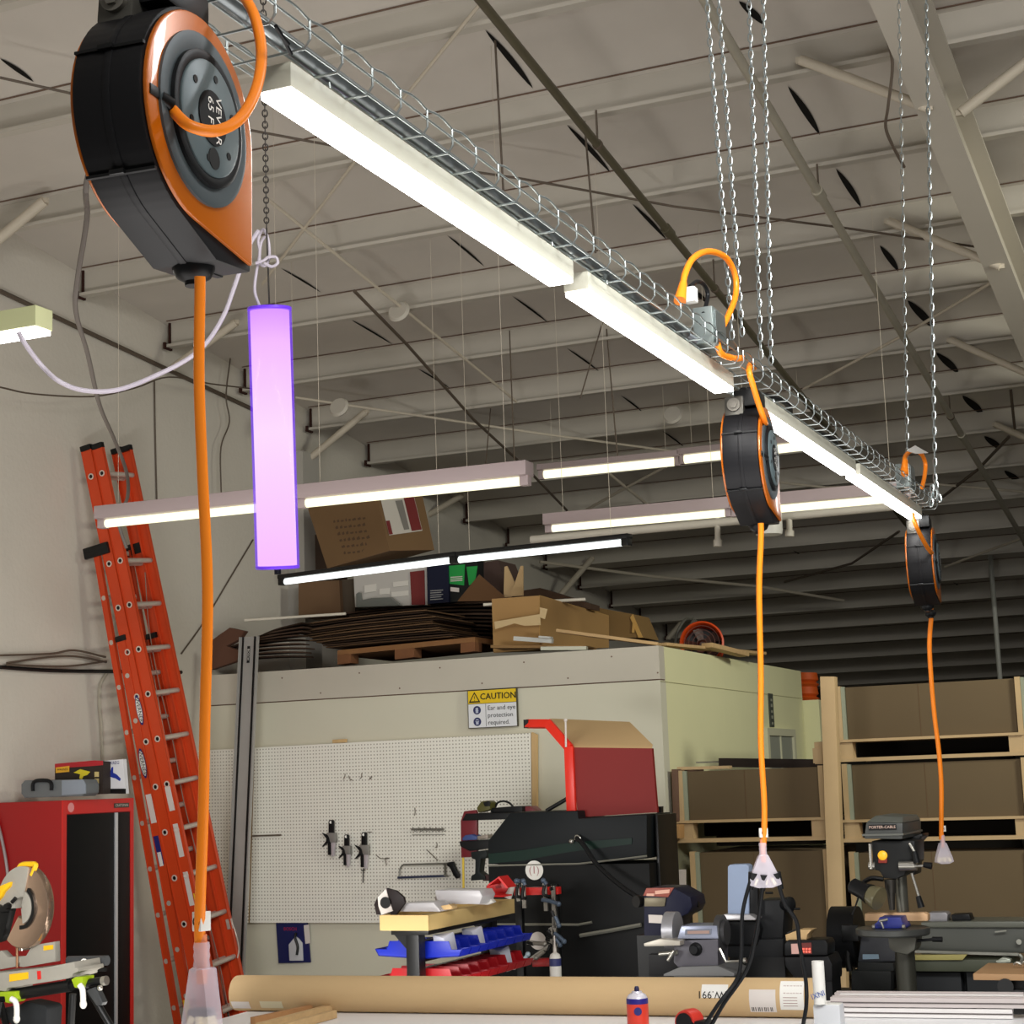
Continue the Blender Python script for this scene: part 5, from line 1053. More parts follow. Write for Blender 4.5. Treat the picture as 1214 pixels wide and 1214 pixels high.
for k, (bx, c_, l_) in enumerate([(0, zb-.145, 'white crumpled bag in nearest blue bin'), (3, zb-.145, 'white crumpled bag in a middle blue bin'), (6, zb-.275, 'white crumpled paper bag sticking up from far red bin')]):
    b = MB(); o = V((xm+.07, YA+.12+wdt*bx, c_+.03)); b.hexa([o+V(q) for q in ((0,.01,0),(.09,.01,0),(.09,.09,0),(0,.09,0),(-.02,.02,.09),(.05,.0,.07),(.08,.07,.10),(.01,.08,.075))], .012); single(b, 'parts_bag', mat('bag_white', (206,208,222), .5), l_, 'bag')
# tray contents
def tbox(px, Y, t_, m, bev=.004): b = MB(); PPX(b, c2, px, Y, t_, bev); return b
t = thing('parts_case', 'low clear parts case at near end of the wooden tray', 'case', at(c2, 310, 672, YA+.15))
part(tbox([(235,634),(380,630),(412,668),(410,676),(212,676)], YA+.12, .14, M_CLEAR, .006), 'case', mat('clear_case', (214,212,216), .3, alpha=.75), t)
b = MB()
for k in range(7): b.sphere(at(c2, 245+22*k, 660+3*(k % 2), YA+.17), .012, (1, 1, .7), 8)
part(b, 'small_parts', mat('parts_grey', (150,140,136), .6), t)
t = thing('parts_case', 'taller clear parts case with grey contents on the wooden tray', 'case', at(c2, 490, 640, YA+.4))
part(tbox([(385,572),(600,572),(615,600),(600,640),(400,640)], YA+.38, .16, None, .006), 'case', mat('clear_case', (214,212,216), .3, alpha=.75), t)
b = MB()
for k in range(9): b.sphere(at(c2, 405+22*k, 612+4*(k % 3), YA+.44), .020, (1, 1, 1), 8)
part(b, 'small_parts', mat('parts_grey', (150,140,136), .6), t)
t = thing('disc_package', 'black and white disc package standing at near corner of wooden tray', 'package', at(c2, 165, 690, YA+.1))
part(tbox([(95,640),(110,605),(155,562),(200,575),(235,605),(242,632),(215,670),(200,690),(105,690)], YA+.08, .02, None, .002), 'card', mat('disc_black', (36,28,28), .5), t)
part(tbox([(112,606),(152,566),(165,620),(185,672),(130,690),(116,650)], YA+.072, .006, None, 0), 'white_panel', M_STK, t)
b = MB(); b.lathe([(.028, 0), (.028, .004)], at(c2, 150, 632, YA+.070), (0, -1, 0), 20); part(b, 'disc_print', M_BLK2, t)
single(tbox([(410,648),(455,640),(470,650),(468,664),(415,668)], YA+.16, .06, None, .003), 'wood_offcut', M_PINE, 'small wood offcut between clear cases on the wooden tray', 'wood block')
t = thing('storage_bin', 'red open bin tipped on its side at far end of wooden tray', 'bin', at(c2, 680, 610, YA+.75))
b = MB(); PPX(b, c2, [(610,600),(640,545),(695,506),(738,560),(715,605),(660,605)], YA+.75, .012, .002); PPX(b, c2, [(640,545),(695,506),(690,515),(645,550)], YA+.64, .11); PPX(b, c2, [(695,506),(738,560),(728,562),(690,515)], YA+.64, .11); PPX(b, c2, [(610,600),(660,605),(715,605),(715,598),(620,594)], YA+.64, .11); part(b, 'bin_shell', mat('bin_bright_red', (214,36,36), .4), t); b = MB(); PPX(b, c2, [(676,552),(700,548),(704,560),(680,565)], YA+.745, .004); part(b, 'label_slot', mat('slot_red', (150,20,24), .5), t)
b = MB(); b.cyl(at(c2, 735, 608, YA+.85), at(c2, 752, 552, YA+.85), .022, n=14); single(b, 'paper_roll', M_STK, 'small white roll leaning beside tipped red bin', 'roll')
single(tbox([(560,640),(650,612),(668,630),(640,642)], YA+.5, .04, None, .003), 'paper_scrap', M_PAPER, 'white paper scraps at far end of the wooden tray', 'paper')
# ---------------------------------------------------------------- clamp rack
YC = 8.98
ck = thing('clamp_rack', 'black rack with red cross bars carrying bar clamps', 'rack', at(cB, 450, 1000, YC))
ck.location.z = 0; ROOT[ck.name] = Matrix.Translation(ck.location)
b = MB(); PPX(b, cB, [(300,235),(615,228),(618,282),(300,290)], YC, .05, .004); part(b, 'cross_bar', M_RED2, ck)
b = MB(); PPX(b, cB, [(430,745),(560,742),(560,800),(430,803)], YC, .05, .004); part(b, 'cross_bar', M_RED, ck)
p = at(cB, 330, 250, YC+.06); q = at(cB, 590, 250, YC+.06)
b = MB()
for x in (p.x, q.x): b.box2((x-.02, YC+.051, 0), (x+.02, YC+.09, p.z+.03), .003)
b.box2((p.x-.02, YC-.1, 0), (p.x+.02, YC+.25, .04)); b.box2((q.x-.02, YC-.1, 0), (q.x+.02, YC+.25, .04)); part(b, 'upright', M_BLK2, ck)
M_CLB = mat('clamp_blue_grey', (78,92,110), .4, .2); M_CLS = mat('clamp_steel', (150,146,138), .4, .7)
def clamp(top, bot, jaw, handle, label, mh=None):
    t = thing('bar_clamp', label, 'clamp', at(cB, *bot, YC-.03), 'bar clamps on the clamp rack')
    b = MB(); b.bar(at(cB, *top, YC-.03), at(cB, *bot, YC-.03), .012, .022, (1, 0, 0)); part(b, 'bar', M_CLS, t)
    b = MB(); b.tube([at(cB, x, y, YC-.035) for x, y in jaw], .010, 8, 3); part(b, 'jaw', M_BLK2, t)
    b = MB(); b.tube([at(cB, x, y, YC-.06) for x, y in handle], .011, 8, 3); b.sphere(at(cB, *handle[-1], YC-.06), .015); part(b, 'handle', mh or M_CLB, t)
clamp((320,190),(335,330),[(325,210),(318,290),(345,300)],[(345,185),(318,185)],'bar clamp hung at left end of the red rack bar')
clamp((368,190),(376,380),[(370,215),(360,300),(385,310)],[(380,215),(366,185)],'bar clamp second from left on the red rack bar')
clamp((520,190),(532,400),[(520,215),(512,280),(560,300)],[(535,210),(510,182)],'bar clamp third from left on the red rack bar')
clamp((582,220),(598,720),[(582,235),(560,245)],[(500,320),(560,330),(620,350)],'long bar clamp hanging at right end of the red rack bar')
clamp((590,400),(600,520),[(570,400),(585,440)],[(595,440),(610,470),(622,505)],'short bar clamp below the blue grey handle at right end')
clamp((560,520),(610,610),[(545,540),(560,560)],[(590,560),(630,590),(660,620)],'blue grey clamp at middle height, right side of the rack')
clamp((530,600),(640,650),[(530,600),(560,610)],[(600,600),(618,625),(630,645)],'lowest blue grey clamp at right side of the rack')
clamp((395,625),(520,640),[(395,625),(440,640)],[(440,632),(520,638)],'flat pale clamp lying before round white sticker', M_CLS)
clamp((560,650),(420,750),[(560,650),(545,680)],[(520,690),(460,735)],'grey clamp slanting down left at the lower red bar', M_CLS)
clamp((240,680),(300,720),[(240,680),(270,700)],[(245,682),(280,700),(300,730)],'grey curved clamp right of the white paper bag', M_CLS)
clamp((310,735),(400,745),[(310,712),(355,708)],[(320,735),(370,748),(400,712)],'pale blue clamp above black cables at rack foot', mat('clamp_pale_blue', (176,196,210), .4, .2))
clamp((240,820),(320,800),[(240,830),(290,818)],[(245,825),(300,805)],'cream handled clamp at lower left of the rack', M_STK)
# white blue bottle
t = thing('spray_bottle', 'white bottle with blue label and thin nozzle before the black machine', 'bottle', at(cB, 600, 850, YC-.12))
b0 = at(cB, 600, 850, YC-.12); b = MB(); b.lathe([(.032, -.2), (.032, .08), (.026, .10), (.012, .11)], b0, (0, 0, 1), 20); part(b, 'body', M_WHITE, t)
b = MB(); b.lathe([(.0325, .04), (.0325, .08)], b0, (0, 0, 1), 20, False); part(b, 'label', mat('label_navy', (50,56,110), .5), t)
b = MB(); b.lathe([(.010, .11), (.008, .13), (.005, .14), (.004, .20)], b0, (0, 0, 1), 12); part(b, 'nozzle', M_STK, t)
p = at(cB, 600, 850, YC-.12); b = MB(); b.box2((p.x-.08, YC-.28, 0), (p.x+.15, YC-.03-.08, p.z-.2), .004); single(b, 'tool_box', M_BLK2, 'black box under the white and blue bottle', 'box')
# ---------------------------------------------------------------- bench and machines on the right
YB = 7.6; ZB = .60; YL = 8.3
wb = thing('workbench', 'dark workbench carrying the grinder, sander and drill press', 'bench', (-1.9, 7.7, 0))
b = MB(); b.box2((-3.1, 7.35, ZB-.04), (-.35, 8.1, ZB), .003); part(b, 'bench_top', mat('bench_grey', (92,92,90), .5, .2), wb)
for x in (-3.05, -.45):
    for y in (7.4, 8.0): b = MB(); b.box2((x, y, 0), (x+.06, y+.06, ZB-.04)); part(b, 'leg', M_BLK2, wb)
M_GRY = mat('machine_grey', (86,84,92), .45, .1, .05, 6); M_BLUEG = mat('belt_blue', (150,166,194), .7, 0, .06, 8)
# motor head
t = thing('bench_motor', 'dark blue machine motor with red plate beside black machine', 'machine', at(c7, 370, 750, YB+.3)); Y = YB+.25
b = MB(); PPX(b, c7, [(255,600),(265,565),(290,560),(400,560),(480,605),(488,650),(470,685),(425,705),(400,800),(255,800)], Y, .22, .010); part(b, 'motor_body', mat('motor_navy', (26,28,50), .4), t)
b = MB(); PPX(b, c7, [(252,598),(268,562),(400,560),(372,606)], Y-.006, .01, .002); o = part(b, 'red_plate', mat('plate_rust', (150,74,60), .5), t)
b = MB(); PPX(b, c7, [(270,588),(306,588),(306,600),(268,600)], Y-.010, .004); PPX(b, c7, [(310,575),(380,568),(378,586),(310,592)], Y-.010, .004); part(b, 'plate_print', mat('plate_pale', (220,170,150), .6), o)
b = MB(); PPX(b, c7, [(258,608),(362,608),(355,650),(258,650)], Y-.01, .02, .003); part(b, 'name_panel', mat('panel_bronze', (112,104,84), .4, .4), t)
b = MB(); PPX(b, c7, [(278,690),(345,692),(348,732),(280,728)], Y-.004, .006); part(b, 'white_label', M_STK, t)
b = MB(); b.cyl(at(c7, 480, 640, Y+.1), at(c7, 520, 640, Y+.1), .014); b.lathe([(.028, 0), (.028, .03)], at(c7, 240, 625, Y+.02), (-.5, -1, 0), 16); b.box2((at(c7,300,800,Y).x-.08, Y, ZB), (at(c7,300,800,Y).x+.14, Y+.2, at(c7,300,800,Y).z+.01)); part(b, 'shaft', M_SILV if 0 else M_BLK2, t)
# bench grinder
t = thing('bench_grinder', 'grey bench grinder with blue grey top, nearest machine on the bench', 'grinder', at(c7, 520, 975, YB)); Y = YB-.05
b = MB(); PPX(b, c7, [(400,815),(612,806),(612,942),(420,942),(398,920)], Y, .16, .006); part(b, 'motor_body', M_GRY, t)
b = MB(); PPX(b, c7, [(415,806),(435,742),(606,742),(614,806)], Y+.0, .16, .006); part(b, 'top_cover', mat('cover_steel', (150,156,176), .35, .5), t)
b = MB(); PPX(b, c7, [(455,760),(580,758),(578,786),(452,788)], Y-.004, .006); o = part(b, 'name_plate', mat('plate_grey', (120,124,136), .4, .5), t)
b = MB(); PPX(b, c7, [(465,768),(570,766),(570,780),(465,782)], Y-.007, .003); part(b, 'plate_print', mat('print_dim', (170,140,130), .6), o)
b = MB(); b.cyl(at(c7, 398, 766, Y+.08)+V((-.03, 0, 0)), at(c7, 420, 766, Y+.08), .085, n=30); part(b, 'wheel', mat('wheel_steel', (176,176,182), .35, .6), t)
b = MB(); b.cyl(at(c7, 612, 775, Y+.08), at(c7, 640, 775, Y+.08), .078, n=28); b.cyl(at(c7, 640, 775, Y+.08), at(c7, 656, 775, Y+.08), .055, n=24); part(b, 'wheel', mat('wheel_dark', (90,90,92), .4, .6), t)
b = MB(); b.lathe([(.030, 0), (.028, .012), (.018, .02), (.018, .035)], at(c7, 506, 855, Y), (0, -1, 0), 16); part(b, 'knob', M_BLACK, t)
b = MB(); PPX(b, c7, [(350,975),(430,940),(612,935),(690,970),(690,985),(350,985)], Y-.02, .24, .004); b.box2((at(c7,400,985,Y).x, Y, ZB), (at(c7,640,985,Y).x, Y+.2, at(c7,500,985,Y).z)); part(b, 'base', mat('base_grey', (104,104,104), .5), t)
b = MB(); PPX(b, c7, [(255,828),(330,806),(430,815),(430,838),(258,842)], Y-.06, .14, .003); part(b, 'tool_rest', mat('rest_pale', (186,180,168), .4, .4), t)
b = MB(); b.cyl(at(c7, 372, 910, Y-.04), at(c7, 402, 862, Y-.04), .008); b.cyl(at(c7, 330, 880, Y-.02), at(c7, 420, 870, Y-.02), .010); b.tube([at(c7, x, y, Y-.03) for x, y in [(620,850),(650,915),(725,912)]], .006, 6, 1); b.cyl(at(c7, 735, 910, Y-.03), at(c7, 748, 908, Y-.03), .012); part(b, 'adjuster', M_SILV, t)
b = MB(); PPX(b, c7, [(278,880),(420,878),(420,985),(278,985)], Y+.26, .2, .006); b.box2((at(c7,290,985,Y+.26).x, Y+.27, ZB), (at(c7,410,985,Y+.26).x, Y+.45, at(c7,300,985,Y+.26).z)); single(b, 'machine_stand', mat('stand_dark', (40,40,42), .5), 'dark square stand left of the bench grinder', 'stand')
# belt sander
t = thing('belt_sander', 'belt sander with upright blue grey belt and black table', 'sander', at(c7, 720, 900, YB+.35)); Y = YB+.3
b = MB(); PPX(b, c7, [(658,696),(658,460),(668,449),(745,447),(760,455),(760,696)], Y, .07, .006); part(b, 'sanding_belt', M_BLUEG, t)
b = MB(); PPX(b, c7, [(762,500),(800,500),(805,700),(762,700)], Y+.01, .07, .004); PPX(b, c7, [(622,722),(800,722),(815,760),(800,835),(640,835),(640,760)], Y, .16, .008); part(b, 'motor_body', M_BLACK, t)
b = MB(); PPX(b, c7, [(610,706),(640,688),(765,690),(792,708),(790,716),(612,716)], Y-.06, .16, .002); part(b, 'work_table', mat('table_steel', (186,184,186), .35, .6), t)
b = MB(); PPX(b, c7, [(805,620),(930,620),(930,660),(920,820),(805,820)], Y+.05, .18, .008); PPX(b, c7, [(640,815),(925,805),(925,895),(660,895)], Y+.02, .22, .006); part(b, 'rear_body', mat('sander_black', (32,33,35), .45), t)
b = MB(); b.lathe([(.03, -.02), (.035, 0), (.035, .02), (.02, .03)], at(c7, 945, 640, Y+.06), (1, -.6, 0), 16); b.cyl(at(c7, 930, 660, Y+.06), at(c7, 1005, 662, Y+.06), .005); b.cyl(at(c7, 840, 585, Y+.06), at(c7, 875, 585, Y+.06), .005); part(b, 'tracking_knob', M_BLACK, t)
b = MB(); b.box2((at(c7,660,895,Y).x, Y+.02, ZB), (at(c7,925,895,Y).x, Y+.25, at(c7,700,893,Y).z), .004); part(b, 'base', M_BLK2, t)
# charger
t = thing('battery_charger', 'black charger with red lit panel right of the belt sander', 'charger', at(c7, 1035, 890, YB+.2)); Y = YB+.15
b = MB(); PPX(b, c7, [(930,830),(945,812),(1125,810),(1138,830),(1138,885),(930,888)], Y, .15, .008); part(b, 'body', M_BLACK, t)
b = MB(); PPX(b, c7, [(962,830),(1000,828),(1000,878),(965,878)], Y-.003, .004); part(b, 'pale_panel', mat('panel_pink', (216,170,160), .5), t)
b = MB(); PPX(b, c7, [(1002,826),(1060,824),(1062,878),(1002,878)], Y-.003, .004); o = part(b, 'red_panel', mat('panel_darkred', (110,40,34), .5), t)
b = MB()
for i in range(3):
    for j in range(2): PPX(b, c7, [(1016+15*i,850+13*j),(1026+15*i,850+13*j),(1026+15*i,859+13*j),(1016+15*i,859+13*j)], Y-.006, .003)
part(b, 'indicator', mat('lamp_red', (255,110,90), .5, emit=.6), o)
b = MB(); PPX(b, c7, [(930,892),(1140,886),(1160,930),(1160,1010),(990,1010),(935,940)], Y+.02, .2, .008); b.box2((at(c7,1000,1000,Y).x, Y+.03, ZB), (at(c7,1150,1000,Y).x, Y+.2, at(c7,1100,1005,Y).z)); single(b, 'machine_stand', mat('stand_black', (24,24,26), .5), 'black box stand under the charger', 'stand')
b = MB(); PPX(b, c7, [(935,786),(1000,762),(1062,762),(1040,785),(1035,812),(938,815)], Y+.03, .1, .002); single(b, 'wood_block', M_PINE, 'pale wood block lying on the charger', 'wood block')
b = MB(); b.bar(at(c7, 945, 778, Y+.06), at(c7, 1005, 752, Y+.06), .008, .006); single(b, 'pencil', M_BLK2, 'dark stick lying on the pale wood block', 'stick')
# drill press
YD = 7.45
dp = thing('drill_press', 'dark grey drill press with three spoke handle and round table', 'drill press', at(c9, 630, 1045, YD+.1))
dp.location.z = ZB; ROOT[dp.name] = Matrix.Translation(dp.location)
M_DP = mat('drill_grey', (74,76,74), .45, .1, .05, 6); M_DPD = mat('drill_dark', (34,35,35), .45)
b = MB(); p = [at(c9, x, y, YD) for x, y in [(448,300),(455,245),(468,240),(640,240),(640,325),(450,322)]]
def hq(pts_front, pts_back, b, bev=.004): return b.hexa([pts_front[0], pts_front[1], pts_back[1], pts_back[0], pts_front[3], pts_front[2], pts_back[2], pts_back[3]], bev)
fr4 = [at(c9, x, y, YD) for x, y in [(446,326),(632,328),(632,250),(456,246)]]; bk4 = [V((p.x, YD+.42, p.z)) for p in fr4]
hq(fr4, bk4, b, .008); part(b, 'belt_cover', M_DP, dp)
tp = [at(c9, x, y, YD) for x, y in [(456,246),(632,250),(622,222),(490,216)]]
b = MB(); b.hexa([fr4[3], fr4[2], bk4[2], bk4[3], tp[3]+V((0,.05,0)), tp[2]+V((0,.05,0)), tp[2]+V((0,.38,0)), tp[3]+V((0,.38,0))], .006); part(b, 'cover_top', mat('drill_light', (98,102,96), .4, .1), dp)
b = MB(); b.box2((fr4[0].x-.006, YD-.006, fr4[0].z+.012), (fr4[1].x+.006, YD+.43, fr4[0].z+.02)); part(b, 'cover_rim', mat('drill_rim', (110,112,106), .4, .2), dp)
b = MB(); c = at(c9, 535, 270, YD-.004); b.box(c, (.118, .003, .022)); o = part(b, 'name_plate', M_BLK2, dp)
b = MB(); b.text('PORTER-CABLE', c+V((0, -.003, 0)), (1, 0, 0), (0, 0, 1), .0165); part(b, 'lettering', mat('letter_pale', (226,196,180), .5), o)
b = MB(); PPX(b, c9, [(480,335),(690,335),(690,440),(650,470),(640,500),(600,520),(540,515),(520,480),(480,470)], YD+.04, .22, .008); part(b, 'head_casting', M_DPD, dp)
b = MB(); PPX(b, c9, [(620,330),(725,300),(728,312),(715,330),(700,345),(690,500),(670,500),(640,440)], YD+.25, .16, .008); part(b, 'motor', M_BLK2, dp)
b = MB(); b.lathe([(.020, 0), (.020, .01), (.012, .016)], at(c9, 537, 405, YD+.04), (0, -1, 0), 16); part(b, 'switch_button', mat('switch_yellow', (250,190,40), .4, emit=.3), dp)
b = MB(); PPX(b, c9, [(515,420),(556,420),(556,442),(515,442)], YD+.03, .012, .002); part(b, 'switch_plate', mat('switch_red', (140,40,24), .5), dp)
hc = at(c9, 650, 455, YD+.02)
b = MB(); b.cyl(hc+V((-.03, 0, 0)), hc+V((.045, 0, 0)), .020, n=16); b.cyl(at(c9, 470, 455, YD+.03), at(c9, 500, 455, YD+.03), .017); b.cyl(at(c9, 476, 350, YD+.02), at(c9, 482, 470, YD+.02), .008); part(b, 'quill_hub', M_SILV, dp)
for a_, k_ in (((665,345),(695,400)), ((675,490),(712,610)), ((690,457),(735,455))):
    b = MB(); b.cyl(at(c9, *a_, YD+.0), at(c9, *k_, YD+.0), .006, n=10); o = part(b, 'spoke', M_SILV, dp)
kn = [((688,385),(700,440)), ((706,600),(722,655)), ((732,450),(772,456))]
for a_, k_ in kn:
    b = MB(); b.cyl(at(c9, *a_, YD+.0), at(c9, *k_, YD+.0), .011, .015, 12); part(b, 'spoke_knob', M_BLACK, dp)
cx_ = at(c9, 628, 600, YD+.16); 
b = MB(); b.cyl((cx_.x, cx_.y, ZB), (cx_.x, cx_.y, at(c9,628,500,YD+.16).z), .026, n=18); part(b, 'column', mat('column_steel', (104,104,96), .35, .7), dp)
q = at(c9, 572, 520, YD+.06); b = MB(); b.cyl(q, V((q.x, q.y, at(c9,572,590,YD).z)), .026, .022, 16); b.cyl(V((q.x, q.y, at(c9,572,590,YD).z)), V((q.x, q.y, at(c9,572,672,YD).z)), .018, .012, 14); part(b, 'chuck', mat('chuck_dark', (58,56,52), .4, .6), dp)
tz = at(c9, 585, 770, YD).z; tc_ = V((at(c9, 585, 770, YD+.05).x, YD+.05, tz))
b = MB(); b.lathe([(.15, -.018), (.155, -.012), (.155, .008), (.15, .012)], tc_, (0, 0, 1), 36); part(b, 'round_table', mat('table_grey', (76,78,76), .4, .4), dp)
b = MB(); PPX(b, c9, [(560,797),(700,797),(690,860),(655,885),(590,870),(565,850)], YD+.03, .14, .01); part(b, 'table_bracket', mat('bracket_iron', (92,92,84), .5, .3), dp)
b = MB(); b.cyl((cx_.x, cx_.y-.02, ZB-.02), (cx_.x, cx_.y-.02, tz-.05), .042, n=20); b.box((cx_.x, cx_.y-.03, ZB+.015), (.24, .30, .03), bev=.006); part(b, 'lower_column', mat('column_dark', (60,60,52), .45, .4), dp)
b = MB(); b.cyl(at(c9, 700, 815, YD+.05), at(c9, 780, 808, YD+.05), .006); b.cyl(at(c9, 775, 808, YD+.05), at(c9, 822, 808, YD+.05), .011); part(b, 'table_crank', M_BLACK, dp)
lc = at(c9, 420, 565, YD); ld = (at(c9, 500, 605, YD-.03)-lc).normalized()
b = MB(); b.lathe([(.022, -.04), (.034, -.03), (.036, .03), (.044, .06)], lc, ld, 18); part(b, 'lamp_head', M_BLACK, dp)
b = MB(); b.lathe([(.040, .06), (.052, .10), (.050, .11)], lc, ld, 20); part(b, 'lamp_lens', mat('lens_olive', (112,106,80), .25, alpha=.8), dp)
b = MB(); b.tube([at(c9, x, y, YD+.05) for x, y in [(430,545),(480,515),(540,520)]], .010, 8); b.tube([at(c9, x, y, YD+.05) for x, y in [(425,590),(405,650),(390,690)]], .004, 6); part(b, 'lamp_arm', M_BLK2, dp)
# vise and wood on the drill table
t = thing('drill_vise', 'small dark blue vise clamped on the round drill press table', 'vise', at(c9, 570, 755, YD+.0)); M_VISE = mat('vise_blue', (38,48,130), .4)
b = MB(); PPX(b, c9, [(484,742),(510,725),(520,702),(622,702),(630,730),(645,745),(645,756),(484,756)], YD-.02, .12, .004); part(b, 'vise_body', M_VISE, t)
b = MB(); b.cyl(at(c9, 520, 720, YD-.05), at(c9, 560, 712, YD-.05), .006); b.cyl(at(c9, 527, 715, YD-.05), at(c9, 540, 755, YD-.05), .004); b.cyl(at(c9, 488, 748, YD-.03), at(c9, 500, 748, YD-.03), .010); b.cyl(at(c9, 630, 748, YD-.03), at(c9, 644, 748, YD-.03), .010); part(b, 'screw_handle', M_SILV, t)
b = MB(); PPX(b, c9, [(450,684),(735,680),(752,690),(752,720),(450,720)], YD+.10, .06, .003); single(b, 'timber_piece', mat('timber_pink', (226,184,140), .6, 0, .1, 5), 'pale timber piece held level above drill press vise', 'timber')
b = MB(); PPX(b, c9, [(755,680),(835,678),(848,690),(845,722),(755,722)], YL+.04, .1, .004); single(b, 'metal_plate', mat('plate_lilac', (150,148,152), .4, .4), 'grey metal plate right of the timber piece', 'plate')
b = MB(); PPX(b, c9, [(862,690),(950,686),(962,720),(870,724)], YL+.04, .1, .006); single(b, 'dark_cover', M_BLACK, 'flat black cover on the long grey machine', 'cover')
# long grey machine (bandsaw / lathe) behind the drill press
YL = 8.3
lt = thing('metal_lathe', 'long grey machine with black motor behind the drill press', 'machine', at(c9, 800, 1040, YL+.2)); lt.location.z = 0; ROOT[lt.name] = Matrix.Translation(lt.location)
M_LT = mat('lathe_grey', (82,84,78), .45, .1, .06, 4)
b = MB(); PPX(b, c9, [(700,750),(960,722),(1240,722),(1260,875),(700,868)], YL+.02, .22, .010); part(b, 'bed', M_LT, lt)
b = MB(); PPX(b, c9, [(720,726),(960,722),(1240,722),(1240,752),(720,752)], YL-.0, .26, .006); part(b, 'bed_top', mat('lathe_light', (100,102,92), .4, .1), lt)
b = MB(); PPX(b, c9, [(435,760),(590,790),(600,915),(415,920)], YL, .25, .010); part(b, 'headstock', mat('head_slate', (66,68,74), .45), lt)
b = MB(); b.cyl(at(c9, 300, 797, YL+.1), at(c9, 425, 797, YL+.1), .145, n=28); part(b, 'motor', M_BLACK, lt)
b = MB(); PPX(b, c9, [(335,740),(415,740),(420,818),(340,818)], YL-.06, .05, .006); b.tube([at(c9, x, y, YL-.02) for x, y in [(370,820),(368,900),(378,960)]], .016, 8); part(b, 'motor_box', M_BLK2, lt)
b = MB(); PPX(b, c9, [(440,880),(515,880),(518,902),(440,904)], YL-.006, .005); part(b, 'blue_label', mat('label_sky', (150,176,196), .5), lt)
b = MB(); PPX(b, c9, [(415,918),(585,922),(590,960),(415,960)], YL-.03, .2, .004); PPX(b, c9, [(385,960),(575,960),(575,1060),(385,1060)], YL-.05, .2, .006); part(b, 'control_box', mat('box_charcoal', (52,54,54), .5), lt)
b = MB(); PPX(b, c9, [(668,905),(1140,905),(1180,940),(1100,965),(668,962)], YL-.06, .3, .006); part(b, 'chip_tray', mat('tray_green_grey', (74,78,62), .5), lt)
b = MB(); PPX(b, c9, [(668,884),(940,882),(920,908),(668,908)], YL-.08, .03, .003); part(b, 'yellow_strip', mat('strip_khaki', (170,160,96), .6), lt)
b = MB(); b.bar(at(c9, 690, 866, YL-.02), at(c9, 1190, 880, YL-.02), .02, .012); b.tube([at(c9, x, y, YL-.03) for x, y in [(1190,880),(1205,900),(1190,935)]], .008, 6); b.cyl(at(c9, 1190, 820, YL), at(c9, 1190, 820, YL-.02), .012); b.bar(at(c9, 1075, 772, YL-.01), at(c9, 1130, 766, YL-.01), .008, .006); part(b, 'feed_rod', M_TRIM, lt)
b = MB(); PPX(b, c9, [(1075,915),(1110,895),(1150,905),(1150,920),(1090,925)], YL-.12, .05, .004); part(b, 'bright_bracket', mat('bracket_bright', (176,182,168), .3, .6), lt)
p = at(c9, 700, 965, YL); q = at(c9, 1150, 965, YL)
b = MB(); b.box2((p.x-.1, YL, 0), (p.x+.2, YL+.25, p.z), .005); b.box2((q.x-.2, YL, 0), (q.x+.1, YL+.25, q.z), .005); b.box2((p.x+.2, YL+.08, p.z-.2), (q.x-.2, YL+.2, p.z)); b.box2((p.x-.4, YL-.04, 0), (p.x-.1, YL+.15, at(c9,400,1058,YL).z), .004); part(b, 'pedestal', mat('pedestal_dark', (44,46,48), .5), lt)
# wooden side table at the right edge
YW = 6.9
t = thing('side_table', 'small wooden topped table on black legs at right edge', 'table', at(c9, 1150, 1005, YW+.2)); t.location.z = 0; ROOT[t.name] = Matrix.Translation(t.location)
a_, b_ = at(c9, 970, 988, YW), at(c9, 1400, 1000, YW); zt_ = a_.z
b = MB(); b.box2((a_.x, YW, zt_-.012), (b_.x, YW+.38, zt_+.012), .003); part(b, 'table_top', mat('table_wood', (176,138,98), .6, 0, .12, 5), t)
for x in (a_.x+.13, b_.x-.12):
    for y in (YW+.06, YW+.28): b = MB(); b.box2((x, y, 0), (x+.05, y+.05, zt_-.012), .003); part(b, 'leg', M_BLK2, t)
b = MB(); b.cyl(at(c9, 1125, 1035, YW-.01), at(c9, 1125, 1035, YW+.05), .03, n=18); b.box2((a_.x+.13, YW+.03, zt_-.12), (b_.x-.1, YW+.06, zt_-.05)); part(b, 'frame_rail', M_BLK2, t)
b = MB(); b.tube([at(c9, x, y, YW+.2) for x, y in [(1165,930),(1180,920),(1200,928),(1214,918),(1230,932)]], .006, 6); single(b, 'metal_scraps', M_SILV, 'bright metal scraps on the small wooden table', 'scrap')
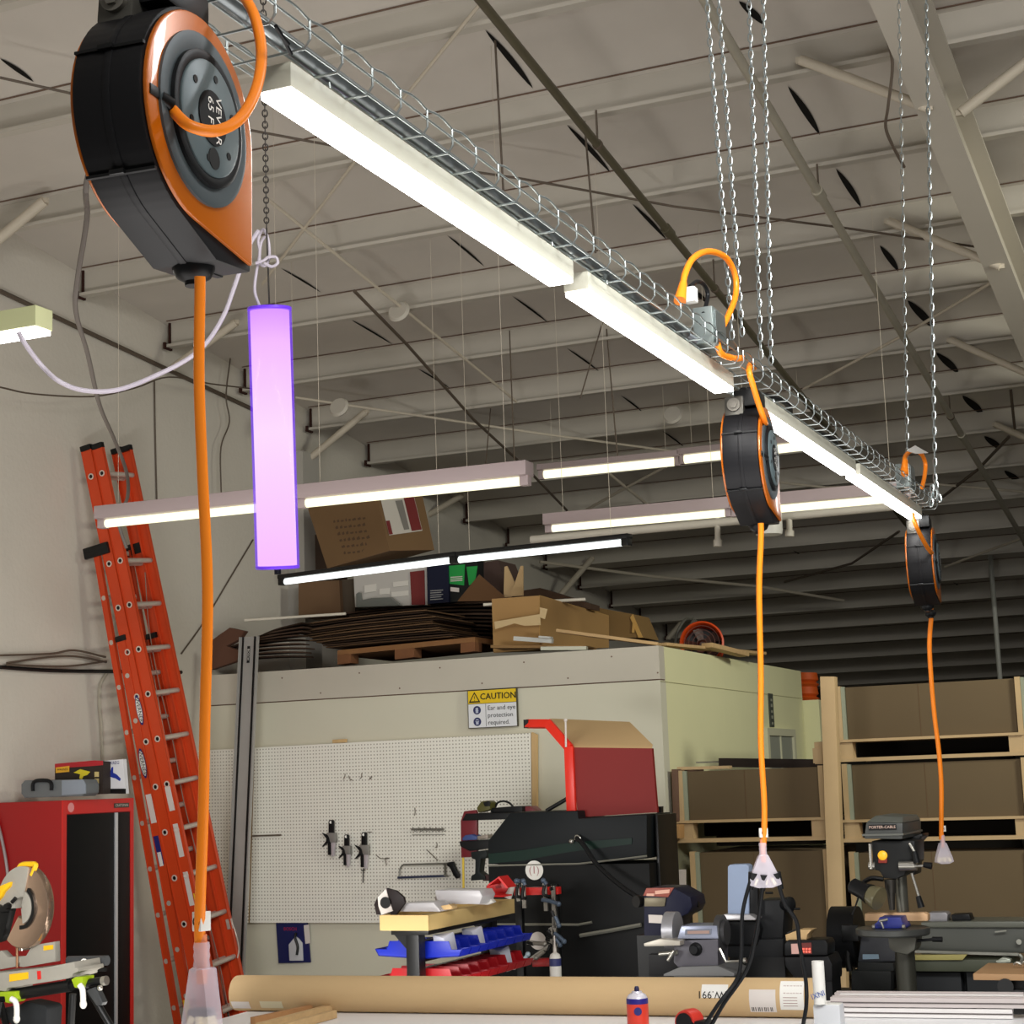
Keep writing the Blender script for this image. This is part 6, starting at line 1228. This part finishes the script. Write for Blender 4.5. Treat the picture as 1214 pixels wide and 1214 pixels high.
# ---------------------------------------------------------------- pallet rack of boxed goods
YR = 11.6
M_LUM = mat('crate_lumber', (196,168,126), .75, 0, .12, 5); M_LUMG = mat('crate_board_grey', (150,156,136), .7)
def crate(x0, x1, z0, z1, label, YR=11.6, spacer=.07):
    t = thing('pallet_crate', label, 'crate', ((x0+x1)/2, YR+.5, z0-.14))
    b = MB(); b.box2((x0+.05, YR+.02, z0+.018), (x1, YR+1.0, z1), .004); part(b, 'box', M_CARDR, t)
    b = MB(); b.box2((x0+.05+(x1-x0)*.42, YR+.0185, z0+.02), (x0+.053+(x1-x0)*.42, YR+.02, z1)); part(b, 'seam', mat('seam_dark', (104,78,54), .9), t)
    if True:
        for xa in (x0-.012, x1+.006):
            b = MB(); b.box2((xa, YR-.01, z0+.018), (xa+.034, YR+.05, z1+.008)); o = part(b, 'corner_post', M_LUM, t)
            b = MB(); b.box2((xa+.035, YR+.0, z0+.018), (xa+.060, YR+.03, z1+.004)); part(b, 'grey_batten', M_LUMG, o)
    b = MB(); b.box2((x0-.03, YR-.02, z0), (x1+.04, YR+1.0, z0+.018)); part(b, 'deck_board', M_LUM, t)
    for xb in (x0-.02, (x0+x1)/2-.05, x1-.06):
        if xb == (x0+x1)/2-.05: continue
        b = MB(); b.box2((xb, YR+.0, z0-.105), (xb+.10, YR+.1, z0)); part(b, 'block', M_LUM, t)
    b = MB(); b.box2((x0-.03, YR-.015, z0-.13), (x1+.04, YR+.09, z0-.105)); b.box2((x0-.03, YR+.9, z0-.13), (x1+.04, YR+1.0, z0-.105)); part(b, 'bottom_board', M_LUM, t)
    b = MB(); b.box2((x0, YR+.5, z0-.105), (x1, YR+.52, z0)); b.box2((x0+.1, YR+.45, z0-.13-spacer), (x1-.1, YR+.55, z0-.105)); part(b, 'stringer', mat('stringer_dark', (30,26,20), .9), t)
def zz(x, y, Y=11.6): return onY(x, y, Y).z
YL2 = 11.28
RA, RB = onY(991, 850, YR).x, onY(1205, 850, YR).x
crate(RA+.02, RB, zz(1100, 876), zz(1100, 809.5), 'brown boxed crate on right stack, topmost', YR, .02)
crate(RA+.03, RB, zz(1100, 973), zz(1100, 903.5), 'brown boxed crate on right stack, second from top, left of drill press head')
crate(RA+.04, RB, zz(1100, 1155), zz(1100, 1010), 'brown boxed crate on right stack, third from top, behind drill press', YR, 0)
LA, LB = onY(803, 940, YL2).x, onY(974, 940, YL2).x
crate(LA+.02, LB-.02, zz(890, 974, YL2), zz(890, 912, YL2), 'brown boxed crate on left stack, topmost, beside white storage room', YL2, .045)
crate(LA+.08, LB-.02, zz(890, 1155, YL2), zz(890, 1010, YL2), 'brown boxed crate on left stack, behind the belt sander', YL2, .0)
def crate2(x0, x1, label, z0, z1): crate(x0, x1, z0, z1, label, 11.6, .0)
crate2(RB+.10, RB+1.3, 'brown boxed crate beyond the right stack, topmost, cut by right edge', zz(1100, 876), zz(1100, 806))
crate2(RB+.10, RB+1.3, 'brown boxed crate beyond the right stack, second, cut by right edge', zz(1100, 973), zz(1100, 902))
# supports below the stacks
for xa, xb, n_ in ((RA, RB, 'right'), (LA, LB, 'left')):
    yy = YR if n_ == 'right' else YL2; b = MB(); b.box2((xa, yy+.02, 0), (xb, yy+1.0, zz(1100 if n_ == 'right' else 890, 1155, yy)-.131), .004); single(b, 'carton', M_CARDR, 'brown carton at bottom of the %s crate stack' % n_, 'box')
b = MB(); b.box2((RB+.10, YR+.02, 0), (RB+1.3, YR+1.0, zz(1100, 973)-.131), .004); single(b, 'carton', M_CARDR, 'tall brown carton under the crates at right edge', 'box')
def post(px, Y, t_, label):
    b = MB(); b.prism([onY(x, y, Y) for x, y in px], (0, t_, 0), .003)
    return single(b, 'timber_post', M_LUM, label, 'post')
post([(972,802),(989,802),(1003,1160),(1006,1260),(990,1260),(985,1160)], YL2-.14, .09, 'tall upright timber post between the two crate stacks')
post([(784,998),(800,998),(802,1052),(804,1200),(787,1200),(785,1052)], YL2-.12, .06, 'short timber post at left end of the left crate stack')
b = MB(); b.pp([(783,976),(806,978),(806,994),(783,994)], YL2-.13, .1, .003); single(b, 'timber_block', mat('block_orange', (176,134,84), .75, 0, .15, 6), 'timber block on top of the short left post', 'block')
b = MB(); b.pp([(796,912),(803,912),(805,974),(798,974)], YL2-.03, .6, .002); single(b, 'side_board', mat('board_plum', (104,78,62), .8), 'dark upright board at left end of topmost left crate', 'board')
b = MB(); b.bar(onY(805,911,YL2+.1), onY(866,909.5,YL2+.12), .1, .02); single(b, 'plank', M_LUM, 'thin pale plank on top of the left crate stack', 'plank')
b = MB(); b.bar(onY(857,904,YL2+.3), onY(972,905.5,YL2+.3), .2, .06); single(b, 'dark_board', mat('panel_umber', (44,36,32), .7), 'dark panel lying on top of the left crate stack', 'panel')
b = MB(); b.bar(onY(826,904,YL2+.35), onY(860,903,YL2+.35), .03, .012); single(b, 'metal_strip', mat('strip_grey2', (130,126,110), .5), 'thin grey strip left of the dark panel on left crates', 'strip')
b = MB(); b.pp([(965,880),(975,879),(975,906),(966,906)], YL2-.0, .1, .003); b.pp([(963,887),(975,887),(975,905),(964,905)], YL2-.01, .1, .003); single(b, 'timber_block', M_LUM, 'pair of timber blocks left of tall post on left stack', 'block')
b = MB(); b.pp([(802,1031),(812,1031),(812,1052),(803,1052)], YL2-.02, .03); single(b, 'hanging_label', M_STK, 'small white packing slip on the left crate stack', 'paper')
# ---------------------------------------------------------------- foreground table
ZT2 = .90
M_TAB = mat('white_table_top', (246,246,248), .35, 0, .03, 4)
tb = thing('work_table', 'long white topped work table in the foreground', 'table', (-2.0, 5.0, 0))
tl_ = onZ(340, 1196, ZT2); 
b = MB(); poly = [onZ(262, 1216, ZT2), onZ(330, 1190, ZT2), onZ(700, 1190, ZT2), onZ(912, 1194, ZT2)]
P1, P2 = onZ(385, 1192.5, ZT2), onZ(1000, 1200, ZT2); dirx = (P2-P1).normalized(); diry = V((-dirx.y, dirx.x, 0))
A0 = P1-dirx*.22; A1 = P1+dirx*2.62
b.prism([A0, A1, A1-diry*1.3, A0-diry*1.3], (0, 0, -.03), .003); part(b, 'table_top', M_TAB, tb)
for p in (A0+dirx*.1-diry*.1, A1-dirx*.1-diry*.1, A1-dirx*.1-diry*1.2, A0+dirx*.1-diry*1.2):
    b = MB(); b.box2((p.x-.03, p.y-.03, 0), (p.x+.03, p.y+.03, ZT2-.03)); part(b, 'leg', M_BLK2, tb)
b = MB(); b.prism([A0+dirx*.1-diry*.08+V((0,0,-.03)), A1-dirx*.1-diry*.08+V((0,0,-.03)), A1-dirx*.1-diry*.11+V((0,0,-.03)), A0+dirx*.1-diry*.11+V((0,0,-.03))], (0, 0, -.06)); part(b, 'apron', M_BLK2, tb)
# cardboard tube
ra = .060
ta = onZ(279, 1177, ZT2+ra); tb_ = onZ(972, 1183, ZT2+ra); dt = (tb_-ta).normalized()
ct = thing('cardboard_tube', 'long tan cardboard tube lying along back of the table', 'tube', (ta+tb_)/2-V((0, 0, ra)))
b = MB(); b.lathe([(ra*.2, .004), (ra*.8, .0), (ra*.97, .006), (ra, .02), (ra, (tb_-ta).length-.0), (ra*.9, (tb_-ta).length), (ra*.88, (tb_-ta).length-.15)], ta, dt, 40, False); part(b, 'tube', M_CARDT, ct)
def tlabel(px0, px1, a0, a1, m, name='label', rr=1.004, txt=None):
    """patch wrapped on the tube; angle 0 = facing camera, up positive"""
    s0 = (onZ(px0, 1178, ZT2+ra)-ta).dot(dt); s1 = (onZ(px1, 1178, ZT2+ra)-ta).dot(dt)
    up = V((0, 0, 1)); fr = V((dt.y, -dt.x, 0)).normalized(); b = MB(); n = 10; R = []
    for i in range(n+1):
        a = math.radians(a0+(a1-a0)*i/n); o = (fr*math.cos(a)+up*math.sin(a))*ra*rr
        R.append((b.v(ta+dt*s0+o), b.v(ta+dt*s1+o)))
    for i in range(n): b.face([R[i][0], R[i][1], R[i+1][1], R[i+1][0]])
    o = part(b, name, m, ct)
    def onsurf(s, a, k=1.012): a = math.radians(a); return ta+dt*s+(fr*math.cos(a)+up*math.sin(a))*ra*k
    return o, s0, s1, onsurf
tlabel(279, 301, -52, -22, M_STK); tlabel(314, 341, -48, -20, mat('label_cream', (206,196,164), .7))
o, s0, s1, sf = tlabel(844, 875, 4, 46, M_PAPER)
b = MB(); nrm = sf(s0, 12)-sf(s0, 12, 1.0); b.text('1.W.991', sf((s0+s1)/2, 14, 1.03), -dt, sf(s0, -10)-sf(s0, 24), .032); part(b, 'print', M_BLK2, o)
o, s0, s1, sf = tlabel(900, 931, -40, 30, M_STK)
b = MB(); k = 0; s = s0+.006
while s < s1-.008:
    b.quad(sf(s, -36), sf(s+.0025, -36), sf(s+.0025, -22), sf(s, -22)); s += .0045+.002*(k % 3); k += 1
part(b, 'barcode', M_BLK2, o)
o, s0, s1, sf = tlabel(936, 964, -30, 62, M_PAPER)
b = MB(); k = 0; s = s0+.012
while s < s1-.008:
    b.quad(sf(s, 18), sf(s+.002, 18), sf(s+.002, 44), sf(s, 44)); s += .004+.002*(k % 2); k += 1
for a in (6, -2, -10, -18): b.quad(sf(s0+.01, a), sf(s1-.02, a), sf(s1-.02, a+1.6), sf(s0+.01, a+1.6))
part(b, 'barcode', mat('print_brown', (150,110,100), .7), o)
# aluminium profile bars
random.seed(11)
bars = [((964,1186),(1216,1207),.028),((966,1177),(1190,1196),.03),((968,1190),(1206,1200),.03),((972,1172),(1198,1184),.03),((990,1171),(1203,1190),.02),((1000,1174),(1216,1197),.02)]
bl2 = ['lowest front one', 'front one second from the table', 'longest one', 'rear one on top', 'bright one near the top', 'bright one reaching the right edge']
M_PROF = mat('profile_white', (236,232,230), .35, .05); M_PROF2 = mat('profile_pink_grey', (206,196,194), .4, .05)
for i in range(6):
    r_, c_ = i // 3, i % 3
    y_ = 5.62-.055*c_; z_ = ZT2+.016+.031*r_
    pL = onZ([968,966,970,975,985,980][i], 1190, z_); pR = onZ([1186,1192,1206,1200,1203,1216][i], 1196, z_)
    L_ = V((pL.x, y_-.06, z_)); R_ = V((pR.x, y_-.02, z_))
    t = thing('aluminium_profile', 'white aluminium profile bar right of the cardboard tube, %s' % bl2[i], 'profile bar', (L_+R_)/2, 'white profile bars on the table')
    b = MB(); w_ = .052; h_ = .028
    d_ = (R_-L_).normalized(); x_ = d_.cross(V((0, 0, 1))).normalized()
    prof = [(-w_/2,-h_/2),(w_/2,-h_/2),(w_/2,h_/2),(w_*.2,h_/2),(w_*.2,h_/2-.006),(-w_*.2,h_/2-.006),(-w_*.2,h_/2),(-w_/2,h_/2)]
    b.prism([L_+x_*a+V((0, 0, c)) for a, c in prof], R_-L_); part(b, 'profile', (M_PROF, M_PROF2)[i % 2], t)
    b = MB(); b.bar(L_-x_*0+V((0, 0, -.001)), R_+V((0, 0, -.001)), w_+.003, .004); part(b, 'side_slot', mat('slot_dark', (96,88,86), .6), t)
# bottle and roll
bp = onZ(984, 1222, ZT2); bw = .072
t = thing('squeeze_bottle', 'white square bottle with a paper roll standing up on it', 'bottle', (bp.x, bp.y, ZT2))
zt_ = dep(984, 1190, (bp-CAM).dot(CF)).z
b = MB(); b.box2((bp.x-bw/2-.005, bp.y-.03, ZT2), (bp.x+bw/2+.005, bp.y+.03, zt_), .010); part(b, 'body', mat('bottle_white', (216,218,222), .35, alpha=.93), t)
b = MB(); b.box2((bp.x-bw/2-.001, bp.y-.024, zt_-.003), (bp.x+bw/2+.001, bp.y+.024, zt_), .001); part(b, 'shoulder', M_WHITE, t)
t2 = thing('paper_roll', 'upright white paper roll with blue lettering on the white bottle', 'roll', (bp.x-.012, bp.y, zt_))
dd = (bp-CAM).dot(CF); q0 = dep(972, 1184, dd); q1 = dep(972, 1140, dd)
b = MB(); b.lathe([(.018, 0), (.018, q1.z-zt_), (.013, q1.z-zt_), (.013, .0)], (q0.x, q0.y, zt_), (0, 0, 1), 20, False); part(b, 'roll', M_PAPER, t2)
b = MB(); b.text('IXNI', (q0.x+.0, q0.y-.0195, zt_+.028), V((1, 0, .35)), V((-.35, 0, 1)), .022); part(b, 'lettering', mat('letter_blue', (40,80,160), .5), t2)
# spray can
sp = onZ(757, 1222, ZT2); d0 = (sp-CAM).dot(CF)
t = thing('spray_can', 'small blue, white and red spray can at front of the table', 'spray can', (sp.x, sp.y, ZT2)); rc = .033
zc = dep(757, 1190, d0).z
b = MB(); b.lathe([(rc, 0), (rc, zc-ZT2+.0)], (sp.x, sp.y, ZT2), (0, 0, 1), 28); part(b, 'body', mat('can_red', (214,60,40), .35), t)
b = MB(); b.lathe([(rc*1.01, zc-ZT2), (rc*1.01, zc-ZT2+.012), (rc*.97, zc-ZT2+.016)], (sp.x, sp.y, ZT2), (0, 0, 1), 28); part(b, 'blue_band', mat('can_blue', (36,30,120), .35), t)
b = MB(); b.lathe([(rc*.96, zc-ZT2+.016), (rc*.8, zc-ZT2+.026), (rc*.5, zc-ZT2+.031), (rc*.45, zc-ZT2+.036)], (sp.x, sp.y, ZT2), (0, 0, 1), 28); part(b, 'shoulder', mat('can_white', (220,216,226), .3, .2), t)
b = MB(); b.lathe([(.0075, zc-ZT2+.034), (.0075, zc-ZT2+.044), (.005, zc-ZT2+.050)], (sp.x, sp.y, ZT2), (0, 0, 1), 14); part(b, 'nozzle', mat('nozzle_navy', (30,28,70), .4), t)
b = MB(); b.lathe([(.012, 0), (.012, .001)], (sp.x+.012, sp.y-rc*1.0+.002, zc-.02), (.35, -1, 0), 20); part(b, 'badge', M_NAVY, t)
# red tool
rp_ = onZ(818, 1218, ZT2+.02)
t = thing('red_tool', 'red and black hand tool at bottom edge of the table', 'tool', (rp_.x, rp_.y, ZT2))
b = MB(); b.lathe([(.034, 0), (.036, .01), (.036, .05), (.03, .055)], (rp_.x-.01, rp_.y-.02, ZT2+.036), (.3, 1, 0), 24); part(b, 'red_ring', mat('tool_red', (200,52,40), .4), t)
b = MB(); b.lathe([(.028, -.004), (.026, .03)], (rp_.x-.01, rp_.y-.02, ZT2+.036), (.3, 1, 0), 24); b.box((rp_.x+.035, rp_.y, ZT2+.022), (.06, .06, .04), bev=.008); part(b, 'black_core', M_BLACK, t)
# lumber on the left of the table
for i, (a_, b_, w_, l_) in enumerate([((330,1212),(398,1194),.05,'short pale lumber strip on the left end of table, upper one'), ((345,1216),(396,1202),.04,'short pale lumber strip on the left end of table, front one'), ((322,1206),(392,1191),.035,'short brown lumber strip on the left end of table, rear one')]):
    z_ = ZT2+.014; b = MB(); p, q = onZ(*a_, z_), onZ(*b_, z_); b.bar(p-(q-p)*.3, q, w_*.6, .026, (0, 0, 1), .002); single(b, 'lumber_strip', M_PINEH if i != 2 else mat('lumber_brown', (168,122,78), .7, 0, .15, 5), l_, 'lumber')
# ---------------------------------------------------------------- lights
w = bpy.data.worlds.new('world'); SC.world = w; w.use_nodes = True
bg = w.node_tree.nodes['Background']; bg.inputs[0].default_value = (1.0, .96, .9, 1); bg.inputs[1].default_value = .18
def area(loc, tgt, sx, sy, watt, col=(1, .95, .87), spread=180):  # unseen area lights added to brighten parts of the scene
    l = bpy.data.lights.new('fill_light', 'AREA'); l.shape = 'RECTANGLE'; l.size = sx; l.size_y = sy; l.energy = watt; l.color = col; l.spread = math.radians(spread)
    o = bpy.data.objects.new('fill_light', l); COL.objects.link(o); o.location = loc
    o.rotation_euler = (V(tgt)-V(loc)).to_track_quat('-Z', 'Y').to_euler(); return o
area((-1.1, 3.2, .3), (-1.3, 3.9, 6), 5, 3.5, 142, (1, .96, .93))  # added uplight near the floor, in place of floor bounce onto the ceiling
area((-4.2, 7.3, .4), (-4.2, 7.6, 6), 2.5, 1.2, 26, (1, .95, .88))  # second added uplight, brightens the ceiling further back
area((1.5, 1.0, 4.6), (-4.2, 10.5, 1.0), 3, 1.2, 88, (1, .98, .94), 100)
area((-4.3, 4.6, 1.4), (-7.4, 9.2, .6), 1.2, .6, 76, (1, .98, .95))  # added light out of frame, brightens the lower left wall
area((3.0, 8.4, 4.4), (-3.9, 13, 2.0), 1.2, .8, 48, (1, .99, .84), 80)  # added light from the right for the storage room side wall
area((-.2, 3.2, 3.6), (-1.8, 5.4, .9), .9, .4, 42, (.95, .98, 1))  # added light above the foreground table
SC.view_settings.view_transform = 'Standard'; SC.view_settings.look = 'None'; SC.view_settings.exposure = 0; SC.view_settings.gamma = 1
SC.cycles.max_bounces = 6; SC.cycles.diffuse_bounces = 4; SC.cycles.transparent_max_bounces = 12; SC.cycles.sample_clamp_indirect = 4
SC.cycles.use_denoising = True

# pieces that are separate things of one part become parts of their own
SPLIT = ('bottom_board', 'hanger_wire', 'lamp_holder', 'tray', 'rim_clasp', 'upright', 'green_panel', 'shipping_labels', 'small_pictures', 'trim_line', 'side_slot', 'glide_strip', 'pedestal', 'lamp_arm', 'tape', 'tracking_knob', 'quill_hub', 'clamp_post', 'adjuster', 'wall_arm', 'screw_handle', 'support_arm', 'roller', 'shaft')
for o in list(SC.objects):
    if o.type != 'MESH' or o.parent is None or o.name.split('.')[0] not in SPLIT or o.data.users > 1: continue
    bm = bmesh.new(); bm.from_mesh(o.data); bm.verts.ensure_lookup_table(); seen = set(); isl = []
    for v0 in bm.verts:
        if v0.index in seen: continue
        st_k = [v0]; seen.add(v0.index); comp = []
        while st_k:
            v = st_k.pop(); comp.append(v.index)
            for e in v.link_edges:
                w2 = e.other_vert(v)
                if w2.index not in seen: seen.add(w2.index); st_k.append(w2)
        isl.append(set(comp))
    if 1 < len(isl) < 12:
        base = o.name.split('.')[0]
        for k, keep in enumerate(isl):
            b2 = bm.copy(); b2.verts.ensure_lookup_table()
            bmesh.ops.delete(b2, geom=[v for v in b2.verts if v.index not in keep], context='VERTS')
            if k == 0: me = o.data
            else:
                me = bpy.data.meshes.new(base); me.materials.append(o.data.materials[0])
                n = bpy.data.objects.new(base, me); COL.objects.link(n); n.parent = o.parent
            b2.to_mesh(me); b2.free()
    bm.free()
